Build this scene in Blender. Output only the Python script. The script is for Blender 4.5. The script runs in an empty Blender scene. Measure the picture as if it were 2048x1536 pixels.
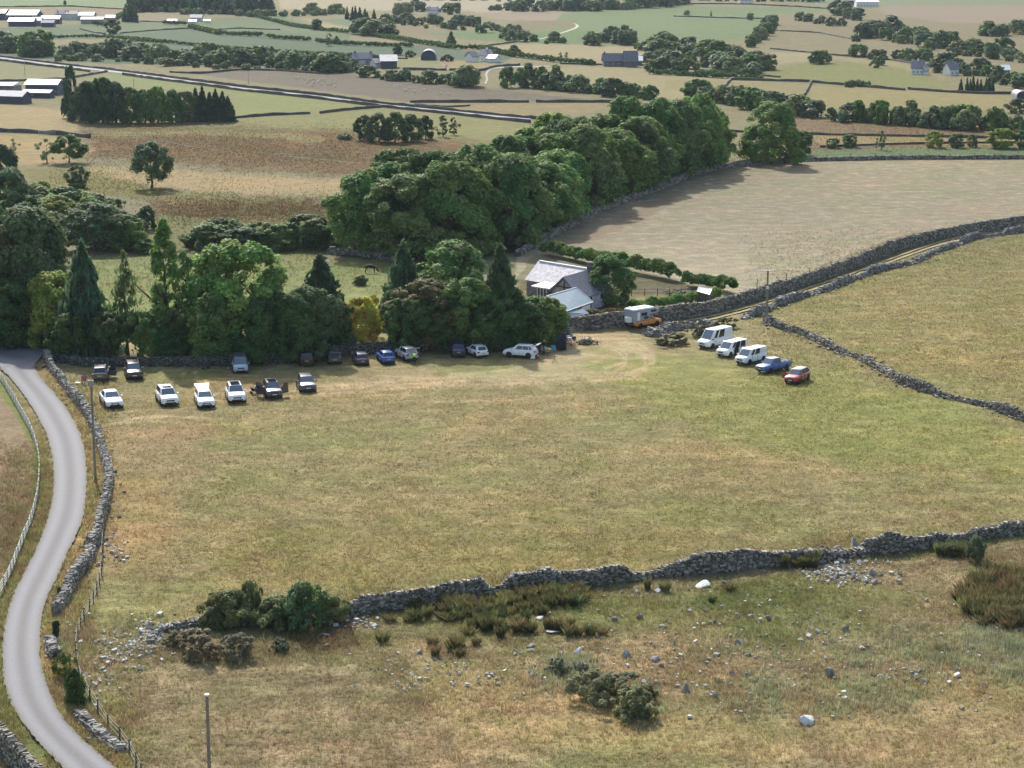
import bpy, bmesh, math, random
import numpy as np
from mathutils import Vector, Matrix
rng = np.random.default_rng(7)
R = math.radians
sc = bpy.context.scene
col = sc.collection

# ---------------------------------------------------------------- camera, light, exposure
CAM_H, PITCH, FPX = 55.5, R(12.5), 4141.0
cam_d = bpy.data.cameras.new('camera'); cam = bpy.data.objects.new('camera', cam_d); col.objects.link(cam)
cam.location = (0, 0, CAM_H); cam.rotation_euler = (R(90) - PITCH, 0, 0)
cam_d.sensor_width = 36.0; cam_d.sensor_fit = 'HORIZONTAL'; cam_d.lens = 36.0 * FPX / 2048
cam_d.clip_start = 1.0; cam_d.clip_end = 12000
sc.camera = cam
HAZE = 0.00004
SUN_EL, SHD = R(38.5), Vector((0.27, -0.963))
w = bpy.data.worlds.new('World'); sc.world = w; w.use_nodes = True
nt = w.node_tree; nt.nodes.clear()
sky = nt.nodes.new('ShaderNodeTexSky'); sky.sky_type = 'NISHITA'; sky.sun_disc = False
sky.sun_elevation = SUN_EL; sky.sun_rotation = math.atan2(-SHD.x, -SHD.y)
sky.air_density = 1.2; sky.dust_density = 3.0; sky.ozone_density = 1.0
bg = nt.nodes.new('ShaderNodeBackground'); bg.inputs[1].default_value = 0.125
wo = nt.nodes.new('ShaderNodeOutputWorld')
nt.links.new(sky.outputs[0], bg.inputs[0]); nt.links.new(bg.outputs[0], wo.inputs[0])
sun_d = bpy.data.lights.new('sun', 'SUN'); sun_d.energy = 3.0; sun_d.angle = R(1.2); sun_d.color = (1.0, 0.95, 0.87)
sun = bpy.data.objects.new('sun', sun_d); col.objects.link(sun); sun.location = (0, 0, 300)
sun.rotation_euler = Vector((SHD.x * math.cos(SUN_EL), SHD.y * math.cos(SUN_EL), -math.sin(SUN_EL))).to_track_quat('-Z', 'Y').to_euler()
sc.view_settings.view_transform = 'Standard'; sc.view_settings.look = 'None'
sc.view_settings.gamma = 1.0; sc.view_settings.exposure = 0.93
sc.render.engine = 'CYCLES'
sc.cycles.max_bounces = 6; sc.cycles.transparent_max_bounces = 8; sc.cycles.volume_bounces = 0
sc.cycles.use_denoising = True

# ---------------------------------------------------------------- helpers
def smooth(a, b, x):
    t = np.clip((x - a) / (b - a), 0, 1); return t * t * (3 - 2 * t)
def _h(ix, iy, seed):
    n = (ix.astype(np.int64) * 374761393 + iy.astype(np.int64) * 668265263 + seed * 974634777) & 0xffffffff
    n = ((n ^ (n >> 13)) * 1274126177) & 0xffffffff
    return ((n ^ (n >> 16)) & 0xffff) / 65535.0
def vnoise(x, y, seed=0):
    x = np.asarray(x, float); y = np.asarray(y, float)
    ix = np.floor(x); iy = np.floor(y); fx = x - ix; fy = y - iy
    fx = fx * fx * (3 - 2 * fx); fy = fy * fy * (3 - 2 * fy)
    a = _h(ix, iy, seed); b = _h(ix + 1, iy, seed); c = _h(ix, iy + 1, seed); d = _h(ix + 1, iy + 1, seed)
    return (a * (1 - fx) + b * fx) * (1 - fy) + (c * (1 - fx) + d * fx) * fy
def fbm(x, y, seed=0, o=3):
    s = 0; a = 0.5; t = 0
    for i in range(o):
        s = s + a * vnoise(x * 2 ** i, y * 2 ** i, seed + i); t += a; a *= .5
    return s / t
def hgt(x, y):
    x = np.asarray(x, float); y = np.asarray(y, float)
    e = smooth(330, 620, y) * 1.3 * (vnoise(x / 150 + 9, y / 170 + 3, 5) - .5) * 2
    e = e + smooth(650, 1000, y) * 0.8 * (vnoise(x / 60 + 9, y / 110 + 3, 15) - .5) * 2
    e = e + 44 * smooth(1650, 4000, y) * (.55 + .45 * vnoise(x / 700, y / 700, 8))
    return e
CP, SP = math.cos(PITCH), math.sin(PITCH)
def W(px, py, z=None):
    """point of the terrain (or of height z) seen at pixel px, py of the 2048x1536 photograph"""
    u = (px - 1024) / FPX; v = (768 - py) / FPX
    dx, dy, dz = u, CP + v * SP, -SP + v * CP
    zz = 0.0 if z is None else z
    for _ in range(12 if z is None else 1):
        t = (zz - CAM_H) / dz
        x, y = dx * t, dy * t
        if z is None: zz = float(hgt(x, y))
    return Vector((x, y, zz))
def px_of(x, y, z):
    d = y * CP + (CAM_H - z) * SP
    return 1024 + FPX * x / d, 768 + FPX * ((CAM_H - z) * CP - y * SP) / d
def scale_at(p):  # photo pixels per metre at a point
    return FPX / (p.y * CP + (CAM_H - p.z) * SP)
def s2l(c):
    return tuple(((v / 255) / 12.92 if v / 255 < .04045 else ((v / 255 + .055) / 1.055) ** 2.4) for v in c)

def tag(o, label=None, cat=None, group=None, kind=None):
    if label: o['label'] = label
    if cat: o['category'] = cat
    if group: o['group'] = group
    if kind: o['kind'] = kind
    return o
def empty(name, loc, rz=0.0, **k):
    o = bpy.data.objects.new(name, None); col.objects.link(o)
    o.location = loc; o.rotation_euler = (0, 0, rz); o.empty_display_size = .3
    return tag(o, **k)
def link(name, me, parent=None, loc=None, rot=None, scale=None):
    o = bpy.data.objects.new(name, me); col.objects.link(o)
    if parent: o.parent = parent
    if loc is not None: o.location = loc
    if rot is not None: o.rotation_euler = rot
    if scale is not None: o.scale = scale
    return o
def npmesh(name, verts, faces, mat, smoothf=False, vcol=None):
    """faces: (n,k) array of vertex indices"""
    verts = np.asarray(verts, np.float32); faces = np.asarray(faces, np.int32)
    me = bpy.data.meshes.new(name)
    n, k = faces.shape
    me.vertices.add(len(verts)); me.vertices.foreach_set('co', verts.ravel())
    me.loops.add(n * k); me.loops.foreach_set('vertex_index', faces.ravel())
    me.polygons.add(n); me.polygons.foreach_set('loop_start', np.arange(0, n * k, k, dtype=np.int32))
    me.polygons.foreach_set('loop_total', np.full(n, k, np.int32))
    me.polygons.foreach_set('use_smooth', np.full(n, smoothf, bool))
    me.update(calc_edges=True)
    if vcol is not None:
        a = me.color_attributes.new('Col', 'FLOAT_COLOR', 'POINT')
        a.data.foreach_set('color', np.asarray(vcol, np.float32).ravel())
    me.materials.append(mat)
    return me
class MB:
    """collects shapes, builds one mesh"""
    def __init__(s): s.v = []; s.f = []
    def add(s, vs, fs):
        n = len(s.v); s.v += [tuple(v) for v in vs]; s.f += [tuple(i + n for i in f) for f in fs]; return s
    def hexa(s, c):  # 8 corners: bottom 0-3 ccw, top 4-7
        return s.add(c, [(3, 2, 1, 0), (4, 5, 6, 7), (0, 1, 5, 4), (1, 2, 6, 5), (2, 3, 7, 6), (3, 0, 4, 7)])
    def box(s, x0, x1, y0, y1, z0, z1, M=None):
        c = [Vector(p) for p in ((x0, y0, z0), (x1, y0, z0), (x1, y1, z0), (x0, y1, z0), (x0, y0, z1), (x1, y0, z1), (x1, y1, z1), (x0, y1, z1))]
        if M: c = [M @ p for p in c]
        return s.hexa(c)
    def tube(s, a, b, r0, r1=None, n=8):
        r1 = r0 if r1 is None else r1
        a = Vector(a); b = Vector(b); d = (b - a).normalized()
        t = d.orthogonal().normalized(); q = d.cross(t)
        vs = []
        for p, r in ((a, r0), (b, r1)):
            for i in range(n):
                an = 2 * math.pi * i / n; vs.append(p + (t * math.cos(an) + q * math.sin(an)) * r)
        fs = [(i, (i + 1) % n, n + (i + 1) % n, n + i) for i in range(n)] + [tuple(range(n - 1, -1, -1)), tuple(range(n, 2 * n))]
        return s.add(vs, fs)
    def slab(s, q, th, up=None):
        """quad q (4 points) given thickness th along its normal (downwards)"""
        q = [Vector(p) for p in q]
        nrm = (q[1] - q[0]).cross(q[3] - q[0]).normalized()
        if nrm.z < 0: nrm = -nrm; q = [q[0], q[3], q[2], q[1]]
        return s.hexa([p - nrm * th for p in q] + q)
    def build(s, name, mat, parent=None, sm=False, bevel=0, sharp=None):
        me = bpy.data.meshes.new(name); me.from_pydata(s.v, [], s.f)
        if bevel:
            bm = bmesh.new(); bm.from_mesh(me)
            bmesh.ops.bevel(bm, geom=bm.edges[:], offset=bevel, segments=2, affect='EDGES', profile=.6)
            bm.to_mesh(me); bm.free()
        me.materials.append(mat)
        if sm: me.shade_smooth()
        if sharp: me.set_sharp_from_angle(angle=R(sharp))
        return link(name, me, parent)

# ---------------------------------------------------------------- materials
def nodes(name):
    m = bpy.data.materials.new(name); m.use_nodes = True; n = m.node_tree
    return m, n, n.nodes['Principled BSDF'], n.nodes, n.links
def mat(name, c, rough=.6, metal=0.0, spec=.5, coat=0.0, noise=0.0, nscale=3.0, bump=0.0, lin=False):
    m, n, b, N, L = nodes(name)
    c = tuple(c) if lin else s2l(c)
    b.inputs['Base Color'].default_value = (*c, 1); b.inputs['Roughness'].default_value = rough
    b.inputs['Metallic'].default_value = metal; b.inputs['Specular IOR Level'].default_value = spec
    if coat: b.inputs['Coat Weight'].default_value = coat; b.inputs['Coat Roughness'].default_value = .08
    if noise or bump:
        tc = N.new('ShaderNodeNewGeometry'); nz = N.new('ShaderNodeTexNoise'); nz.inputs['Scale'].default_value = nscale
        nz.inputs['Detail'].default_value = 6; L.new(tc.outputs['Position'], nz.inputs['Vector'])
        if noise:
            mp = N.new('ShaderNodeMapRange'); mp.inputs[1].default_value = .3; mp.inputs[2].default_value = .7
            mp.inputs[3].default_value = 1 - noise; mp.inputs[4].default_value = 1 + noise
            L.new(nz.outputs[0], mp.inputs[0])
            vm = N.new('ShaderNodeVectorMath'); vm.operation = 'SCALE'; vm.inputs[0].default_value = c
            L.new(mp.outputs[0], vm.inputs['Scale']); L.new(vm.outputs[0], b.inputs['Base Color'])
        if bump:
            bp = N.new('ShaderNodeBump'); bp.inputs['Strength'].default_value = bump; bp.inputs['Distance'].default_value = .1
            L.new(nz.outputs[0], bp.inputs['Height']); L.new(bp.outputs[0], b.inputs['Normal'])
    return m

def leaf_mat(name, sat=1.0, trans=.38, c=None, vcol=False):
    """foliage: colour of the object (its own tint) times clumpy natural variation"""
    m, n, b, N, L = nodes(name)
    oi = N.new('ShaderNodeObjectInfo'); g = N.new('ShaderNodeNewGeometry')
    n1 = N.new('ShaderNodeTexNoise'); n1.inputs['Scale'].default_value = .55; n1.inputs['Detail'].default_value = 3
    L.new(g.outputs['Position'], n1.inputs['Vector'])
    mp = N.new('ShaderNodeMapRange'); mp.inputs[1].default_value = .3; mp.inputs[2].default_value = .7
    mp.inputs[3].default_value = .72; mp.inputs[4].default_value = 1.32; L.new(n1.outputs[0], mp.inputs[0])
    mr = N.new('ShaderNodeMapRange'); mr.inputs[3].default_value = .65; mr.inputs[4].default_value = 1.35
    L.new(g.outputs['Random Per Island'], mr.inputs[0])
    mm = N.new('ShaderNodeMath'); mm.operation = 'MULTIPLY'; L.new(mp.outputs[0], mm.inputs[0]); L.new(mr.outputs[0], mm.inputs[1])
    vm = N.new('ShaderNodeVectorMath'); vm.operation = 'SCALE'
    if c: vm.inputs[0].default_value = c
    elif vcol:
        va = N.new('ShaderNodeVertexColor'); va.layer_name = 'Col'; L.new(va.outputs[0], vm.inputs[0])
    else: L.new(oi.outputs['Color'], vm.inputs[0])
    L.new(mm.outputs[0], vm.inputs['Scale'])
    n2 = N.new('ShaderNodeTexNoise'); n2.inputs['Scale'].default_value = .25; L.new(g.outputs['Position'], n2.inputs['Vector'])
    hs = N.new('ShaderNodeHueSaturation'); mh = N.new('ShaderNodeMapRange'); mh.inputs[3].default_value = .47; mh.inputs[4].default_value = .53
    mh.inputs[1].default_value = .35; mh.inputs[2].default_value = .65
    L.new(n2.outputs[0], mh.inputs[0]); L.new(mh.outputs[0], hs.inputs['Hue']); L.new(vm.outputs[0], hs.inputs['Color'])
    L.new(hs.outputs[0], b.inputs['Base Color'])
    b.inputs['Roughness'].default_value = .6; b.inputs['Specular IOR Level'].default_value = .15
    tr = N.new('ShaderNodeBsdfTranslucent'); L.new(hs.outputs[0], tr.inputs[0])
    mx = N.new('ShaderNodeMixShader'); mx.inputs[0].default_value = trans
    L.new(b.outputs[0], mx.inputs[1]); L.new(tr.outputs[0], mx.inputs[2]); L.new(mx.outputs[0], N['Material Output'].inputs[0])
    return m
M_LEAF = leaf_mat('leaf_green')
M_BARK = mat('bark', (92, 82, 72), .9, noise=.35, nscale=4)

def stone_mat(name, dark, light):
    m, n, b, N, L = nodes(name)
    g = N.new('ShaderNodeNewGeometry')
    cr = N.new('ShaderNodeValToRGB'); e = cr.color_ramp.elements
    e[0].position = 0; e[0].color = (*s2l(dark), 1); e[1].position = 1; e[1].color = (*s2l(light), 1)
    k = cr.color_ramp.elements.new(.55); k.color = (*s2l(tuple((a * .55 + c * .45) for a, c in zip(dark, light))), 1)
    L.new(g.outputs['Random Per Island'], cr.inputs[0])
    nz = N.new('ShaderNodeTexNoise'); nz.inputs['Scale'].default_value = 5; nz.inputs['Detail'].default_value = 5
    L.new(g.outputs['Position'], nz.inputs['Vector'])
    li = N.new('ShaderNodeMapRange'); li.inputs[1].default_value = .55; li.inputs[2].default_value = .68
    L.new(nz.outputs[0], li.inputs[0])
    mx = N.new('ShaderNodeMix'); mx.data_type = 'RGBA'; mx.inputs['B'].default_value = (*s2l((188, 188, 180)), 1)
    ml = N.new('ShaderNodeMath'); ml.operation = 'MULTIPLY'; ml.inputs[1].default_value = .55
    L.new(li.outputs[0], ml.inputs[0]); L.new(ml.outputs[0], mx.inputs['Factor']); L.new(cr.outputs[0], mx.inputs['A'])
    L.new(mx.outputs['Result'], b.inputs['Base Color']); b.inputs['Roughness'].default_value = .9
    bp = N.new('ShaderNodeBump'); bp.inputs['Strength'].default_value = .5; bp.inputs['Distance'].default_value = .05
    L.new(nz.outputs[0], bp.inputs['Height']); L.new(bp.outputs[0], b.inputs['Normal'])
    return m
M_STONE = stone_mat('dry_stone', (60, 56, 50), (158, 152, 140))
M_STONE_PALE = stone_mat('dry_stone_pale', (80, 76, 70), (166, 162, 152))
M_ROCK = stone_mat('boulder_stone', (100, 96, 92), (138, 134, 130))
M_SCREE = stone_mat('scree_stone', (120, 117, 112), (198, 196, 190))
def catmull(pts, k=8):
    out = []
    for i in range(len(pts) - 1):
        p0 = pts[max(i - 1, 0)]; p1 = pts[i]; p2 = pts[i + 1]; p3 = pts[min(i + 2, len(pts) - 1)]
        for j in range(k):
            t = j / k
            out.append(tuple(.5 * (2 * b + (c - a) * t + (2 * a - 5 * b + 4 * c - d) * t * t + (3 * b - a - 3 * c + d) * t ** 3) for a, b, c, d in zip(p0, p1, p2, p3)))
    out.append(tuple(pts[-1])); return out

# ---------------------------------------------------------------- ground colours: what grows on each field
KALB = 0.56   # display value -> albedo
def alb(c, k=KALB):
    return np.array([v * k for v in s2l(c)])
# (colour, edge softness in photo pixels, contrast, outline in photo pixels)
F = [
 ((152,146,112), 6, .6, [(-900,-60),(3000,-60),(3000,330),(-900,330)]),
 # far top left
 ((136,158,112), 1.5, .3, [(-400,-20),(256,-20),(256,16),(-400,14)]),
 ((160,146,124), 1.5, .4, [(-300,16),(60,18),(250,20),(238,32),(80,33),(-300,30)]),
 ((190,180,150), 2, .4, [(555,-20),(960,-20),(960,16),(700,22),(560,18)]),
 ((158,148,118), 1.5, .3, [(280,23),(365,22),(362,42),(280,44)]),
 ((112,130,92), 2, .4, [(30,56),(200,46),(350,40),(560,31),(640,58),(700,66),(700,80),(560,62),(380,56),(250,68),(100,56)]),
 ((98,120,88), 1.5, .35, [(-60,56),(100,55),(250,66),(380,56),(560,60),(700,80),(860,92),(1030,113),(1000,128),(680,122),(480,132),(250,130),(-60,108)]),
 ((152,146,110), 2, .4, [(100,79),(240,77),(200,93),(110,93)]),
 ((86,110,80), 1.5, .3, [(380,57),(640,83),(700,84),(860,92),(1030,114),(1000,124),(780,112),(700,108),(500,97),(340,83),(260,70)]),
 ((94,114,84), 1.5, .3, [(180,95),(260,83),(330,90),(440,100),(640,118),(600,128),(380,118),(250,112),(180,106)]),
 ((120,138,100), 2, .4, [(640,40),(700,36),(780,50),(780,70),(700,66)]),
 ((185,170,130), 3, .4, [(600,34),(720,60),(700,62),(640,56)]),
 ((170,156,116), 2, .4, [(240,127),(440,136),(430,140),(250,131)]),
 ((150,150,110), 1.5, .35, [(-300,112),(0,117),(210,141),(130,158),(-300,162)]),
 ((142,152,98), 1.5, .4, [(160,158),(230,145),(390,165),(560,182),(640,196),(500,190),(330,176),(200,176)]),
 ((124,116,100), 1.5, .5, [(370,146),(480,139),(700,149),(1240,205),(1200,203),(830,206),(700,188),(520,166)]),
 ((146,154,98), 2, .5, [(465,170),(640,196),(760,213),(620,226),(465,236)]),
 ((184,168,128), 3, .5, [(-300,195),(0,205),(145,222),(160,265),(0,259),(-300,255)]),
 # far top middle
 ((190,182,155), 2, .4, [(680,-20),(1060,-20),(1130,15),(1000,30),(930,22),(680,20)]),
 ((168,155,132), 2, .4, [(930,26),(1160,20),(1140,42),(1010,40)]),
 ((124,144,98), 1.5, .5, [(1125,26),(1380,12),(1660,16),(1670,22),(1560,30),(1530,60),(1510,80),(1300,82),(1060,80),(940,80),(860,62),(1100,55)]),
 ((148,138,108), 3, .7, [(785,50),(920,65),(900,80),(790,74)]),
 ((140,132,100), 2, .6, [(1030,41),(1150,41),(1156,50),(1060,62),(1000,60)]),
 ((112,138,88), 1.5, .4, [(840,66),(1160,64),(1300,90),(1060,87),(940,80)]),
 ((180,168,132), 1.5, .35, [(1060,87),(1180,90),(1380,100),(1380,110),(1260,122),(1150,127),(1030,111),(960,93)]),
 ((150,150,108), 1.5, .35, [(700,118),(820,112),(1000,128),(990,141),(700,140)]),
 ((176,158,118), 1.5, .35, [(880,120),(992,128),(975,139),(885,138)]),
 ((176,166,128), 1.5, .35, [(1060,134),(1290,131),(1460,146),(1530,158),(1470,200),(1300,196),(1140,160)]),
 # far right
 ((150,142,110), 3, .6, [(1560,28),(2300,28),(2300,130),(1880,120),(1700,112),(1570,100),(1530,70)]),
 ((166,152,132), 2, .35, [(1740,12),(2300,8),(2300,48),(1900,46),(1780,30)]),
 ((138,152,116), 2, .35, [(1560,-20),(2300,-20),(2300,6),(1700,10),(1560,4)]),
 ((142,146,92), 1.5, .5, [(1530,155),(1550,135),(1600,126),(1700,125),(1800,138),(1900,168),(1880,180),(1620,166)]),
 ((176,166,130), 2, .35, [(1540,106),(1625,105),(1630,122),(1550,128)]),
 ((168,160,118), 2, .35, [(1640,112),(1760,118),(1850,136),(1900,160),(1800,136),(1700,123)]),
 ((166,156,114), 1.5, .35, [(1330,160),(1465,160),(1452,180),(1330,180)]),
 ((162,152,112), 1.5, .35, [(1465,163),(1620,168),(1607,196),(1500,200),(1450,180)]),
 ((167,157,112), 2, .4, [(1625,170),(1930,186),(2300,195),(2300,245),(1900,215),(1640,220),(1607,196)]),
 # middle distance
 ((142,122,92), 4, .8, [(1560,232),(1800,250),(2300,262),(2300,296),(1860,296),(1620,300),(1500,290)]),
 ((172,154,112), 3, .5, [(1620,268),(1900,274),(2300,282),(2300,290),(1900,288),(1640,292)]),
 ((150,150,100), 4, .6, [(690,212),(1060,244),(1060,300),(700,300),(460,250),(465,238)]),
 ((165,150,112), 3, .6, [(850,208),(1240,206),(1240,215),(1060,238),(880,218)]),
 ((126,102,60), 12, 1.4, [(160,262),(300,250),(700,262),(1000,290),(1000,345),(700,345),(420,312),(200,300)]),
 ((148,144,96), 6, .7, [(190,262),(420,258),(650,275),(640,285),(420,268),(230,276)]),
 ((134,108,66), 12, 1.4, [(180,290),(500,306),(720,332),(720,352),(500,340),(300,322),(60,310)]),
 ((186,166,118), 8, .6, [(-300,265),(140,272),(190,300),(120,330),(-300,330)]),
 ((192,170,122), 7, .5, [(160,332),(330,338),(500,350),(720,362),(720,392),(500,388),(330,378),(180,364)]),
 ((140,136,72), 8, .8, [(40,335),(200,345),(330,380),(460,392),(720,398),(720,412),(400,408),(230,392),(60,372)]),
 ((124,102,56), 12, 1.4, [(300,402),(500,400),(720,402),(720,444),(560,448),(400,440),(300,425)]),
 ((128,128,70), 7, .8, [(240,425),(420,440),(700,440),(700,500),(560,520),(330,500),(240,470)]),
 ((138,146,84), 6, .8, [(150,515),(350,505),(620,515),(790,525),(780,640),(760,700),(560,690),(200,690),(120,600)]),
 ((168,158,108), 8, .5, [(-100,640),(120,640),(420,668),(620,670),(800,660),(800,700),(400,700),(-100,700)]),
 ((150,150,100), 6, .5, [(700,585),(800,590),(790,620),(720,640)]),
 # woodland floor
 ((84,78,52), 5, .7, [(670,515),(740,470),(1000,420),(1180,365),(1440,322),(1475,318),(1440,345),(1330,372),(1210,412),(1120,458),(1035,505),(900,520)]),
 # pale mown hill field
 ((184,174,144), 2, .8, [(1030,560),(1035,512),(1120,464),(1205,421),(1320,378),(1400,346),(1480,333),(1600,323),(1800,319),(2300,318),(2300,420),(2048,445),(1890,455),(1800,470),(1620,540),(1500,588),(1440,588),(1340,555),(1250,532),(1100,505),(1060,520)]),
 ((174,156,126), 10, .45, [(1060,520),(1160,470),(1260,425),(1340,385),(1360,392),(1280,440),(1180,490),(1090,520)]),
 ((112,134,88), 3, .35, [(1560,318),(1620,303),(1760,296),(2300,293),(2300,317),(1800,316),(1600,321)]),
 ((128,118,88), 5, .7, [(1540,296),(1640,292),(1760,290),(1760,297),(1620,303),(1560,318),(1480,330)]),
 # garden and cottage
 ((140,150,84), 3, .4, [(1235,590),(1300,580),(1360,590),(1300,608),(1260,615),(1235,610)]),
 ((110,104,72), 5, .8, [(1185,540),(1350,560),(1440,580),(1430,600),(1250,645),(1180,640),(1060,600),(1030,560)]),
 ((150,140,88), 4, .4, [(1240,595),(1330,590),(1320,602),(1260,610)]),
 # track between the walls
 ((158,148,100), 4, .5, [(1300,650),(1448,618),(1624,566),(1800,499),(1946,466),(2300,440),(2300,455),(2048,462),(1850,510),(1650,580),(1490,640),(1400,652)]),
 # near field
 ((158,147,100), 5, 1.0, [(60,700),(420,716),(800,690),(1130,655),(1300,655),(1500,640),(1530,645),(1690,705),(1800,765),(2048,838),(2300,900),(2300,1040),(1700,1110),(1300,1155),(700,1235),(250,1260),(120,1250),(220,1000),(190,860)]),
 ((156,146,94), 4, 1.0, [(1486,640),(1553,612),(1756,542),(1860,510),(2048,462),(2300,450),(2300,900),(2048,838),(1800,765),(1690,705),(1560,650)]),
 ((184,166,126), 16, .6, [(1100,668),(1230,672),(1300,690),(1310,730),(1240,752),(1120,760),(900,762),(640,782),(620,768),(800,752),(1000,742),(1090,720)]),
 ((148,148,84), 30, .9, [(1180,700),(1700,740),(2048,860),(2048,960),(1500,900),(1250,780)]),
 ((158,140,100), 30, .8, [(220,860),(420,830),(420,960),(300,1080),(200,1100)]),
 ((168,146,98), 22, .8, [(215,950),(330,960),(330,1090),(220,1120)]),
 ((152,142,90), 40, .9, [(450,1060),(1100,1000),(1500,1040),(1300,1130),(700,1190),(450,1150)]),
 # rough pasture in front
 ((160,146,108), 5, 1.2, [(120,1250),(250,1262),(700,1240),(1300,1160),(1700,1116),(2300,1045),(2300,2200),(200,2200),(150,1400),(140,1300)]),
 ((178,160,114), 30, 1.0, [(800,1300),(1100,1350),(1350,1420),(1700,1480),(1500,1536),(900,1500)]),
 ((174,154,110), 25, .9, [(1550,1380),(2048,1320),(2048,1536),(1700,1536)]),
 ((138,136,84), 25, 1.0, [(720,1230),(1200,1190),(1700,1150),(1900,1200),(1500,1260),(1000,1260)]),
 ((132,134,82), 22, 1.0, [(1350,1190),(1560,1150),(1800,1250),(1500,1300)]),
 ((124,106,78), 6, 1.0, [(560,1240),(700,1235),(720,1290),(620,1310),(540,1280)]),
 # left of the lane
 ((150,132,102), 5, .8, [(-700,760),(0,770),(60,880),(78,940),(60,1045),(0,1180),(-700,1400)]),
 ((128,108,84), 14, .7, [(-700,960),(60,1000),(40,1080),(0,1150),(-700,1400)]),
 ((122,132,68), 4, .7, [(-60,745),(2,752),(34,810),(62,862),(79,915),(82,960),(76,1000),(64,1048),(38,1110),(0,1190),(-80,1300),(-80,1185),(0,1175),(30,1105),(58,1040),(69,990),(72,950),(68,912),(54,872),(24,820),(-20,765)]),
 ((140,130,84), 4, 1.0, [(0,740),(50,796),(96,880),(108,958),(94,1043),(70,1100),(34,1177),(5,1282),(6,1341),(57,1463),(114,1526),(160,1600),(-300,1900),(-300,1200),(0,1190),(40,1108),(64,1048),(82,960),(62,862),(2,756)]),
 ((126,128,76), 6, 1.0, [(-300,1200),(0,1190),(20,1180),(4,1282),(6,1341),(57,1463),(114,1526),(40,1500),(-60,1430),(-300,1400)]),
 ((162,144,96), 4, 1.0, [(70,700),(98,712),(126,761),(175,824),(202,892),(219,952),(210,1013),(197,1073),(184,1111),(142,1168),(113,1225),(99,1296),(150,1420),(204,1477),(290,1560),(235,1540),(119,1426),(81,1316),(81,1259),(137,1110),(174,958),(164,879),(118,799),(68,735)]),
]

def ellipse(cx, cy, a, b, t0, t1, n=22):
    return [(cx + a * math.cos(R(t0 + (t1 - t0) * i / n)), cy + b * math.sin(R(t0 + (t1 - t0) * i / n))) for i in range(n + 1)]
MARKS = [ellipse(1215,720,92,32,-75,95), ellipse(1222,722,78,24,-70,100), ellipse(1200,716,104,42,-40,80), ellipse(1170,712,84,26,-60,60), ellipse(1250,722,40,34,-80,80), ellipse(1180,722,70,30,-50,70),
         [(1150,762),(1000,768),(860,772),(700,784),(560,790),(430,800)], [(1150,756),(1000,760),(860,764),(700,775),(560,782)], [(1120,748),(980,752),(820,758),(660,772),(520,778)],
         [(1240,755),(1150,763),(1080,764),(900,768)], [(1180,690),(1130,705),(1060,730),(960,745),(860,752)], [(430,788),(560,774),(680,770),(800,772)],
         [(1110,672),(1200,668),(1290,668),(1330,660)], [(1120,680),(1200,676),(1300,676)], [(250,838),(330,832),(420,836)], [(230,846),(300,842),(360,845)]]
STROKES = [(m_, 2.4, (206,190,152), .95) for m_ in MARKS] + [(m_, 6, (186,168,124), .6) for m_ in MARKS]
def ground_colour(x, y, z):
    px, py = px_of(x, y, z)
    C = np.tile(alb((150,145,108)), (len(x), 1)); A = np.full(len(x), .6)
    jx = (fbm(x / 2.2, y / 4.0, 31, 2) - .5); jy = (fbm(x / 2.2 + 50, y / 4.0, 37, 2) - .5)
    for c, soft, con, poly in F:
        P = np.array(poly, float); m = soft * 2 + 6
        sel = np.where((px > P[:, 0].min() - m) & (px < P[:, 0].max() + m) & (py > P[:, 1].min() - m) & (py < P[:, 1].max() + m))[0]
        if not len(sel): continue
        qx = px[sel] + jx[sel] * soft * 3.0; qy = py[sel] + jy[sel] * soft * 1.6
        d2 = np.full(len(sel), 1e9); ins = np.zeros(len(sel), bool)
        for i in range(len(P)):
            ax, ay = P[i]; bx, by = P[(i + 1) % len(P)]
            ex, ey = bx - ax, by - ay; L2 = ex * ex + ey * ey + 1e-9
            t = np.clip(((qx - ax) * ex + (qy - ay) * ey) / L2, 0, 1)
            d2 = np.minimum(d2, (qx - ax - t * ex) ** 2 + (qy - ay - t * ey) ** 2)
            cr = ((ay > qy) != (by > qy)) & (qx < (bx - ax) * (qy - ay) / (by - ay + 1e-12) + ax)
            ins ^= cr
        sd = np.sqrt(d2) * np.where(ins, 1, -1)
        a = np.clip(sd / soft * .5 + .5, 0, 1); a = a * a * (3 - 2 * a)
        C[sel] = C[sel] * (1 - a[:, None]) + alb(c) * a[:, None]; A[sel] = A[sel] * (1 - a) + con * a
    for pts, wd, c, op in STROKES:
        P = np.array(catmull(pts, 3), float)
        sel = np.where((px > P[:, 0].min() - 12) & (px < P[:, 0].max() + 12) & (py > P[:, 1].min() - 8) & (py < P[:, 1].max() + 8))[0]
        if not len(sel): continue
        qx = px[sel]; qy = py[sel]; d2 = np.full(len(sel), 1e9)
        for i in range(len(P) - 1):
            ax, ay = P[i]; bx, by = P[i + 1]; ex, ey = bx - ax, by - ay
            t = np.clip(((qx - ax) * ex + (qy - ay) * ey) / (ex * ex + ey * ey + 1e-9), 0, 1)
            d2 = np.minimum(d2, ((qx - ax - t * ex) * .6) ** 2 + (qy - ay - t * ey) ** 2)
        a = np.clip(1 - np.sqrt(d2) / wd, 0, 1) * op * smooth(.15, .5, fbm(x[sel] / 1.5, y[sel] / 3, 77, 2))
        C[sel] = C[sel] * (1 - a[:, None]) + alb(c) * a[:, None]
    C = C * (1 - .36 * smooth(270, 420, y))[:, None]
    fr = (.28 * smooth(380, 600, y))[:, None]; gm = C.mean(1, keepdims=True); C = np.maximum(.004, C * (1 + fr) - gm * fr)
    return C, A

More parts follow.
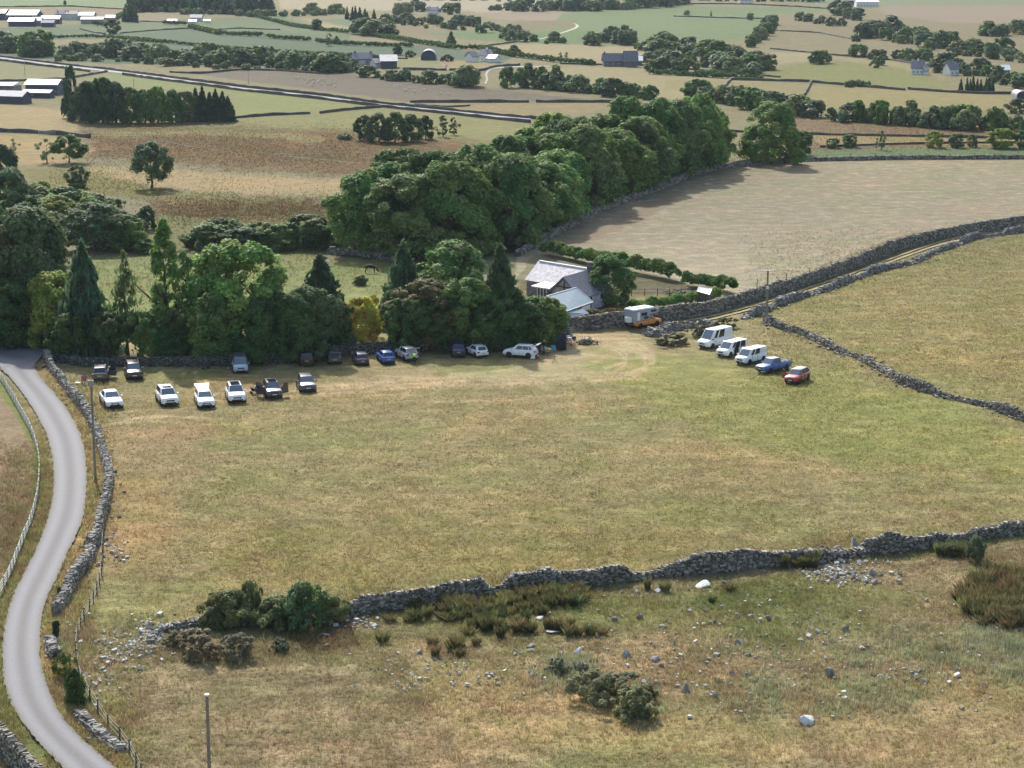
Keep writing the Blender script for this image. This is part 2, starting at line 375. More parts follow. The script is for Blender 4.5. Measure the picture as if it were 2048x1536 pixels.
def make_ground():
    NC = 860
    inner = np.linspace(-.262, .262, NC)
    outer = np.array([.30, .36, .45, .6, .8, 1.2])
    U = np.concatenate([-outer[::-1], inner, outer])
    pys = np.concatenate([np.arange(1640, -30, -1.75)])
    ys = []
    for p in pys: 
        v = (768 - p) / FPX; dy, dz = CP + v * SP, -SP + v * CP
        ys.append(-CAM_H / dz * dy)
    ys = np.array(ys)
    near = np.linspace(-40, ys[0] - 3, 14)
    far = np.geomspace(ys[-1] * 1.03, 4600, 40)
    ys = np.concatenate([near, ys, far])
    X = np.outer(np.maximum(ys, 60), U); Y = np.repeat(ys[:, None], len(U), 1)
    x = X.ravel(); y = Y.ravel(); z = hgt(x, y)
    C, A = ground_colour(x, y, z)
    nearm = 1 - smooth(330, 480, y)
    z = z + nearm * A * (0.10 * (vnoise(x / .5, y / .8, 3) - .5) + .16 * (vnoise(x / 2.3, y / 2.3, 4) - .5)) - nearm * .06
    v = np.stack([x, y, z], 1)
    nr, nc = X.shape
    i = (np.arange(nr - 1)[:, None] * nc + np.arange(nc - 1)[None, :]).ravel()
    f = np.stack([i, i + 1, i + nc + 1, i + nc], 1)
    m, n, b, N, L = nodes('field_grass')
    at = N.new('ShaderNodeVertexColor'); at.layer_name = 'Col'
    g = N.new('ShaderNodeNewGeometry')
    def noise(sc_, det=4, dist=0, sx=1, sy=1):
        t = N.new('ShaderNodeTexNoise'); t.inputs['Scale'].default_value = sc_; t.inputs['Detail'].default_value = det; t.inputs['Distortion'].default_value = dist
        mpn = N.new('ShaderNodeMapping'); mpn.inputs['Scale'].default_value = (sx, sy, 1); L.new(g.outputs['Position'], mpn.inputs[0])
        L.new(mpn.outputs[0], t.inputs['Vector']); return t.outputs[0]
    def rng_(s, a, b_, c, d):
        t = N.new('ShaderNodeMapRange'); t.inputs[1].default_value = a; t.inputs[2].default_value = b_; t.inputs[3].default_value = c; t.inputs[4].default_value = d
        L.new(s, t.inputs[0]); return t.outputs[0]
    def math_(op, a, b_=None):
        t = N.new('ShaderNodeMath'); t.operation = op
        for i_, q in enumerate((a, b_)):
            if q is None: continue
            if isinstance(q, (int, float)): t.inputs[i_].default_value = q
            else: L.new(q, t.inputs[i_])
        return t.outputs[0]
    def mixc(f_, a, b_):
        t = N.new('ShaderNodeMix'); t.data_type = 'RGBA'
        if isinstance(f_, (int, float)): t.inputs['Factor'].default_value = f_
        else: L.new(f_, t.inputs['Factor'])
        for nm, q in (('A', a), ('B', b_)):
            if isinstance(q, tuple): t.inputs[nm].default_value = (*q, 1)
            else: L.new(q, t.inputs[nm])
        return t.outputs['Result']
    con = at.outputs['Alpha']
    big = noise(.06, 3, .3, .8, 1.0); mid = noise(.35, 4); fin = noise(2.2, 5); vf = noise(9.0, 3)
    # green patches / dry orange-tan patches
    B0 = alb((158,147,100))
    def tint(src, c):
        t = N.new('ShaderNodeVectorMath'); t.operation = 'MULTIPLY'; L.new(src, t.inputs[0]); t.inputs[1].default_value = tuple(alb(c) / B0); return t.outputs[0]
    c1 = mixc(math_('MULTIPLY', rng_(big, .50, .66, 0, .45), con), at.outputs['Color'], tint(at.outputs['Color'], (132,146,78)))
    c2 = mixc(math_('MULTIPLY', rng_(noise(.045, 3, .5, .9, 1.2), .53, .68, 0, .6), con), c1, tint(c1, (182,155,104)))
    c3 = mixc(math_('MULTIPLY', rng_(mid, .50, .68, 0, .5), con), c2, tint(c2, (188,170,122)))
    c4 = mixc(math_('MULTIPLY', rng_(fin, .53, .66, 0, .5), con), c3, tint(c3, (104,100,58)))
    c4 = mixc(math_('MULTIPLY', rng_(noise(.5, 5, .2, .35, 1.3), .48, .60, 0, .6), rng_(con, .75, 1.3, 0, 1)), c4, tint(c4, (112,98,60)))
    c4 = mixc(math_('MULTIPLY', rng_(noise(.16, 4, .4, .3, 1.0), .5, .62, 0, .45), rng_(con, .55, .9, 0, 1)), c4, tint(c4, (182,160,112)))
    tone = math_('ADD', rng_(fin, .34, .66, -.26, .30), math_('ADD', rng_(vf, .34, .66, -.22, .24), rng_(mid, .3, .7, -.14, .16)))
    tone = math_('ADD', 1.0, math_('MULTIPLY', tone, math_('ADD', math_('MULTIPLY', con, .9), .25)))
    vm = N.new('ShaderNodeVectorMath'); vm.operation = 'SCALE'; L.new(c4, vm.inputs[0]); L.new(tone, vm.inputs['Scale'])
    L.new(vm.outputs[0], b.inputs['Base Color']); b.inputs['Roughness'].default_value = .95; b.inputs['Specular IOR Level'].default_value = .15
    bp = N.new('ShaderNodeBump'); bp.inputs['Distance'].default_value = .25; L.new(math_('MULTIPLY', con, .8), bp.inputs['Strength'])
    L.new(math_('ADD', fin, math_('MULTIPLY', vf, .5)), bp.inputs['Height']); L.new(bp.outputs[0], b.inputs['Normal'])
    me = npmesh('ground', v, f, m, True, np.concatenate([C, A[:, None]], 1))
    tag(link('ground', me), 'dry summer pasture and hay fields spreading over the valley', kind='structure')
make_ground()

# ---------------------------------------------------------------- polylines
def line(pts, step=1.0, closed=False):
    P = [W(*p) for p in pts]; out = [P[0]]
    for a, b in zip(P[:-1], P[1:]):
        L_ = (b - a).xy.length; k = max(1, int(round(L_ / step)))
        for i in range(1, k + 1): out.append(a.lerp(b, i / k))
    # soften corners
    for _ in range(2):
        out = [out[0]] + [(out[i - 1] + out[i] * 2 + out[i + 1]) / 4 for i in range(1, len(out) - 1)] + [out[-1]]
    return [Vector((p.x, p.y, float(hgt(p.x, p.y)))) for p in out]
# ---------------------------------------------------------------- the lane
def road_mat(name, base, track, u=True):
    m, n, b, N, L = nodes(name)
    at = N.new('ShaderNodeVertexColor'); at.layer_name = 'Col'
    g = N.new('ShaderNodeNewGeometry'); nz = N.new('ShaderNodeTexNoise'); nz.inputs['Scale'].default_value = 5; nz.inputs['Detail'].default_value = 6
    L.new(g.outputs['Position'], nz.inputs['Vector'])
    mp = N.new('ShaderNodeMapRange'); mp.inputs[1].default_value = .3; mp.inputs[2].default_value = .7; mp.inputs[3].default_value = .92; mp.inputs[4].default_value = 1.06
    L.new(nz.outputs[0], mp.inputs[0])
    vm = N.new('ShaderNodeVectorMath'); vm.operation = 'SCALE'; L.new(at.outputs[0], vm.inputs[0]); L.new(mp.outputs[0], vm.inputs['Scale'])
    L.new(vm.outputs[0], b.inputs['Base Color']); b.inputs['Roughness'].default_value = .85; b.inputs['Specular IOR Level'].default_value = .25
    return m
def strip(name, left, right, profile, z=.05, label=None, k=8, jit=0.0, kind='structure', m=None, wob=0):
    """sheet between two photo-pixel edges; profile = colour across it"""
    Lp = catmull(left, k); Rp = catmull(right, k); n = len(profile); V = []; C = []
    for i, (a, b) in enumerate(zip(Lp, Rp)):
        A, B = W(*a), W(*b)
        for j, c in enumerate(profile):
            t = j / (n - 1)
            if j in (0, n - 1) and jit: t += (random.random() - .5) * jit
            q = A.lerp(B, t); V.append((q.x, q.y, float(hgt(q.x, q.y)) + z)); C.append((*c, 1))
    Fc = [(i * n + j, i * n + j + 1, (i + 1) * n + j + 1, (i + 1) * n + j) for i in range(len(Lp) - 1) for j in range(n - 1)]
    me = npmesh(name, V, Fc, m or M_ROAD, True, C)
    return tag(link(name, me), label, kind=kind)
random.seed(3)
M_ROAD = road_mat('asphalt', None, None)
ra, rb, rc = alb((172,172,174), .40), alb((184,185,190), .40), alb((158,156,158), .40)
prof = [alb((160,154,142), .38), ra, rb, rb, (rb + rc) / 2, rc, rc, (rb + rc) / 2, rb, rb, ra, alb((160,152,136), .38)]
ROAD_L = [(0,738),(16,753),(49,794),(79,843),(96,879),(105,922),(108,958),(105,999),(94,1043),(72,1100),(34,1177),(14,1233),(6,1282),(6,1341),(17,1398),(57,1463),(114,1526),(175,1590)]
ROAD_R = [(68,733),(82,758),(118,799),(145,838),(164,879),(172,922),(174,958),(172,999),(165,1043),(139,1100),(114,1157),(91,1208),(81,1259),(81,1316),(94,1370),(119,1426),(159,1475),(218,1526),(290,1590)]
ROAD_R = [ROAD_R[0]] + ROAD_R[1:]
def resample(pts, n):
    d = [0]
    for a, b in zip(pts[:-1], pts[1:]): d.append(d[-1] + math.dist(a, b))
    out = []
    for i in range(n):
        t = d[-1] * i / (n - 1); j = max(0, min(len(d) - 2, int(np.searchsorted(d, t) - 1)))
        q = (t - d[j]) / (d[j + 1] - d[j]); out.append(tuple(a + (b - a) * q for a, b in zip(pts[j], pts[j + 1])))
    return out
def by_rows(le, ri):
    return le, ri
LL = resample(catmull(ROAD_L, 6), 240); RR = resample(catmull(ROAD_R, 6), 240)
strip('road', LL, RR, prof, .13, 'pale worn single track lane curving past the parking field', 1, jit=.05)
# the lane runs on to the left under the trees
strip('road_bend', [(-120,712),(-40,722),(0,736),(2,739)], [(-120,690),(0,690),(60,692),(92,702)], [ra, rb, rc, rb, ra], .12, 'lane bending away in the tree shade', 6)
strip('road_bend_corner', [(0,738.5),(34,736),(68,733)], [(2,739.4),(60,712),(92,702)], [ra, ra, rb], .11, 'shaded inner corner of the lane', 4)
# far road crossing the valley
far_c = [(-60,111),(0,116),(120,131),(215,142),(330,157),(480,177),(640,194),(760,210),(880,222),(980,232),(1062,240)]
strip('valley_road', [(x, y + 1.9) for x, y in far_c], [(x, y - 1.9) for x, y in far_c], [alb((186,186,190), .42)] * 3, .12, 'straight pale road crossing the valley', 6)
# wheel tracks of the walled farm track
tr = [(1318,655),(1400,640),(1448,630),(1536,606),(1624,577),(1712,547),(1800,514),(1887,485),(1960,471),(2060,458),(2150,445)]
straw = alb((190,174,126))
for off, nm in ((3.0, 'near'), (-3.0, 'far')):
    strip('wheel_track', [(x, y + off + 1.3) for x, y in tr], [(x, y + off - 1.3) for x, y in tr], [straw * .96, straw, straw * .96], .07, 'worn straw coloured wheel rut on the %s side of the walled track' % nm, 6, jit=.5)
# drainage path in the marsh, farm tracks
strip('moor_path', [(180,272),(270,274),(400,297),(440,300)], [(180,271.2),(270,273.2),(400,296.3),(440,299.4)], [alb((120,118,92))] * 2, .08, 'thin pale path across the marsh', 5)
strip('moor_path', [(540,309),(620,318),(720,328)], [(540,308.4),(620,317.1),(720,327.2)], [alb((122,116,90))] * 2, .08, 'thin pale path fading near the wood', 5)
strip('farm_track', [(0,1),(1,2)] and [(968,168),(972,158),(971,146),(985,136),(1030,133),(1100,132)], [(973,168),(976,158),(975,148),(988,138),(1032,135),(1100,133.6)], [alb((170,168,160))] * 2, .1, 'curving farm track below the hay field', 5)
strip('farm_track', [(1030,84),(1080,79),(1140,62),(1158,52),(1140,44)], [(1030,82.6),(1080,77.6),(1138,60),(1152,51),(1138,42.8)], [alb((190,184,160))] * 2, .1, 'pale track looping round the marshy hollow', 5)
# ---------------------------------------------------------------- dry stone walls
M_STONE_SHADE = stone_mat('shade_darkened_stone', (34, 36, 30), (98, 97, 88))  # stone colour darkened to paint in the tree shade on the walls behind the cars
CUBE = np.array([(-1,-1,-1),(1,-1,-1),(1,1,-1),(-1,1,-1),(-1,-1,1),(1,-1,1),(1,1,1),(-1,1,1)], float) * .5
CUBEF = np.array([(3,2,1,0),(4,5,6,7),(0,1,5,4),(1,2,6,5),(2,3,7,6),(3,0,4,7)])
def stones_mesh(name, P, S, A, m, tilt=.25, seed=0):
    """P centres, S sizes (n,3), A yaw: rough angular stones"""
    g = np.random.default_rng(seed); n = len(P)
    V = CUBE[None] * (1 + g.uniform(-.28, .10, (n, 8, 3)))
    V = V * S[:, None, :]
    for ax, k in ((0, tilt), (1, tilt)):
        a = g.normal(0, k, n); c, s_ = np.cos(a)[:, None], np.sin(a)[:, None]
        i, j = ((1, 2), (0, 2))[ax]
        vi = V[..., i] * c - V[..., j] * s_; vj = V[..., i] * s_ + V[..., j] * c; V[..., i] = vi; V[..., j] = vj
    c, s_ = np.cos(A)[:, None], np.sin(A)[:, None]
    vx = V[..., 0] * c - V[..., 1] * s_; vy = V[..., 0] * s_ + V[..., 1] * c
    V[..., 0] = vx; V[..., 1] = vy
    V = (V + P[:, None, :]).reshape(-1, 3)
    Fc = (CUBEF[None] + (np.arange(n) * 8)[:, None, None]).reshape(-1, 4)
    return npmesh(name, V, Fc, m, False)
def wall_points(pts, step):
    L_ = line(pts, step); return L_
def dry_wall(pts, h0, h1, label, th=.6, sl=.34, ch=.17, m=None, ruin=0.0, seed=1, group=None, cat='stone wall', gaps=(), spill=.0, hn=8.0):
    """pts: photo pixels of the foot of the wall; h0..h1 its height range"""
    g = np.random.default_rng(seed); L_ = line(pts, .5)
    A = np.array([(p.x, p.y, p.z) for p in L_]); d = np.r_[0, np.cumsum(np.linalg.norm(np.diff(A[:, :2], axis=0), axis=1))]
    tot = d[-1]
    def at(s):
        x = np.interp(s, d, A[:, 0]); y = np.interp(s, d, A[:, 1]); z = np.interp(s, d, A[:, 2])
        e = .4; tx = np.interp(s + e, d, A[:, 0]) - np.interp(s - e, d, A[:, 0]); ty = np.interp(s + e, d, A[:, 1]) - np.interp(s - e, d, A[:, 1])
        return x, y, z, np.arctan2(ty, tx)
    def H(s):
        k = vnoise(s / hn, s * 0 + seed, seed); k2 = vnoise(s / (hn * .22), s * 0 + 3, seed + 9)
        r = h0 + (h1 - h0) * smooth(.2, .75, k) + (k2 - .5) * .22 * h0
        if ruin: r = r * (1 - ruin * smooth(.55, .8, vnoise(s / (hn * .6), s * 0 + 7, seed + 3)))
        for a, b in gaps: r = r * (1 - .6 * smooth(a - 1.2, a, s) * (1 - smooth(b, b + 1.2, s)))
        return np.maximum(r, .12)
    Ps = []; Ss = []; As = []
    nc = int(np.ceil(h1 * 1.15 / ch))
    for c in range(nc):
        z0 = c * ch
        for side in (-1, 1):
            s = np.arange(g.uniform(0, sl), tot, sl * .86); s = s + g.uniform(-.3, .3, len(s)) * sl
            hh = H(s); k = z0 < hh - ch * .3; s = s[k]; hh = hh[k]
            if not len(s): continue
            x, y, z, a = at(s); w_ = th * .5 * (1 - .28 * z0 / h1) - .08
            off = side * w_ + g.normal(0, .035, len(s))
            Ps.append(np.stack([x - np.sin(a) * off, y + np.cos(a) * off, z + z0 + ch * .5 + g.normal(0, .02, len(s))], 1))
            Ss.append(np.stack([g.uniform(.7, 1.35, len(s)) * sl, g.uniform(.2, .36, len(s)), g.uniform(.8, 1.35, len(s)) * ch], 1)); As.append(a + g.normal(0, .12, len(s)))
    # copings
    s = np.arange(0, tot, sl * .42); s = s + g.uniform(-.2, .2, len(s)) * sl; hh = H(s); x, y, z, a = at(s)
    off = g.normal(0, .06, len(s))
    Ps.append(np.stack([x - np.sin(a) * off, y + np.cos(a) * off, z + hh + g.uniform(-.04, .12, len(s))], 1))
    Ss.append(np.stack([g.uniform(.12, .3, len(s)), g.uniform(.3, .55, len(s)) * th / .6, g.uniform(.2, .34, len(s))], 1)); As.append(a + g.normal(0, .3, len(s)))
    # fill
    s = np.arange(0, tot, .45); hh = H(s); x, y, z, a = at(s)
    Ps.append(np.stack([x, y, z + hh * .42], 1)); Ss.append(np.stack([np.full(len(s), .62), np.full(len(s), th * .62), hh * .9], 1)); As.append(a)
    if spill:
        n = int(tot * spill); s = g.uniform(0, tot, n); x, y, z, a = at(s); dd = g.normal(0, .75, n)
        sz = g.uniform(.12, .42, n)
        Ps.append(np.stack([x - np.sin(a) * dd, y + np.cos(a) * dd, z + sz * .2], 1)); Ss.append(np.stack([sz, sz * g.uniform(.5, 1, n), sz * g.uniform(.4, .8, n)], 1)); As.append(g.uniform(0, 6.3, n))
    me = stones_mesh('dry_stone_wall', np.concatenate(Ps), np.concatenate(Ss), np.concatenate(As), m or M_STONE, .12 + ruin * .2, seed)
    return tag(link('dry_stone_wall', me), label, cat, group)
G_W = 'dry stone walls round the parking field'
dry_wall([(694,1233),(728,1221),(797,1219),(831,1216),(872,1207),(950,1199),(1029,1187),(1084,1178),(1173,1171),(1292,1157),(1360,1150),(1418,1145),(1515,1133),(1571,1129),(1606,1122)],
         1.15, 1.65, 'long dark field wall with bright coping stones crossing the foreground, from the hawthorn bushes to the big pale boulder', .75, .32, .17, seed=3, group=G_W, gaps=((13.2, 14.0),(26.5, 28.2)), spill=1.6, ruin=.25, hn=7)
dry_wall([(1728,1107),(1767,1106),(1836,1098),(1920,1085),(1993,1073),(2048,1066),(2160,1050)], 1.0, 1.7,
         'foreground field wall running right from the big pale boulder past the round gorse bush', .75, .32, .17, seed=5, group=G_W, spill=2.5, ruin=.3)
dry_wall([(1603,1123),(1650,1120),(1700,1114),(1732,1109)], .55, .95, 'collapsed low gap of stones beside the big pale boulder', 1.1, .34, .17, seed=15, group=G_W, spill=12, ruin=.3)
dry_wall([(300,1286),(318,1262),(350,1258),(400,1250),(470,1247),(560,1245),(640,1243),(694,1236)], .35, .8,
         'tumbled low wall end half buried under the hawthorn bushes', .9, .36, .18, m=M_STONE_PALE, seed=8, group=G_W, spill=5, ruin=.5)
dry_wall([(93,714),(104,740),(126,766),(150,799),(175,829),(191,865),(203,897),(214,930),(219,956),(216,984),(210,1018),(201,1045),(195,1078),(180,1105)], .85, 1.2,
         'grey stone wall curving between the lane and the parked cars', .75, .32, .17, m=M_STONE_PALE, seed=11, group=G_W, ruin=.25, spill=1.5)
dry_wall([(180,1105),(184,1113),(165,1141),(142,1172),(131,1200),(113,1229)], .75, 1.1, 'crumbling wall section beside the lane bend below the parked cars', .8, .32, .17, m=M_STONE_PALE, seed=12, group=G_W, ruin=.4, spill=1)
dry_wall([(101,1290),(104,1303),(111,1316)], .4, .7, 'small pile of wall stones beside the lane above the green bush', .9, .34, .18, m=M_STONE_PALE, seed=13, group=G_W, ruin=.3, spill=2)
dry_wall([(160,1437),(185,1460),(204,1477),(225,1492),(243,1506)], .3, .65, 'low broken wall beside the lane at the bottom left', .9, .34, .17, m=M_STONE_PALE, seed=14, group=G_W, ruin=.5, spill=5)
dry_wall([(-90,1440),(-40,1462),(0,1500),(30,1530),(60,1560),(90,1590)], 1.5, 1.7, 'tall stone wall at the bottom left corner beyond the lane', .7, .34, .17, seed=21, group=G_W)
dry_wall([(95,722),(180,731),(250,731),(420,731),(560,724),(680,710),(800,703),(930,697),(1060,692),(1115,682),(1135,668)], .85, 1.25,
         'shaded stone wall under the trees behind the back row of cars', .8, .34, .18, m=M_STONE_SHADE, seed=31, group=G_W, spill=4)
dry_wall([(-120,688),(-20,690),(60,691),(96,694)], 1.3, 1.5, 'shaded stone wall along the far side of the lane bend', .7, .36, .18, m=M_STONE_SHADE, seed=32, group=G_W)
dry_wall([(1128,660),(1180,659),(1250,652),(1340,641),(1400,632),(1448,619),(1536,593),(1624,566),(1712,534),(1800,499),(1887,476),(1946,467),(2048,455),(2160,440)], 1.7, 2.0,
         'tall dark stone wall along the far side of the walled track', .8, .4, .2, seed=41, group=G_W, hn=14)
dry_wall([(1486,638),(1521,626),(1553,611),(1594,597),(1653,579),(1697,562),(1756,541),(1829,526),(1858,509),(1902,494),(1946,477),(1990,471),(2048,462),(2160,450)], .45, .95,
         'pale ragged stone wall along the near side of the walled track', .9, .4, .19, m=M_STONE_PALE, seed=42, group=G_W, ruin=.75, spill=7, hn=6)
dry_wall([(1531,643),(1545,650),(1565,657),(1595,665),(1624,676),(1653,692),(1691,707)], .5, 1.0, 'broken wall running down from the telegraph pole behind the vans', .9, .38, .18, seed=43, group=G_W, ruin=.5, spill=6)
dry_wall([(1726,719),(1748,733),(1770,743),(1800,765),(1858,785),(1917,800),(1975,814),(2048,840),(2150,872)], .45, 1.0, 'low ruined field wall descending to the right edge beyond the gap', .9, .38, .18, seed=44, group=G_W, ruin=.5, spill=5)
dry_wall([(1298,672),(1330,661),(1370,653),(1400,650),(1430,655)], .4, .9, 'overgrown heap of pale wall rubble between the orange camper and the vans', 1.6, .5, .22, m=M_STONE_PALE, seed=45, group=G_W, ruin=.8, spill=26, hn=3)
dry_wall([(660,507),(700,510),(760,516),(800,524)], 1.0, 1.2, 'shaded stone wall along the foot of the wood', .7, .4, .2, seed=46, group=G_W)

dry_wall([(1688,706),(1706,712),(1728,720)], .15, .35, 'grassed over low stretch of wall stones between the two ruined wall pieces at right', 1.0, .4, .19, seed=48, group=G_W, ruin=.5, spill=5)
# far walls: one ridge each
def far_wall(pts, h, label, th=.6, m=None, group='field walls across the valley', cat='stone wall', name='field_wall'):
    L_ = line(pts, 3.0); V = []; Fc = []; g = np.random.default_rng(abs(int(pts[0][0] * 7 + pts[0][1])))
    for i, p in enumerate(L_):
        a = L_[max(i - 1, 0)]; b = L_[min(i + 1, len(L_) - 1)]; t = (b - a).normalized(); nn = Vector((-t.y, t.x, 0))
        hh = h * .72 * g.uniform(.75, 1.2); jt = g.normal(0, .06)
        for o, z in ((-th / 2, -.1), (-th * .36, hh * .93), (0, hh), (th * .36, hh * .93), (th / 2, -.1)):
            q = p + nn * (o + jt); V.append((q.x, q.y, q.z + z))
    n = len(L_)
    for i in range(n - 1):
        for j in range(4): Fc.append((i * 5 + j, (i + 1) * 5 + j, (i + 1) * 5 + j + 1, i * 5 + j + 1))
    me = npmesh(name, V, Fc, m or M_FARWALL, False); return tag(link(name, me), label, cat, group)
M_FARWALL = mat('far_wall_stone', (84, 82, 74), .95, noise=.4, nscale=1.5)
FW = [
 ([(-120,109),(0,114),(120,129),(215,139.5),(330,154),(480,174),(640,191),(760,207),(880,219),(980,230),(1090,240)], 1.3, 'field wall on the far side of the straight valley road'),
 ([(-120,116),(0,121),(120,136),(180,144)], 1.3, 'field wall on the near side of the valley road at the left edge'),
 ([(245,150),(330,161.5),(480,181.5),(640,198.5),(760,214),(880,226.5),(980,237.5),(1060,246)], 1.3, 'field wall on the near side of the valley road'),
 ([(-80,164),(0,164),(130,159),(215,144)], 1.2, 'field wall running from the white roofed barn up to the valley road'),
 ([(465,237),(540,231),(620,228)], 1.2, 'field wall below the green paddock, left of its opening'),
 ([(640,227),(700,220),(763,215)], 1.2, 'field wall below the green paddock, right of its opening'),
 ([(820,205),(860,205),(1000,205),(1058,205)], 1.3, 'field wall along the brown mown field, left of the gateway'),
 ([(1072,205),(1150,205),(1240,205)], 1.3, 'field wall along the brown mown field, right of the gateway'),
 ([(340,145),(400,148),(480,140),(560,142),(640,148)], 1.1, 'curved field wall above the brown mown field'),
 ([(-80,262),(0,264),(60,266),(140,272),(180,276)], 1.6, 'dark thick field wall below the pale hay field at the left edge'),
 ([(640,113),(700,116),(815,118)], 1.0, 'field wall behind the grey farmhouse'),
 ([(806,140),(890,141),(893,141)], 1.3, 'field wall below the arched barn'),
 ([(899,141),(965,142.5),(990,134),(1040,131)], 1.3, 'field wall bending round the straw coloured field'),
 ([(888,120),(892,130),(889,140)], .8, 'short wall beside the arched barn track'),
 ([(948,96),(990,90),(1035,84)], 1.0, 'field wall at the tip of the pink hay field'),
 ([(1120,128),(1200,130),(1300,131),(1380,140),(1560,155),(1480,148)][:5], 1.0, 'field wall above the straw field below the long farmhouse'),
 ([(1460,160),(1540,162),(1620,164)], 1.3, 'field wall under the right hand tree belt'),
 ([(1625,165),(1740,175),(1810,181)], 1.3, 'field wall below the round olive hill field'),
 ([(1816,179),(1880,184),(1960,188),(2060,189),(2150,190)], 1.3, 'field wall reaching the right edge below the white houses'),
 ([(1449,177),(1455,167),(1463,159)], 1.3, 'short field wall climbing left of the olive hill field'),
 ([(1609,191),(1616,178),(1622,165)], 1.3, 'short field wall climbing under the olive hill field'),
 ([(1540,98),(1620,106),(1680,112),(1760,117),(1860,134)], 1.1, 'field wall over the crown of the rough pasture'),
 ([(1560,62),(1640,66),(1700,78)], 1.0, 'old wall in the rough pasture on the right'),
 ([(1348,33),(1440,36),(1530,38)], 1.0, 'wall dividing the pale green fields on the right'),
 ([(1348,8),(1500,9),(1600,14),(1660,18)], 1.2, 'wall along the top of the pale green field'),
 ([(1200,20),(1290,16),(1340,9)], 1.2, 'wall along the trees at the top centre'),
 ([(400,62),(480,57),(560,60)], .9, 'thin wall across the grey green field'),
 ([(240,67),(300,62),(380,57)], 1.0, 'field wall right of the lone dark tree'),
 ([(-60,15),(60,14),(140,13),(250,19)], 1.2, 'boundary wall above the large farm'),
 ([(280,23),(330,20),(400,26),(490,30)], 1.2, 'wall along the foot of the dark plantation'),
 ([(280,43),(330,45),(380,47)], .9, 'low wall beside the white cottage'),
 ([(160,58),(190,66),(210,68)], 1.0, 'short wall left of the lone dark tree'),
 ([(830,210),(900,215),(940,212)], .8, 'low wall fragment beside the valley road'),
 ([(1180,252),(1400,262),(1640,270),(1860,274),(2100,280)], 1.0, 'grey wall beyond the tree crowned wood'),
 ([(1640,295),(1760,290),(1900,287),(2100,286)], .8, 'low bank wall under the round field trees'),
]
for p, h, l in FW: far_wall(p, h, l)
# wood edge bank and crest wall of the pale field
dry_wall([(1035,512),(1078,488),(1120,464),(1205,421),(1262,399),(1320,378),(1400,346),(1480,333),(1540,327)], .8, 1.3, 'mossy stone wall between the wood and the pale mown field', .9, .6, .3, seed=51, ruin=.2, group=G_W)
dry_wall([(1540,327),(1600,323),(1800,319),(2048,318),(2150,318)], .7, .9, 'low wall along the crest of the pale mown field', .7, .6, .3, seed=52, group=G_W)
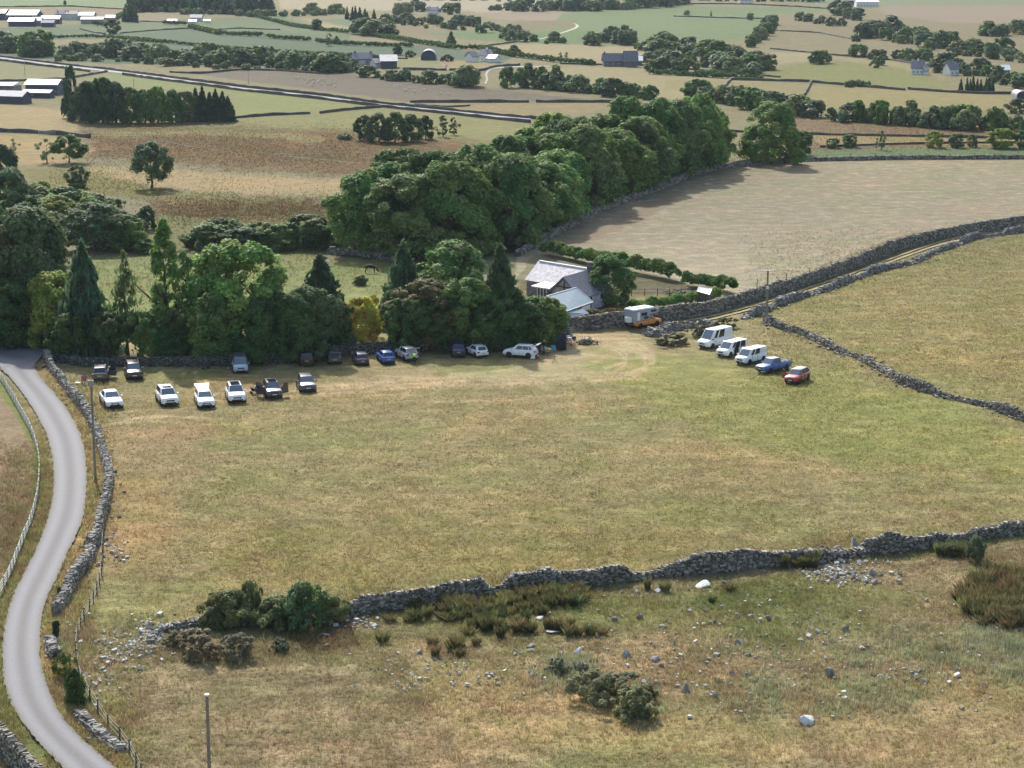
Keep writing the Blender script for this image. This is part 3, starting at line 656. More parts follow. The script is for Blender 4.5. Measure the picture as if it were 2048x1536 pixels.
# ---------------------------------------------------------------- foliage
def leaf_quads(P, Nn, size, g, asp=.62):
    """one pointed leaf-clump face per point"""
    n = len(P); Nn = Nn / (np.linalg.norm(Nn, axis=1, keepdims=True) + 1e-9)
    r = g.normal(size=(n, 3)); t = np.cross(Nn, r); t /= (np.linalg.norm(t, axis=1, keepdims=True) + 1e-9); b = np.cross(Nn, t)
    s = (size * g.uniform(.6, 1.35, n))[:, None]
    V = np.stack([P - t * s, P - b * s * asp + Nn * s * .12, P + t * s * g.uniform(.8, 1.2, (n, 1)), P + b * s * asp + Nn * s * .12], 1)
    return V.reshape(-1, 3), np.arange(n * 4).reshape(n, 4)
def rdir(g, n):
    v = g.normal(size=(n, 3)); return v / np.linalg.norm(v, axis=1, keepdims=True)
def crown(name, n, nl, size, seed, bottom=.03, lob=(.14, .3), egg=0.0, asp=2.4, wide=.35, base=.8, up=.3, m=None, solid=.55, fill=0):
    """broadleaf crown built of leaf clumps on boughs; radius 1, height 0..1 (asp = height over radius it is meant for)"""
    g = np.random.default_rng(seed)
    t = g.random(nl * 2); a = g.uniform(0, 6.283, nl * 2)
    def prof(t):
        return np.where(t > wide, np.sqrt(np.maximum(0, 1 - ((t - wide) / (1 - wide)) ** 2)) ** (1 + egg), base + (1 - base) * np.sin(np.clip(t / wide, 0, 1) * 1.5708))
    lump = 1 + .34 * np.sin(a * 2 + g.uniform(0, 6)) * np.sin(t * 5 + g.uniform(0, 6)) + .12 * np.sin(a * 3 + t * 7 + g.uniform(0, 6))
    pr = prof(t); k = g.random(nl * 2) < (pr + .25); t = t[k][:nl]; a = a[k][:nl]; pr = pr[k][:nl]; lump = lump[k][:nl]
    Rr = g.uniform(*lob, len(t)) * (.75 + .25 * pr)
    rad = np.maximum(0, pr * lump - Rr * .9) * (g.uniform(.82, 1.0, len(t)) if not fill else g.uniform(.1, 1.0, len(t)) ** .6)
    z = np.clip(bottom + (1 - bottom) * t, bottom + Rr / asp * .8, 1 - Rr / asp * g.uniform(.6, 1.0, len(t)))
    C = np.stack([np.cos(a) * rad, np.sin(a) * rad, z], 1)
    w_ = Rr ** 2; k = g.choice(len(C), n, p=w_ / w_.sum())
    q = rdir(g, n); sub = rdir(g, len(C) * 9).reshape(len(C), 9, 3); j = g.integers(0, 9, n)
    q = q * .6 + sub[k, j] * .7; q /= np.linalg.norm(q, axis=1, keepdims=True)
    q[:, 2] = np.where((q[:, 2] < -.35) & (g.random(n) < .6), -q[:, 2], q[:, 2])
    off = q * (Rr[k] * g.uniform(.6, 1.12, n))[:, None]; off[:, 2] /= asp
    P = C[k] + off
    rr = np.linalg.norm(P[:, :2], axis=1); keep = (rr > solid * np.minimum(1, prof(np.clip(P[:, 2], 0, 1)))) | (P[:, 2] > .75) | (g.random(n) < .12)
    out = np.stack([P[:, 0], P[:, 1], (P[:, 2] - .35) * 1.2], 1); out /= (np.linalg.norm(out, axis=1, keepdims=True) + 1e-9)
    Nn = q * .75 + out * .35 + rdir(g, n) * .6 + np.array([0, 0, up])
    P = P[keep]; Nn = Nn[keep]; P[:, 2] = np.maximum(P[:, 2], g.uniform(0, .04, len(P)))
    Q = P * np.array([1, 1, asp]); V, Fc = leaf_quads(Q, Nn, size, g); V[:, 2] /= asp
    return npmesh(name, V, Fc, m or M_LEAF)
def conifer(name, levels, nb, size, seed, droop=.18, sparse=0.0, wide=1.0, start=.04, per=26):
    g = np.random.default_rng(seed); PP = []; NN = []
    for i in range(levels):
        t = i / (levels - 1); z = start + (1 - start) * t ** .92
        L_ = ((1 - t) ** .8 * .95 + .03) * wide
        for k in range(max(3, int(nb * (1 - .5 * t)))):
            if g.random() < sparse: continue
            a = g.uniform(0, 6.283); l = L_ * g.uniform(.62, 1.12); n = max(4, int(per * (l + .12)))
            s = g.uniform(.12, 1, n) ** .8; w_ = g.normal(0, .085, n) * (s + .3) * (1 - .5 * t)
            x = np.cos(a) * s * l - np.sin(a) * w_; y = np.sin(a) * s * l + np.cos(a) * w_
            zz = z - droop * (s * l) ** 1.3 + g.normal(0, .008, n) + .05 * s ** 3 * l
            PP.append(np.stack([x, y, zz], 1)); NN.append(np.stack([np.cos(a) * .3 + g.normal(0, .5, n), np.sin(a) * .3 + g.normal(0, .5, n), .8 + g.normal(0, .35, n)], 1))
    P = np.concatenate(PP); P[:, 2] = np.maximum(P[:, 2], .01)
    V, Fc = leaf_quads(P, np.concatenate(NN), size, g, .5)
    # needles hang: flatten vertically in proportion to tall unit scale
    return npmesh(name, V, Fc, M_LEAF)
def limbs(name, seed, n=7, r=.028, top=.75, spread=.28, base=.22, lean=.02):
    """tapered trunk with limbs, unit height, radius relative to height"""
    g = random.Random(seed); mb = MB(); p = Vector((0, 0, -.02)); pts = [p.copy()]
    for i in range(6):
        p = p + Vector((g.uniform(-lean, lean), g.uniform(-lean, lean), (top + .02) / 6)); pts.append(p.copy())
    for i in range(6):
        mb.tube(pts[i], pts[i + 1], r * (1.25 if i == 0 else 1) * (1 - i / 6.6), r * (1 - (i + 1) / 6.6), 7)
    for i in range(n):
        t = base + (top - base) * (i + .5) / n; j = min(5, int(t / top * 6)); q = pts[j].lerp(pts[j + 1], t / top * 6 - j)
        a = g.uniform(0, 6.283); l = spread * g.uniform(.6, 1.1) * (1.15 - t)
        mid = q + Vector((math.cos(a) * l * .55, math.sin(a) * l * .55, l * .35)); end = mid + Vector((math.cos(a + .3) * l * .5, math.sin(a + .3) * l * .5, l * .5))
        mb.tube(q, mid, r * .42, r * .28, 5); mb.tube(mid, end, r * .28, r * .08, 5)
    me = bpy.data.meshes.new(name); me.from_pydata(mb.v, [], mb.f); me.materials.append(M_BARK); me.shade_smooth(); return me
BROAD = [crown('crown', 24000, 120, .048, s, lob=(.13, .27), wide=.3 + .05 * (s % 3)) for s in (1, 2, 3, 4, 5)]
BROADM = [crown('crown', 6500, 60, .085, s, lob=(.16, .30), wide=.38) for s in (11, 12, 13, 14)]
BROADF = [crown('crown', 1900, 30, .15, s, lob=(.2, .38), asp=2.0) for s in (21, 22, 23, 24)]
BUSHF = [crown('foliage', 900, 18, .2, s, bottom=.0, lob=(.28, .42), asp=1.2) for s in (31, 32)]
BUSH = [crown('foliage', 9000, 60, .055, s, bottom=.0, lob=(.13, .26), asp=1.3, fill=1, solid=0) for s in (41, 42)]
SPARSE = [crown('crown', 3800, 30, .055, s, bottom=.1, lob=(.12, .22), solid=0, fill=1) for s in (51, 52)]
LONE = crown('crown', 11000, 70, .06, 55, bottom=.16, lob=(.15, .27), wide=.45, base=.55)
POPLAR = crown('crown', 9000, 80, .10, 61, bottom=.03, lob=(.24, .42), egg=.3, asp=7, up=.5, wide=.3, base=.6)
CON = [conifer('crown', 40, 12, .085, s, droop=.14, wide=1.1) for s in (71, 72)]
CONS = conifer('crown', 30, 9, .06, 73, droop=.1, sparse=.35, start=.18, per=20)
CONF = [conifer('crown', 16, 8, .15, s, per=12) for s in (81, 82)]
TRUNK = [limbs('trunk', s) for s in (1, 2, 3)]
TRUNKC = limbs('trunk', 9, n=0, top=.96, r=.016)
# foliage base colours (albedo)
GREEN = dict((k_, (c_[0] * 2.3, c_[1] * 2.3, c_[2] * 2.0)) for k_, c_ in dict(mid=(.050,.086,.024), dark=(.030,.058,.018), grey=(.052,.078,.036), bright=(.068,.112,.028), yellow=(.10,.125,.026), gold=(.20,.165,.03),
             olive=(.058,.086,.030), rust=(.095,.078,.03), blue=(.032,.058,.032), con=(.026,.046,.024), far=(.056,.080,.042), farl=(.085,.108,.050), pale=(.12,.14,.085)).items())
FAR = []
def tree(px, py, hpx, wpx, kind, colr, label, group=None, name=None, cat='tree', seed=None, hm=None, _final=False):
    """foot at photo pixel px,py; hpx, wpx its size in photo pixels"""
    if kind == 'f' and not _final:
        FAR.append((hpx * wpx, (px, py, hpx, wpx, kind, colr, label, group, name, cat, seed, hm))); return
    p = W(px, py); s = scale_at(p); tilt = math.atan2(CAM_H, p.y)
    H = hm or hpx / s / math.cos(tilt) * .97; wd = wpx / s / 2
    i = int(seed if seed is not None else px * 13 + py * 7); g = random.Random(i)
    lib, tk = {'b': (BROAD, 1), 'm': (BROADM, 1), 'f': (BROADF, 1), 's': (SPARSE, 1), 'p': ([POPLAR], 1), 'l': ([LONE], 1), 'c': (CON, 2), 'cs': ([CONS], 2), 'cf': (CONF, 2), 'u': (BUSH, 0), 'uf': (BUSHF, 0)}[kind]
    nm = name or {'c': 'conifer', 'cs': 'conifer', 'cf': 'conifer', 'p': 'poplar_tree', 'u': 'bush', 'uf': 'bush'}.get(kind, 'broadleaf_tree')
    p.z -= .05
    t = empty(nm, p, 0, label=label, cat=cat, group=group)
    c = link('foliage' if tk == 0 else 'crown', g.choice(lib), t, rot=(0, 0, g.uniform(0, 6.28)), scale=(wd, wd * g.uniform(.85, 1.0), H))
    k = GREEN[colr] if isinstance(colr, str) else colr; v = g.uniform(.85, 1.18); hsh = g.uniform(-.06, .06)
    c.color = (k[0] * v * (1 + hsh), k[1] * v, k[2] * v * (1 - hsh), 1)
    if tk:
        me = TRUNKC if tk == 2 else g.choice(TRUNK)
        link('trunk', me, t, rot=(0, 0, g.uniform(0, 6.28)), scale=(H, H, H))
    else:
        link('stems', TRUNK[0], t, rot=(0, 0, g.uniform(0, 6.28)), scale=(H * .8, H * .8, H * .8))
    return t

# --- trees between the parked cars and the meadow (nearest row)
NEAR = [
 (60,668,255,190,'b','grey','large grey green tree at the left edge above the lane bend'),
 (-12,640,230,130,'b','dark','dark tree cut by the left edge behind the lane'),
 (112,696,142,138,'b','yellow','squat yellow green tree beside the lane bend'),
 (172,694,208,160,'c','blue','dark blue green conifer left of the thin spruce'),
 (256,696,198,122,'cs','grey','thin see-through spruce with bare lower trunk'),
 (335,692,262,72,'p','bright','tall narrow bright green poplar'),
 (372,692,195,80,'s','olive','thin feathery olive tree beside the poplar'),
 (312,703,72,95,'u','yellow','low yellow green bush under the thin spruce'),
 (478,693,212,225,'b','bright','broad bright green round topped tree behind the silver blue van'),
 (430,712,128,120,'b','mid','low dark green tree filling the gap left of the broad round topped tree'),
 (560,700,120,130,'b','dark','low dark tree right of the broad round topped tree'),
 (628,700,132,135,'b','grey','dark grey green tree in front of the pointed conifer'),
 (642,672,160,140,'c','con','dark pointed conifer left of the yellow bush'),
 (722,692,100,85,'b','gold','golden yellow bush like tree beside the meadow gap'),
 (748,672,85,55,'s','gold','small golden sapling at the meadow gap'),
 (790,694,60,45,'s','olive','thin straw coloured shrub behind the silver car'),
 (808,650,165,125,'c','blue','dark conifer right of the grazing black cow'),
 (905,640,160,180,'b','mid','round green tree behind the rusty topped tree'),
 (1000,690,198,120,'c','con','tall pointed spruce left of the cottage'),
 (850,692,135,150,'b',(.135,.135,.05),'broad tree with rusty brown top behind the back row of cars'),
 (935,694,140,140,'b','mid','dark green tree behind the dark blue and white cars'),
 (1010,692,120,120,'b','dark','dark tree behind the white car with its boot open'),
 (1085,684,92,110,'b','bright','bright green low tree beside the black tent'),
 (900,690,100,120,'b','dark','low dark tree filling under the rusty topped tree'),
 (1050,694,90,90,'b','dark','low dark tree right of the tall pointed spruce'),
 (30,694,120,130,'b','dark','dark tree left of the squat yellow green tree'),
 (400,690,120,110,'b','dark','dark tree between the feathery tree and the broad round topped tree'),
(140,706,84,90,'l','dark','dark small tree between the squat yellow green tree and the conifer'),
 (215,706,84,90,'l','dark','dark small tree between the conifer and the thin spruce'),
 (285,706,88,84,'l','mid','green small tree between the thin spruce and the poplar'),
 (350,706,90,90,'b','dark','dark low tree at the foot of the poplar'),
 (515,712,120,120,'b','dark','dark low tree behind the row, right of the silver blue van'),
 (590,708,124,110,'b','dark','dark low tree behind the black car'),
 (672,703,104,90,'b','dark','dark low tree left of the golden bush'),
 (810,700,104,90,'b','dark','dark low tree right of the golden bush'),
 (880,698,110,100,'b','dark','dark low tree behind the dark blue car'),
 (975,698,92,100,'b','dark','dark low tree behind the small white four by four'),
 (-60,690,180,150,'b','dark','dark tree beyond the left edge by the lane'),
 (1216,606,98,104,'b','mid','green garden tree hiding the right end of the cottage'),
]
for a in NEAR:
    if a[0] < 640 and a[1] >= 688: a = (a[0], min(a[1] + 12, 722 if a[0] > 130 else 694), a[2] + 10) + a[3:]
    tree(*a)
# --- middle distance, left
MID = [
 (190,498,95,140,'b','grey','rounded grey green thicket tree above the thin spruce'),
 (250,500,70,90,'b','mid','small green tree at the edge of the meadow left of the poplar'),
 (110,470,80,110,'b','yellow','yellow green bushy tree above the left tree group'),
 (60,520,110,150,'b','grey','grey green tree at the upper left of the lane trees'),
 (25,445,110,100,'b','grey','grey leaved tree near the left edge above the lane trees'),
 (-5,400,115,90,'b','blue','dark tree cut by the left edge beside the straw field'),
 (75,430,60,100,'m','olive','low olive scrub tree by the straw coloured field'),
 (150,430,50,110,'m','bright','bright low scrub tree above the thicket'),
 (215,440,45,90,'m','olive','olive scrub tree left of the small dark tree'),
 (303,376,94,84,'l','grey','lone round tree with visible trunk standing in the straw field'),
 (138,326,58,72,'l','mid','round tree in front of the dark field wall at left'),
 (94,326,50,45,'s','pale','pale half dead tree beside the round tree at left'),
 (28,304,28,22,'s','pale','tiny pale sapling in the straw field at left'),
 (155,376,46,46,'m','grey','small grey tree below the round tree at left'),
 (294,459,48,46,'m','dark','small dark tree above the poplar tip'),
 (612,494,66,105,'m','dark','dark rounded bushy tree left of the wood'),
 (560,498,50,70,'m','mid','mid green shrub beside the dark rounded bushy tree'),
 (520,495,52,80,'m','olive','yellowish green scrub behind the broad round topped tree'),
 (465,486,50,80,'m','mid','green scrub patch at the brown marsh edge'),
 (430,470,34,50,'m','grey','small grey green scrub at the brown marsh edge'),
 (395,492,26,60,'uf','olive','low olive scrub right of the poplar tip'),
 (290,506,30,44,'m','mid','small round shrub at the meadow corner left of the poplar'),
 (1544,328,126,126,'b','bright','large round tree standing apart at the right end of the wood'),
 (1600,312,50,60,'m','mid','small tree tucked right of the large round tree'),
 (1698,294,26,38,'m','olive','small bushy tree beyond the crest of the pale field'),
 (1666,296,20,34,'m','olive','low bush left of the small bushy tree beyond the crest'),
 (1762,300,40,26,'s','grey','thin tree with bare trunk beyond the crest'),
 (1868,295,34,40,'m','yellow','first round yellow green tree in the row beyond the crest'),
 (1912,295,28,38,'m','olive','low rounded tree between the two yellow green trees beyond the crest'),
 (1944,294,26,24,'m','olive','small tree left of the broad yellow green tree beyond the crest'),
 (2002,296,40,62,'m','yellow','broad yellow green tree in the row beyond the crest'),
 (2046,296,36,36,'m','olive','tree cut by the right edge beyond the crest'),
 (2034,226,30,44,'m','far','spreading tree near the small arched barn at the right edge'),
]
for a in MID: tree(*a)
# scrub thicket behind the lane trees and along the marsh edge
g = random.Random(77)
for k in range(26):
    x = g.uniform(-20, 290); y = 395 + (x + 20) * .22 + g.uniform(0, 55); h = g.uniform(44, 78)
    if y > 500: y = 500 - g.uniform(0, 12)
    tree(x, y, h, h * g.uniform(1.1, 1.5), 'm', g.choice(['grey','olive','mid','bright','dark','grey']), 'rounded scrub tree in the thicket behind the lane trees', group='thicket behind the lane trees', seed=k + 400)
for k in range(16):
    x = g.uniform(400, 670); y = 492 + g.uniform(-22, 12); h = g.uniform(26, 54)
    tree(x, y, h, h * g.uniform(1.2, 1.9), 'm', g.choice(['mid','olive','mid','dark','grey']), 'scrub tree in the tangled line between the meadow and the brown marsh', group='scrub along the marsh edge', seed=k + 500)
# clump in the marsh
for k, (x, y, h, w_) in enumerate([(730,280,50,42),(758,284,58,55),(790,284,60,58),(822,282,55,50),(852,278,48,34),(886,274,44,36),(908,270,36,28)]):
    tree(x, y, h, w_, 'm' if k < 5 else 's', 'grey' if k % 2 else 'dark', 'grey green tree in the small clump standing in the brown marsh' if k < 5 else 'thin tree at the right end of the clump in the brown marsh', group='tree clump in the marsh')
tree(690,279,12,30,'uf','grey','low bush left of the tree clump in the marsh')
# dark shelter belt by the farm
for k, (x, y, h, w_, kd, c) in enumerate([(143,236,106,38,'m','blue'),(160,242,70,50,'m','blue'),(182,245,84,62,'b','con'),(206,246,92,64,'b','dark'),(232,246,84,60,'b','blue'),(262,246,72,56,'b','mid'),(290,246,68,52,'b','mid'),(316,246,74,50,'b','bright'),(345,245,66,50,'b','mid'),(372,244,62,46,'b','olive')]):
    tree(x, y, h, w_, kd, c, 'dark broad tree in the shelter belt right of the white roofed barn' if k > 1 else ('tall dark tree at the left end of the shelter belt beside the barn' if k == 0 else 'second tree of the shelter belt beside the barn'), group='shelter belt beside the white roofed barn')
for k, (x, h) in enumerate([(392,66),(406,70),(420,58),(432,64),(446,60),(457,50)]):
    tree(x, 243, h, 38, 'c', 'con', 'narrow dark conifer at the right end of the shelter belt', group='conifers of the shelter belt')
# --- the wood
WOODP = [(726,508),(760,474),(820,466),(900,460),(1000,430),(1100,384),(1200,364),(1300,343),(1400,328),(1428,328),(1410,342),(1310,370),(1190,410),(1100,452),(1005,500),(900,513),(800,516)]
WP = [W(*p) for p in WOODP]
def inside(x, y, P):
    r = False
    for i in range(len(P)):
        a, b = P[i], P[(i + 1) % len(P)]
        if (a.y > y) != (b.y > y) and x < (b.x - a.x) * (y - a.y) / (b.y - a.y) + a.x: r = not r
    return r
g = random.Random(5); got = []
x0, x1 = min(p.x for p in WP), max(p.x for p in WP); y0, y1 = min(p.y for p in WP), max(p.y for p in WP)
for _ in range(9000):
    x, y = g.uniform(x0, x1), g.uniform(y0, y1)
    if inside(x, y, WP) and all((x - a) ** 2 + ((y - b) * .75) ** 2 > 5.9 ** 2 for a, b in got): got.append((x, y))
got.sort(key=lambda q: q[1])
for k, (x, y) in enumerate(got):
    px, py = px_of(x, y, float(hgt(x, y))); s = FPX / y
    H = g.uniform(12.5, 17.0) * (1.08 if px > 1250 else 1) * (1.12 if px < 860 else 1); c = g.choice(['mid','mid','bright','mid','dark','olive','bright','bright'])
    front = y < y0 + 14
    lb = {'rust': 'rust tinged tree in the long wood', 'bright': 'light green tree in the long wood beside the pale field', 'olive': 'olive green tree in the long wood', 'dark': 'dark green tree in the long wood', 'mid': 'mid green tree in the long wood beside the pale field'}[c]
    tree(px, py, 0, g.uniform(12, 16.5) * s, 'b', c, lb, group='trees of the long wood', seed=k * 31 + 5, hm=H)
# --- far belts: individual trees along the valley hedgerows
def belt(pts, n, h, label, colr=('far', 'far', 'farl', 'mid'), kind='f', spread=3, wf=(1.1, 1.7), seed=0, group=None, bush=.25, bl=None):
    g = random.Random(seed + n); P = resample(pts, 400)
    for k in range(n):
        t = (k + g.uniform(.2, .8)) / n; x, y = P[int(t * 399)]
        hh = g.uniform(*h) * 1.12; kd = kind
        if kind == 'f' and g.random() < bush: hh *= .55; kd = 'uf'
        yy = y + g.uniform(-spread, spread)
        if kd == 'uf': lb = bl or label.replace('tree', 'bush')
        else: lb = label
        tree(x, yy, hh, hh * g.uniform(*wf), kd, g.choice(colr), lb, group=group or label.replace('tree', 'trees') + 's'[:0], seed=seed * 997 + k)
belt([(470-360,118),(190,112),(300,118),(420,128),(560,134),(700,142)], 40, (16,36), 'dark tree in the long belt above the valley road', seed=1, spread=5)
belt([(120,120),(250,126),(420,136),(560,140),(700,146)], 18, (9,16), 'dark low tree in front of the belt above the valley road', seed=101, spread=2, wf=(1.4,2.2))
belt([(-30,95),(20,100),(60,112),(100,112)], 10, (26,46), 'big dark tree at the left edge above the valley road', seed=2, spread=8)
belt([(700,140),(740,154),(800,162),(880,166),(930,170)], 15, (10,26), 'tree in the hedgerow below the arched barn', seed=3, spread=2)
belt([(925,172),(942,172)], 2, (34,40), 'dark tall tree at the end of the hedgerow below the arched barn', seed=33, spread=1, bush=0)
belt([(1003,173),(1046,174),(1090,176),(1120,180)], 5, (34,44), 'big dark tree left in the belt beyond the wood', seed=4, spread=2, wf=(.8,1.0), bush=0)
belt([(1090,178),(1180,186),(1260,194),(1310,198)], 14, (20,36), 'dark tree in the belt beyond the left part of the wood', seed=5, spread=3)
belt([(1380,190),(1450,205),(1540,222),(1630,232)], 20, (22,40), 'dark tree in the belt beyond the right part of the wood', seed=6, spread=6)
belt([(1660,240),(1740,246),(1850,252),(1960,258),(2060,262)], 24, (22,44), 'dark tree in the belt above the green strip at right', seed=7, spread=4, wf=(.7,1.3))
belt([(1000,78),(1040,80),(1060,76)], 4, (14,22), 'tree beside the curving hillside track', seed=8, bush=0)
belt([(1040,50+30),(1100,86),(1140,88)], 5, (12,24), 'tree in a gap of the pink hay field edge', seed=9)
belt([(1180,84),(1260,92),(1340,100),(1420,108),(1480,110)], 24, (16,32), 'dark tree in the upper belt right of centre', seed=10, spread=7)
belt([(1290,118),(1370,126),(1450,136),(1540,148)], 26, (18,34), 'dark tree in the thick belt above the long straw field', seed=11, spread=9)
belt([(1400,150),(1460,152),(1530,154)], 10, (9,16), 'low dark tree at the foot of the thick belt', seed=111, spread=3, wf=(1.4,2))
belt([(1300,140),(1380,146)], 8, (18,30), 'dark tree right beside the long farmhouse', seed=112, spread=5)
belt([(1500,96),(1530,70),(1545,48)], 9, (14,24), 'tree climbing the hedge between the green field and rough pasture', seed=12, spread=3)
belt([(1590,40),(1625,45),(1660,52),(1690,50)], 6, (10,18), 'tree dotted in the upper rough pasture', seed=13, bush=.1)
belt([(1670,25),(1700,36),(1720,38)], 6, (18,34), 'dark tree beside the far white shed', seed=14, spread=4)
belt([(1710,78),(1780,76),(1850,90),(1920,102),(2040,118)], 34, (14,34), 'dark tree in the belt across the rough pasture at right', seed=15, spread=10)
belt([(1960,70),(2040,66),(2100,70)], 10, (18,30), 'dark tree in the group at the far right edge', seed=16, spread=6)
belt([(1900,118),(1960,110),(2048,124),(2100,120)], 14, (8,14), 'low scrub tree on the right slope', seed=17, spread=10, wf=(1.3,2.2))
belt([(1690,110),(1740,116),(1780,118),(1870,122)], 8, (16,26), 'tree above the olive hill field', seed=18, spread=3, bush=.1)
belt([(1630,128),(1652,128)], 2, (20,26), 'dark clipped tree at the top corner of the olive hill field', seed=19, bush=0)
belt([(1740,132),(1765,133)], 2, (14,18), 'small tree on the crown of the olive hill field', seed=20, bush=0)
belt([(1860,140),(1960,150),(2000,166),(2048,176)], 16, (18,32), 'tree beside the white houses at right', seed=21, spread=6)
belt([(1920,182),(1990,184)], 9, (20,28), 'dark conifer in the block below the white houses', kind='cf', colr=('con',), seed=22, spread=2, wf=(.5,.7))
belt([(1690,172),(1740,174)], 4, (8,13), 'low bush at the foot of the olive hill field', kind='uf', seed=23, spread=2, wf=(1.4,2))
belt([(760,52),(860,50),(960,60),(1040,62)], 34, (11,20), 'dark tree of the marshy hillside copse', seed=24, spread=7, wf=(1.0,1.6))
belt([(716,70),(780,72)], 8, (22,32), 'big dark tree left of the marshy hollow', seed=25, spread=3, bush=0)
belt([(690,36),(720,40),(750,38)], 7, (16,24), 'dark conifer in the small block at top centre', kind='cf', colr=('con',), seed=26, spread=3, wf=(.5,.8))
belt([(790,28),(830,24),(880,24),(915,28)], 8, (12,24), 'tree by the houses at the top centre', seed=27, spread=3)
belt([(980,20),(1030,22)], 4, (8,14), 'small tree on the pale field edge at the top', seed=28, spread=1)
belt([(1020,20),(1080,22),(1150,22),(1240,18),(1340,12),(1380,6)], 26, (16,30), 'dark tree in the belt at the top right of centre', seed=29, spread=2)
belt([(1240,0),(1500,2),(1650,4)], 22, (10,18), 'dark tree in the belt at the very top right', seed=30, spread=1)
belt([(660,-1),(800,0),(960,2),(1060,3)], 16, (6,12), 'small dark tree on the skyline fields at the top', seed=301, spread=1)
belt([(258,24),(300,22),(380,24),(470,27),(545,28)], 42, (26,40), 'blue dark conifer in the plantation at the top left', kind='cf', colr=('con','blue'), seed=31, spread=2, wf=(.75,1.0))
belt([(258,26),(310,24),(400,30),(470,30),(560,34),(640,32)], 20, (7,14), 'pale green bush along the foot of the plantation', kind='uf', colr=('farl',), seed=32, spread=2, wf=(1.2,1.8))
belt([(620,30),(650,30),(690,26)], 6, (12,22), 'tree right of the plantation', seed=331, spread=2)
belt([(248,44),(276,45)], 5, (24,28), 'dark conifer pair right of the large farm', kind='cf', colr=('con',), seed=34, spread=1, wf=(.5,.7))
tree(226,68,30,34,'m','dark','lone very dark tree in front of the large farm')
tree(634,60,22,28,'f','dark','dark tree on the hedge right of the plantation')
tree(657,92,26,22,'s','far','split ivy covered tree among the green fields', seed=5)
tree(673,88,16,14,'f','far','small tree beside the split tree among the green fields')
tree(902,94,30,34,'cf','dark','big dark cedar shaped tree on the hedge at top centre', seed=3)
tree(795,110,22,22,'f','dark','dark tree above the arched barn')
tree(819,114,14,22,'f','far','low tree left of the arched barn')
tree(894,122,14,26,'f','dark','dark bush right of the arched barn', name='bush', cat='bush')
tree(1028,110,20,24,'f','far','round tree at the tip of the pink hay field')
tree(1120,124,20,16,'s','far','thin crowned tree on the straw field edge, left one', seed=8)
tree(1132,122,18,18,'s','far','thin crowned tree on the straw field edge, right one', seed=9)
tree(1250,63,14,18,'f','far','lone round tree on the pale green hillside')
tree(1500,40,14,18,'f','far','lone tree on the wall of the upper green field')
tree(1374,30,10,12,'f','farl','tiny pale tree near the upper green field wall')
tree(1422,32,11,6,'cf','far','tiny pointed tree on the upper green field wall')
tree(212,84,6,7,'f','dark','tiny dark tree on the field below the large farm')
tree(130,10,9,8,'f','far','small tree on the boundary wall above the farm')
# beyond about 300 trees the smallest far ones are one mass
M_LEAFC = leaf_mat('leaf_far_mass', vcol=True)
def mesh_arrays(me):
    v = np.empty(len(me.vertices) * 3, np.float32); me.vertices.foreach_get('co', v); return v.reshape(-1, 3)
def flush_far(keep):
    FAR.sort(key=lambda q: -q[0])
    for a, b in FAR[:keep]: tree(*b, _final=True)
    VV = []; CC = []
    for a, (px, py, hpx, wpx, kind, colr, label, group, name, cat, seed, hm) in FAR[keep:]:
        p = W(px, py); s = scale_at(p); H = hpx / s * .99; wd = wpx / s / 2; g = random.Random(int(seed if seed is not None else px * 13 + py * 7))
        v = mesh_arrays(g.choice(BROADF)) * np.array([wd, wd, H]); an = g.uniform(0, 6.28)
        v = np.stack([v[:, 0] * math.cos(an) - v[:, 1] * math.sin(an) + p.x, v[:, 0] * math.sin(an) + v[:, 1] * math.cos(an) + p.y, v[:, 2] + p.z - .05], 1)
        VV.append(v); k = GREEN[colr]; q = g.uniform(.85, 1.18); CC.append(np.tile((k[0] * q, k[1] * q, k[2] * q, 1), (len(v), 1)))
    V = np.concatenate(VV); me = npmesh('distant_trees', V, np.arange(len(V)).reshape(-1, 4), M_LEAFC, False, np.concatenate(CC))
    tag(link('distant_trees', me), 'small dark trees dotted along the farthest hedgerows', 'trees', kind='stuff')
_nb = sum(1 for o in bpy.data.objects if o.name.startswith('broadleaf_tree'))
flush_far(298 - _nb)
# hedges
def hedge(pts, h, th, label, colr='far', dens=9, size=.5, name='hedge', seed=0, group=None):
    g = np.random.default_rng(seed + abs(int(pts[0][0]))); L_ = line(pts, 1.0); A = np.array(L_)
    tot = (len(L_) - 1); n = int(tot * dens * (h + th)); k = g.integers(0, len(L_) - 1, n); t = g.random((n, 1))
    c = A[k] * (1 - t) + A[k + 1] * t; dd = A[k + 1] - A[k]; dd /= np.linalg.norm(dd, axis=1, keepdims=True) + 1e-9
    an = g.uniform(-.3, math.pi + .3, n); hh = h * (.62 + .6 * vnoise(c[:, 0] / 1.3, c[:, 1] / 1.3, 4)); r = g.uniform(.75, 1.05, n)
    P = c.copy(); P[:, 0] += -dd[:, 1] * np.cos(an) * th / 2 * r; P[:, 1] += dd[:, 0] * np.cos(an) * th / 2 * r
    P[:, 2] += np.maximum(.05, np.sin(an) * r * .5 + .5) * hh
    Nn = np.stack([-dd[:, 1] * np.cos(an), dd[:, 0] * np.cos(an), np.sin(an)], 1) + rdir(g, n) * .8
    V, Fc = leaf_quads(P, Nn, np.full(n, size), g); me = npmesh(name, V, Fc, M_LEAF); o = link(name, me); k_ = GREEN[colr]; o.color = (*k_, 1)
    return tag(o, label, 'hedge', group)
hedge([(380,56),(410,63),(440,70),(525,74)], 2.2, 2.2, 'dark hedge crossing the green fields, left piece', 'dark', 5, .7)
hedge([(535,76),(570,79),(620,82)], 1.9, 2.0, 'dark hedge crossing the green fields, middle piece', 'dark', 5, .7)
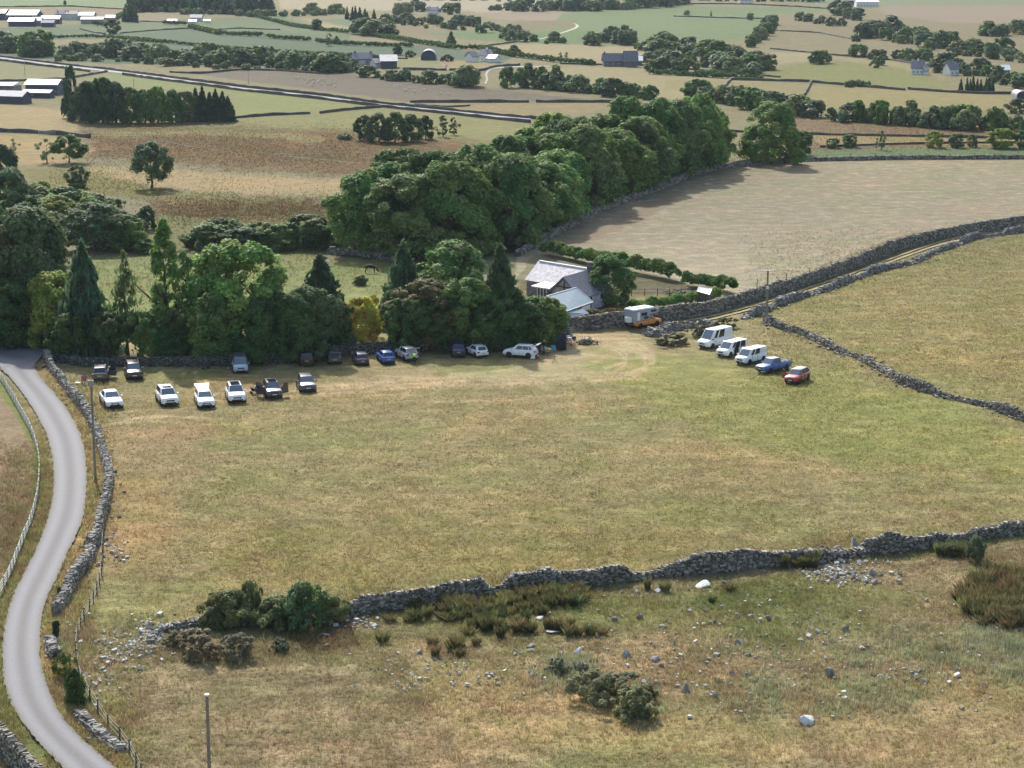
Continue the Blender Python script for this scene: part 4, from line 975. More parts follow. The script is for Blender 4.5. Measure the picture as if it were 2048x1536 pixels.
hedge([(632,84),(700,91),(825,95)], 1.8, 2.0, 'dark hedge crossing the green fields, right piece', 'dark', 5, .7)
hedge([(240,78),(330,86),(470,100),(640,110),(780,119)], 1.5, 1.6, 'long thin hedge across the lower green fields', 'dark', 5, .6)
hedge([(160,99),(220,88),(250,82),(330,86)], 1.4, 1.5, 'curved hedge round the lower green field', 'dark', 5, .6)
hedge([(98,77),(160,75),(210,76),(250,79)], 1.5, 1.5, 'thin hedge above the tan strip at left', 'dark', 5, .6)
hedge([(490,32),(520,36),(560,46),(640,61),(700,67)], 1.8, 2.0, 'dark hedge slanting down from the plantation', 'dark', 5, .7)
hedge([(752,74),(830,86),(910,98),(960,99),(1030,114),(1110,124),(1190,131)], 2.0, 2.2, 'long dark hedge slanting down to the long farmhouse', 'dark', 5, .7)
hedge([(1300,148),(1380,152),(1440,156),(1520,160)], 1.8, 2.4, 'dark hedge under the thick belt on the right', 'dark', 5, .7)
hedge([(185,51),(205,52),(215,51)], 2.2, 2.2, 'clipped dark hedge in front of the large farm', 'dark', 5, .7)
hedge([(326,49),(350,49.5),(374,50)], 2.0, 2.0, 'clipped dark hedge by the white cottage', 'dark', 5, .7)
hedge([(225,42),(240,34),(255,27)], 2.4, 2.4, 'dark hedge climbing beside the large farm', 'dark', 5, .7)
hedge([(1088,508),(1130,516),(1180,528),(1240,540),(1300,551),(1352,563)], 2.7, 2.4, 'dark garden hedge behind the cottage', 'mid', 60, .24)
hedge([(1366,572),(1400,574),(1440,580),(1462,588)], 2.3, 2.4, 'bushy hedge behind the white garden shed', 'mid', 60, .24)
hedge([(1262,625),(1300,618),(1350,612),(1400,605),(1436,598)], 1.7, 1.8, 'lower garden hedge above the orange camper', 'bright', 60, .22)
hedge([(1180,640),(1210,636),(1240,636)], 1.5, 1.4, 'reddish shrubs between the metal shed and the camper', 'rust', 60, .22)
# ---------------------------------------------------------------- buildings
M_SLATE = mat('slate_roof', (172,168,174), .6, noise=.38, nscale=1.9, bump=.2)
M_SLATE2 = mat('slate_roof_dark', (112,112,120), .75, noise=.2, nscale=2.5, bump=.2)
M_TIN = mat('blue_grey_sheet_roof', (132,150,158), .5, noise=.12, nscale=1.2, spec=.6)
M_STWALL = stone_mat('rubble_wall', (70,66,64), (140,134,128))
def rubble(name, dark, light, sc_=2.6):
    m, n, b, N, L = nodes(name); g = N.new('ShaderNodeNewGeometry'); v = N.new('ShaderNodeTexVoronoi'); v.inputs['Scale'].default_value = sc_
    mp = N.new('ShaderNodeMapping'); mp.inputs['Scale'].default_value = (1, 1, 2.2); L.new(g.outputs['Position'], mp.inputs[0]); L.new(mp.outputs[0], v.inputs['Vector'])
    cr = N.new('ShaderNodeValToRGB'); cr.color_ramp.elements[0].color = (*s2l(dark), 1); cr.color_ramp.elements[1].color = (*s2l(light), 1)
    L.new(v.outputs['Color'], cr.inputs[0]); L.new(cr.outputs[0], b.inputs['Base Color']); b.inputs['Roughness'].default_value = .95
    bp = N.new('ShaderNodeBump'); bp.inputs['Distance'].default_value = .05; L.new(v.outputs['Distance'], bp.inputs['Height']); L.new(bp.outputs[0], b.inputs['Normal']); return m
M_RUB = rubble('rubble_masonry', (84,80,78), (150,144,138))
M_RENDER = mat('pale_render', (205,203,198), .9, noise=.08, nscale=2)
M_TIMB = mat('dark_timber', (62,54,50), .8, noise=.2)
M_GLASS = mat('window_glass', (38,44,52), .08, spec=.9)
M_WHITE = mat('white_paint', (225,225,222), .5)
M_WHITER = mat('white_sheet_roof', (214,216,220), .5, noise=.12, nscale=.8)
M_GREYR = mat('grey_sheet_roof', (128,130,142), .6, noise=.2, nscale=.7)
M_DARKW = mat('dark_shed_wall', (66,72,92), .7, noise=.15)
M_BLUEG = mat('blue_green_shed_wall', (120,146,156), .6, noise=.1)
M_CONC = mat('concrete', (150,146,140), .9, noise=.15)
M_WOOD = mat('weathered_wood', (128,120,104), .9, noise=.25, nscale=6)
M_WOODP = mat('pale_weathered_wood', (168,170,158), .9, noise=.2, nscale=6)
M_WOODD = mat('dark_weathered_wood', (84,76,66), .9, noise=.25, nscale=6)
def bld(name, label, corner, cat='building', group=None):
    t = empty(name, (corner.x, corner.y, 0), label=label, cat=cat, group=group); return t
def part(t, name, mb, m, parent=None, **k):
    """mb in world coordinates -> local to t"""
    o = mb.build(name, m, None, **k)
    base = t.location.copy()
    me = o.data; me.transform(Matrix.Translation(-base)); o.parent = parent or t; return o
# the cottage: roof corners seen in the photograph, each at its own height
def gable(t, eL, rL, rR, eRfront, z_e, z_r, roofm, wallm, over=.25, nm='roof', th=.16):
    """front eave left, ridge left, ridge right (world points)"""
    back = Vector((rL.x * 2 - eL.x, rL.y * 2 - eL.y, z_e)); ax = (rR - rL); eR = eL + ax; backR = back + ax
    d = ax.normalized(); o = d * over; q = ((eL - rL).normalized()) * over; q2 = ((back - rL).normalized()) * over
    mb = MB(); mb.slab([eL - o + q, eR + o + q, rR + o, rL - o], th); mb.slab([rL - o, rR + o, backR + o + q2, back - o + q2], th)
    rf = part(t, nm, mb, roofm)
    w = MB(); dn = .12
    def v(p, z): return (p.x, p.y, z)
    vs = [v(eL, -.2), v(eR, -.2), v(backR, -.2), v(back, -.2), v(eL, z_e - dn), v(eR, z_e - dn), v(backR, z_e - dn), v(back, z_e - dn), v(rL, z_r - dn * 1.6), v(rR, z_r - dn * 1.6)]
    w.add(vs, [(0,1,5,4),(2,3,7,6),(1,2,6,9,5),(3,0,4,8,7),(4,5,9,8),(6,7,8,9)])
    part(t, 'wall', w, wallm); return rf, back, eR, backR
z_e, z_r = 2.5, 4.85
eL = W(1053,557.5,z_e); rL = W(1079,522.5,z_r); rR = W(1186,540,z_r)
cot = bld('stone_cottage', 'stone cottage with pale patchy slate roofs, a porch and a timber trimmed gable wing', eL)
gable(cot, eL, rL, rR, None, z_e, z_r, M_SLATE, M_RUB)
rcap = MB().tube(rL + Vector((0,0,.05)), rR + Vector((0,0,.05)), .14); part(cot, 'ridge_cap', rcap, M_WHITER)
# gable wing
A = W(1129,552.6,5.0); B = W(1191,535.5,5.0); Lf = W(1096.6,583.8,2.3)
ax = (B - A); Rt = Vector((2 * A.x - Lf.x, 2 * A.y - Lf.y, 2.3))
d = ax.normalized(); mb = MB()
qa = (Lf - A).normalized() * .35; qb = (Rt - A).normalized() * .35; o_ = d * .4
mb.slab([Lf - o_ + qa, Lf + ax + qa, B, A - o_], .18); mb.slab([A - o_, B, Rt + ax + qb, Rt - o_ + qb], .18)
part(cot, 'wing_roof', mb, M_SLATE2)
w_ = MB(); vs = [(Lf.x,Lf.y,-.2),(Rt.x,Rt.y,-.2),((Rt+ax).x,(Rt+ax).y,-.2),((Lf+ax).x,(Lf+ax).y,-.2),(Lf.x,Lf.y,2.2),(Rt.x,Rt.y,2.2),((Rt+ax).x,(Rt+ax).y,2.2),((Lf+ax).x,(Lf+ax).y,2.2),(A.x,A.y,4.8),(B.x,B.y,4.8)]
w_.add(vs, [(0,1,5,8,4),(1,2,6,5),(2,3,7,9,6),(3,0,4,7),(4,8,9,7),(5,6,9,8)]); part(cot, 'wing_wall', w_, M_SLATE)
f = -d * .06; g_ = lambda p, z: Vector((p.x, p.y, z))
Mid = (Lf + Rt) / 2
tim = MB(); 
for a, b in ((g_(Lf,2.15), g_(A,4.75)), (g_(Rt,2.15), g_(A,4.75)), (g_(Lf,2.2), g_(Rt,2.2)), (g_(Mid,0), g_(Mid,4.6)), (g_(Lf.lerp(Mid,.5),3.4), g_(Rt.lerp(Mid,.5),3.4))):
    tim.tube(a + f * 2, b + f * 2, .11, n=4)
part(cot, 'gable_timbers', tim, M_TIMB)
# chimney, windows
ch = A.lerp(B, .8); c = MB(); c.box(ch.x-.4, ch.x+.4, ch.y-.4, ch.y+.4, 4.5, 6.0); c.box(ch.x-.46, ch.x+.46, ch.y-.46, ch.y+.46, 6.0, 6.15); part(cot, 'chimney', c, M_RUB)
side = (Rt + ax * .45); n_ = Vector((d.y, -d.x, 0)); 
for k, t_ in enumerate((.25, .6)):
    p = Rt + ax * t_; mb = MB(); a = g_(p, 1.0) + n_ * .04; b = a + d * 1.0
    fr = MB().hexa([a, b, b + n_*.08, a + n_*.08, a + Vector((0,0,1.0)), b + Vector((0,0,1.0)), b + n_*.08 + Vector((0,0,1.0)), a + n_*.08 + Vector((0,0,1.0))])
    fo = part(cot, 'window', fr, M_WHITE)
    a2 = a + d*.1 + n_*.085 + Vector((0,0,.1)); b2 = a + d*.9 + n_*.085 + Vector((0,0,.1)); h_ = Vector((0,0,.8))
    gl = MB().hexa([a2, b2, b2+n_*.02, a2+n_*.02, a2+h_, b2+h_, b2+n_*.02+h_, a2+n_*.02+h_]); g2 = part(cot, 'pane', gl, M_GLASS); g2.parent = fo
# porch: pale roof on posts with glazed front
q = [W(1061.7,571.4,2.25), W(1098.7,577.3,2.25), W(1113.8,565.5,2.6), W(1093.4,561.8,2.6)]
part(cot, 'porch_roof', MB().slab(q, .14), M_WHITER)
p0, p1 = q[0].lerp(q[1], .35), q[1]; wdir = (p1 - p0).normalized(); nn = Vector((wdir.y, -wdir.x, 0)); nn = nn if nn.y < 0 else -nn
po = MB()
for k in range(5):
    a = p0.lerp(p1, k / 4); po.box(a.x-.05, a.x+.05, a.y-.05, a.y+.05, 0, 2.1)
po.tube(g_(p0,.06), g_(p1,.06), .06, n=4); po.tube(g_(p0,.9), g_(p1,.9), .05, n=4)
part(cot, 'porch_frame', po, M_WHITE)
a, b = p0 - nn * .03, p1 - nn * .03
part(cot, 'porch_glazing', MB().hexa([g_(a,.1), g_(b,.1), g_(b,.1)-nn*.03, g_(a,.1)-nn*.03, g_(a,2.0), g_(b,2.0), g_(b,2.0)-nn*.03, g_(a,2.0)-nn*.03]), M_GLASS)
# sheet roofed shed
q = [W(1131,623.5,1.75), W(1186.3,604.2,1.75), W(1152.4,575.2,3.5), W(1093.4,592.4,3.5)]
shed = bld('metal_roofed_shed', 'lean-to shed with large pale blue grey sheet roof in front of the cottage', q[0])
part(shed, 'roof', MB().slab(q, .08), M_TIN)
tr_ = MB()
for a, b in ((q[0], q[1]), (q[1], q[2]), (q[3], q[0]), (q[2], q[3])): tr_.tube(a + Vector((0,0,.03)), b + Vector((0,0,.03)), .07, n=4)
part(shed, 'roof_trim', tr_, M_WHITER)
cc = sum(q, Vector()) / 4; ins = [p.lerp(Vector((cc.x, cc.y, p.z)), .07) for p in q]
part(shed, 'wall', MB().hexa([g_(p, -.2) for p in ins] + [g_(p, p.z - .12) for p in ins]), M_RUB)
a = ins[0].lerp(ins[1], .62); b = ins[0].lerp(ins[1], .92); dd = (b - a).normalized(); nn = Vector((dd.y, -dd.x, 0)); nn = nn if nn.y < 0 else -nn
fr = part(shed, 'window', MB().hexa([g_(a,.9)+nn*.02, g_(b,.9)+nn*.02, g_(b,.9)+nn*.08, g_(a,.9)+nn*.08, g_(a,1.55)+nn*.02, g_(b,1.55)+nn*.02, g_(b,1.55)+nn*.08, g_(a,1.55)+nn*.08]), M_WHITE)
q = [W(1137.4,634.8,1.2), W(1178.8,626.7,1.2), W(1164.3,617,1.8), W(1136.3,624.5,1.8)]
ln = bld('low_shed', 'tiny low shed with pale blue sheet roof in front of the big metal roofed shed', q[0])
part(ln, 'roof', MB().slab(q, .06), M_TIN)
cc = sum(q, Vector()) / 4; ins = [p.lerp(Vector((cc.x, cc.y, p.z)), .08) for p in q]
part(ln, 'wall', MB().hexa([g_(p, -.2) for p in ins] + [g_(p, p.z - .08) for p in ins]), M_RUB)
q = [W(1393,582,1.9), W(1419,589,1.9), W(1424,577.5,2.5), W(1397,573,2.5)]
gs = bld('garden_shed', 'small garden shed with bright white roof beside the tall track wall', q[0])
part(gs, 'roof', MB().slab(q, .1), M_WHITER)
cc = sum(q, Vector()) / 4; ins = [p.lerp(Vector((cc.x, cc.y, p.z)), .1) for p in q]
part(gs, 'wall', MB().hexa([g_(p, -.2) for p in ins] + [g_(p, p.z - .12) for p in ins]), M_WOODD)
# garden post and rail fence and log pile
def post_fence(pts, h, label, step=2.6, rails=(.45,.95), m=None, r=.06, rr=.03, group=None, name='post_and_wire_fence', lean=.06, railm=None, cat='fence'):
    L_ = line(pts, step); g = random.Random(int(abs(pts[0][0]) * 3)); t = empty(name, L_[0], label=label, cat=cat, group=group); b0 = L_[0]
    tops = []
    for p in L_[:100]:
        tp = Vector((g.uniform(-lean, lean), g.uniform(-lean, lean), h * g.uniform(.9, 1.08))); q = p - b0
        link_ = MB().tube(q - Vector((0,0,.1)), q + tp, r, r * .9, 6).build('post', m or M_WOOD, t); tops.append((q, tp))
    rb = MB()
    for (q, tp), (q2, tp2) in zip(tops[:-1], tops[1:]):
        for z in rails: rb.tube(q + tp * (z / h), q2 + tp2 * (z / h), rr, n=4)
    rb.build('rails' if rr > .02 else 'wires', railm or m or M_WOOD, t); return t
post_fence([(1236,592),(1290,590),(1340,593),(1385,588)], 1.1, 'garden fence of brown posts and rails beside the cottage lawn', 2.0, (.4,.9), M_WOODD, group='fences')
lg = MB(); g = random.Random(4); lc = W(1372-20,589)
for k in range(26):
    a = Vector((g.uniform(-1.5,1.5), g.uniform(-1,1), g.uniform(.1,.9))); b = a + Vector((g.uniform(-1.2,1.2), g.uniform(-.8,.8), g.uniform(-.2,.3))); lg.tube(a, b, .09)
o = lg.build('log_pile', M_WOOD); o.location = lc; tag(o, 'heap of cut brown branches in the cottage garden', 'log pile')
# ---- far buildings: gabled blocks; ridge along u
def barn(px, py, wpx, d, he, hr, label, wallm, roofm, name='barn', yaw=0.0, wins=0, chim=0, cat='building', group=None, door=False, winm=None):
    he, hr, d = he * .58, hr * .58, d * .6
    p = W(px, py); s = scale_at(p); L_ = wpx / s; t = empty(name, p, R(yaw), label=label, cat=cat, group=group)
    x0, x1, y0, y1 = -L_/2, L_/2, 0, d
    vs = [(x0,y0,-.5),(x1,y0,-.5),(x1,y1,-.5),(x0,y1,-.5),(x0,y0,he),(x1,y0,he),(x1,y1,he),(x0,y1,he),(x0,d/2,hr),(x1,d/2,hr)]
    MB().add(vs, [(0,1,5,4),(2,3,7,6),(1,2,6,9,5),(3,0,4,8,7),(4,5,9,8),(6,7,8,9)]).build('wall', wallm, t)
    th = .25; e = (hr - he) / (d / 2) * .5
    rf = MB(); rf.slab([(x0-.4,y0-.5,he+.2-e), (x1+.4,y0-.5,he+.2-e), (x1+.4,d/2,hr+.2), (x0-.4,d/2,hr+.2)], th); rf.slab([(x0-.4,d/2,hr+.2), (x1+.4,d/2,hr+.2), (x1+.4,y1+.5,he+.2-e), (x0-.4,y1+.5,he+.2-e)], th)
    r_ = rf.build('roof', roofm, t)
    for k in range(chim):
        cx = x0 + .6 + (L_ - 1.2) * (k / max(1, chim - 1) if chim > 1 else .5)
        MB().box(cx-.35, cx+.35, d/2-.3, d/2+.3, hr-.4, hr+.8).build('chimney', wallm, r_)
    for k in range(wins):
        for lv in ((.25,) if he < 3.5 else (.18, .62)):
            cx = x0 + L_ * (k + .5) / wins
            wf = MB().box(cx-.32, cx+.32, -.06, .02, he*lv, he*lv+.62).build('window', winm or M_WHITE, t)
            MB().box(cx-.24, cx+.24, -.10, -.062, he*lv+.07, he*lv+.55).build('pane', M_GLASS, wf)
    if door: MB().box(-L_*.16, L_*.16, -.1, .02, 0, he*.8).build('door', M_DARKW, t)
    return t
def arch(px, py, wpx, d, h, label, m, name='arched_barn'):
    p = W(px, py); s = scale_at(p); r = wpx / s / 2; t = empty(name, p, label=label, cat='building'); n = 14
    pr = [(-math.cos(math.pi*i/n)*r, 1.2 + math.sin(math.pi*i/n)*(h-1.2)) for i in range(n+1)]; pr = [(-r, -.3)] + pr + [(r, -.3)]
    vs = [(x, 0, z) for x, z in pr] + [(x, d, z) for x, z in pr]; k = len(pr)
    MB().add(vs[:k], [tuple(range(k-1,-1,-1))]).build('front_wall', M_DARKW, t); MB().add(vs[k:], [tuple(range(k))]).build('back_wall', M_DARKW, t)
    sh = MB(); pr2 = [(x*1.05, z*1.05) for x, z in pr]
    for i in range(k-1):
        a, b = pr[i], pr[i+1]; a2, b2 = pr2[i], pr2[i+1]
        sh.hexa([(a[0],-.5,a[1]),(b[0],-.5,b[1]),(b[0],d+.5,b[1]),(a[0],d+.5,a[1]),(a2[0],-.5,a2[1]),(b2[0],-.5,b2[1]),(b2[0],d+.5,b2[1]),(a2[0],d+.5,a2[1])])
    sh.build('roof', m, t); return t
barn(83,190,64,14,6,8.2,'dark walled barn with broad white roof at the left edge',M_DARKW,M_WHITER, yaw=-4)
barn(72,196,58,7,3,4.2,'low dark lean-to with grey roof in front of the white roofed barn',M_DARKW,M_GREYR, name='lean_to_barn', yaw=-12)
barn(5,207,92,9,4.2,6.5,'dark barn with grey blue roof at the left edge',M_DARKW,M_GREYR, yaw=-20)
barn(10,183,44,7,3.5,5.0,'stone farm building with mottled roof behind the dark barn',M_RUB,M_SLATE, yaw=-5, wins=3)
sl = MB(); 
p = W(36,184); t = empty('slurry_tank', p, label='round pink grey tank behind the barns at the left edge', cat='tank'); MB().tube((0,0,0),(0,0,2.4),1.3,n=20).build('shell', M_CONC, t, sm=True, sharp=40); MB().tube((0,0,2.4),(0,0,3.0),1.3,.3,n=20).build('lid', M_CONC, t)
barn(44,44,58,24,7,11,'huge white roofed barn of the large far farm',M_DARKW,M_WHITER, yaw=-3)
barn(42,53,50,14,5,8,'white roofed shed in front of the huge barn',M_DARKW,M_WHITER)
barn(-20,40,60,20,7,10,'white roofed barn at the left edge of the large far farm',M_DARKW,M_WHITER)
barn(73,52,18,12,5,8,'gabled grey shed right of the huge barn',M_GREYR,M_GREYR)
barn(100,48,36,14,5,7.5,'long low pale roofed shed in the middle of the large farm',M_DARKW,M_WHITER)
barn(95,54,24,10,4,6,'dark shed at the front of the large farm',M_DARKW,M_SLATE2)
barn(122,40,20,10,6,9,'blue grey farmhouse roof among the large farm buildings',M_RENDER,M_SLATE2, name='farmhouse', chim=2, wins=3)
barn(145,40,26,12,6,8.5,'pale farm cottage row in the large farm',M_RENDER,M_SLATE2, name='farmhouse', chim=2, wins=3)
barn(172,41,30,14,5,8,'grey roofed shed toward the right of the large farm',M_CONC,M_GREYR)
barn(184,48,44,10,4.5,6.5,'low grey building at the right end of the large farm',M_CONC,M_GREYR)
barn(220,43,18,8,4,6,'pale farm outbuilding beside the dark conifers',M_CONC,M_WHITER)
barn(392,43,22,8,4,6.5,'tiny white cottage with brown roof on the green hill',M_RENDER,M_SLATE, name='cottage', wins=3)
barn(385,48,14,6,2.5,4,'white outbuilding below the tiny white cottage',M_WHITE,M_WHITER)
barn(414,46,12,5,2.2,3.2,'long low white shed right of the tiny white cottage',M_WHITE,M_WHITER)
barn(344,46,18,6,2.2,3.4,'white caravan like shed left of the tiny white cottage',M_WHITE,M_WHITER)
barn(724,133,38,9,5.5,9,'grey stone farmhouse with two chimneys below the green fields',M_RUB,M_SLATE2, name='farmhouse', wins=4, chim=2, yaw=-4)
barn(722,137,14,5,3,5,'small porch building in front of the grey farmhouse',M_RUB,M_SLATE2, name='outbuilding')
barn(757,136,14,8,3.5,6,'white and grey striped shed beside the grey farmhouse',M_WHITE,M_GREYR, yaw=30)
barn(778,137,32,16,5,8.5,'dark gabled barn right of the grey farmhouse',M_DARKW,M_GREYR, yaw=88 if False else 6)
arch(857,120,29,8,3.9,'arched barn with pale curved roof and dark end',M_GREYR)
arch(2044,199,22,7,2.6,'small arched barn at the right edge',M_GREYR)
barn(951,124,14,8,4,7,'dark roofed house with white gable, left one of the small farm',M_WHITE,M_SLATE2, name='house', yaw=40)
barn(968,123,20,8,4.5,8,'blue roofed white house in the middle of the small farm',M_WHITE,M_SLATE2, name='house', wins=2, chim=1, yaw=-30)
barn(982,125,18,7,3,5,'white sheet roofed outbuilding right of the small farm house',M_WHITE,M_WHITER, yaw=-30)
barn(1238,133,62,9,4,8.5,'long farmhouse with grey slate roof beside the dark trees',M_RUB,M_SLATE2, name='farmhouse', wins=5, chim=2, yaw=3)
barn(1262,134,26,7,4.5,10.5,'tall gabled wing of the long farmhouse',M_RUB,M_SLATE2, name='farmhouse_wing', yaw=86 if False else 4)
barn(1276,131,16,8,3.5,6,'pale roofed outbuilding right of the long farmhouse',M_RUB,M_WHITER)
barn(1835,149,24,9,4.5,8.5,'white gabled house with blue slate roof on the right slope',M_WHITE,M_SLATE2, name='house', wins=3, chim=1, yaw=-12)
barn(1852,150,8,6,3,5,'small white annex beside the white gabled house',M_WHITE,M_SLATE2)
barn(1909,151,20,9,4.5,8.5,'whitewashed house half hidden by trees on the right slope',M_WHITE,M_SLATE2, name='house', wins=2, yaw=18)
barn(2012,150,14,8,3.5,6,'grey roofed house near the right edge of the slope',M_RUB,M_WHITER, name='house', wins=2)
barn(1735,14,44,18,6,9,'long far shed with white walls and dark roof on the hilltop',M_WHITE,M_WHITER, wins=7, winm=M_DARKW)
barn(1706,10,22,14,6,8.5,'white roofed shed left of the long far shed',M_DARKW,M_WHITER)
barn(866,30,20,9,5,8,'white farmhouse at the top centre among trees',M_WHITE,M_SLATE2, name='farmhouse', wins=3, chim=2)
barn(876,24,14,7,4,6,'grey shed behind the white farmhouse at the top centre',M_CONC,M_GREYR)
barn(1492,8,26,9,5,8,'pale houses in the trees at the top right of centre',M_WHITE,M_SLATE2, name='house', wins=3)
barn(1115,16,14,8,4,7,'pale house between dark trees at the top',M_WHITE,M_SLATE2, name='house', wins=2)
# poles
def pole(px, py, hpx, label, kind='plain', r=.13, m=None, pt=None):
    p = pt or W(px, py); H = hpx / scale_at(p); t = empty('telegraph_pole', p, label=label, cat='telegraph pole', group='telegraph poles')
    MB().tube((0,0,-.3),(0,0,H),r,r*.8,8).build('shaft', m or M_WOODP, t)
    if kind == 'cross':
        MB().box(-.9,.9,-.06,.06,H-.12,H+.02).build('crossarm', M_WHITE, t)
        for x in (-.8,-.4,.4,.8): MB().tube((x,0,H+.02),(x,0,H+.16),.05,n=6).build('insulator', M_WHITE, t)
        MB().box(-.16,.16,-.32,-.14,H-2.6,H-2.2).build('bracket', M_WHITE, t)
    if kind == 'box': MB().box(-.28,.28,-.35,.05,H-.7,H-.1).build('terminal_box', M_CONC, t)
    if kind == 'cap': MB().tube((0,0,H),(0,0,H+.1),r*1.2,n=8).build('cap', M_WHITE, t)
    return t
pole(191,962,209,'tall telegraph pole beside the lane wall, in front of the grey car','box',.14,M_WOOD)
pole(1533,646,106,'telegraph pole with white crossarm above the vans','cross',.16,M_WOOD)
pole(0,0,0,'pole', pt=None) if False else None
p = W(420,1580); p2 = pole(420,1580,200,'plain telegraph pole rising from the bottom edge','cap',.13,M_WOOD,p)
pole(50,152,30,'far thin pole behind the white roofed barn','plain',.12)
pole(268,180,22,'far thin pole in the green paddock','plain',.12)
pole(497,168,22,'far thin pole beside the valley road','plain',.12)
# fences
post_fence([(-26,735),(0,757),(36,818),(63,868),(77,912),(80,954),(75,1002),(63,1048),(36,1112),(23,1150),(0,1192),(-40,1250)], 1.15, 'grey white wooden rail fence following the inside of the lane bend', 1.9, (.25,.5,.75,1.0), M_WOODP, .07, .045, name='rail_fence', lean=.02, group='fences')
post_fence([(206,1080),(206,1130),(199,1168),(189,1206),(167,1240),(152,1272),(150,1310),(156,1345),(176,1402),(194,1434),(214,1455),(243,1480),(264,1516),(283,1560)], 1.15, 'leaning dark fence posts with wire between the lane wall and the pasture', 2.6, (.35,.75,1.05), M_WOODD, .07, .012, lean=.12, group='fences', railm=M_WOODP)
post_fence([(1480,328),(1560,322),(1700,317),(1850,316),(2048,316),(2120,316)], 1.2, 'wire fence of dark posts along the crest above the pale field', 6.0, (.5,1.05), M_WOODD, .09, .015, group='fences')
post_fence([(1440,585),(1530,588),(1700,530),(1860,476),(1950,462)], 1.9, 'sparse fence stakes rising behind the tall track wall', 9.0, (1.8,), M_WOODD, .06, .01, group='fences')
gt = empty('gate', W(100,270), label='grey farm gate in the dark field wall at left', cat='gate'); mb = MB()
for z in (.2,.5,.8,1.1): mb.tube((-3,0,z),(3,0,z),.04)
mb.build('bars', M_WOODP, gt); 
for x in (-3,3): MB().tube((x,0,0),(x,0,1.3),.09).build('post', M_WOODP, gt)
mp_ = empty('marker_post', W(94,712), label='thin red orange marker post at the lane corner', cat='post'); MB().tube((0,0,0),(0,0,1.9),.07).build('shaft', mat('red_post', (150,72,62), .7), mp_)
# ---------------------------------------------------------------- vehicles (x forward, y left, metres)
def paint(name, c): return mat(name, c, .28, spec=.6, coat=.6)
P_WHITE = paint('white_car_paint', (226,228,230)); P_BLACK = paint('black_car_paint', (34,34,38)); P_GREY = paint('grey_car_paint', (84,86,92))
P_SILV = paint('silver_car_paint', (176,176,182)); P_NAVY = paint('navy_car_paint', (34,42,82)); P_BLUE = paint('bright_blue_car_paint', (24,92,176))
P_PALEB = paint('silver_blue_van_paint', (150,168,186)); P_MBLUE = paint('mid_blue_car_paint', (44,92,160)); P_RED = paint('red_car_paint', (150,22,38)); P_ORANGE = paint('orange_car_paint', (212,128,34))
P_PLUM = paint('dark_plum_car_paint', (54,48,62)); P_DGREY = paint('dark_grey_car_paint', (60,62,70))
M_CGLASS = mat('car_window_glass', (34,42,52), .06, spec=1.0); M_WSCR = mat('windscreen_glass', (88,104,116), .08, spec=1.0)
M_TYRE = mat('tyre_rubber', (28,28,28), .85); M_RIM = mat('wheel_rim', (150,152,156), .35, metal=.6)
M_TRIM = mat('black_plastic_trim', (30,30,32), .6); M_LAMP = mat('headlamp_glass', (205,210,215), .12, spec=1.0); M_TAIL = mat('tail_lamp_red', (150,22,24), .25)
M_PLATE = mat('front_number_plate', (215,215,210), .5); M_PLATEY = mat('rear_number_plate', (205,180,60), .5); M_INT = mat('dark_interior', (16,16,18), .9); M_CHROME = mat('silver_roof_rail', (190,192,195), .3, metal=.7)
def wheel_mesh(r, w_):
    prof = [(r*.62,-w_/2),(r*.9,-w_/2),(r,-w_*.36),(r,w_*.36),(r*.9,w_/2),(r*.62,w_/2)]; n = 22; vs = []; fs = []
    for i in range(n):
        a = 2*math.pi*i/n
        for rr, y in prof: vs.append((rr*math.cos(a), y, rr*math.sin(a)))
    k = len(prof)
    for i in range(n):
        for j in range(k - 1): fs.append((i*k+j, ((i+1)%n)*k+j, ((i+1)%n)*k+j+1, i*k+j+1))
    me = bpy.data.meshes.new('tyre'); me.from_pydata(vs, [], fs); me.materials.append(M_TYRE); me.shade_smooth()
    mb = MB(); mb.tube((0,-w_*.30,0),(0,w_*.30,0), r*.2, n=10)
    mb.tube((0,-w_*.1,0),(0,w_*.1,0), r*.63, n=20)
    for i in range(5):
        a = 2*math.pi*i/5; d = Vector((math.cos(a),0,math.sin(a))); 
        for sgn in (-1, 1): mb.tube(Vector((0,sgn*w_*.28,0)), d*r*.6+Vector((0,sgn*w_*.34,0)), r*.1, r*.08, 4)
    m2 = bpy.data.meshes.new('rim'); m2.from_pydata(mb.v, [], mb.f); m2.materials.append(M_RIM); return me, m2
WH = wheel_mesh(.34, .24)
def loft(stations, ring):
    """stations: list of x; ring(x) -> list of (y,z) for the left half from bottom centre to top centre"""
    vs = []; fs = []; k = None
    for x in stations:
        h = ring(x); full = [(x, y, z) for y, z in h] + [(x, -y, z) for y, z in reversed(h[1:-1])]; k = len(full); vs += full
    for i in range(len(stations) - 1):
        for j in range(k): a = i*k+j; b = i*k+(j+1) % k; fs.append((a, a+k, b+k, b))
    fs.append(tuple(range(k))); fs.append(tuple(range((len(stations)-1)*k + k - 1, (len(stations)-1)*k - 1, -1)))
    return vs, fs
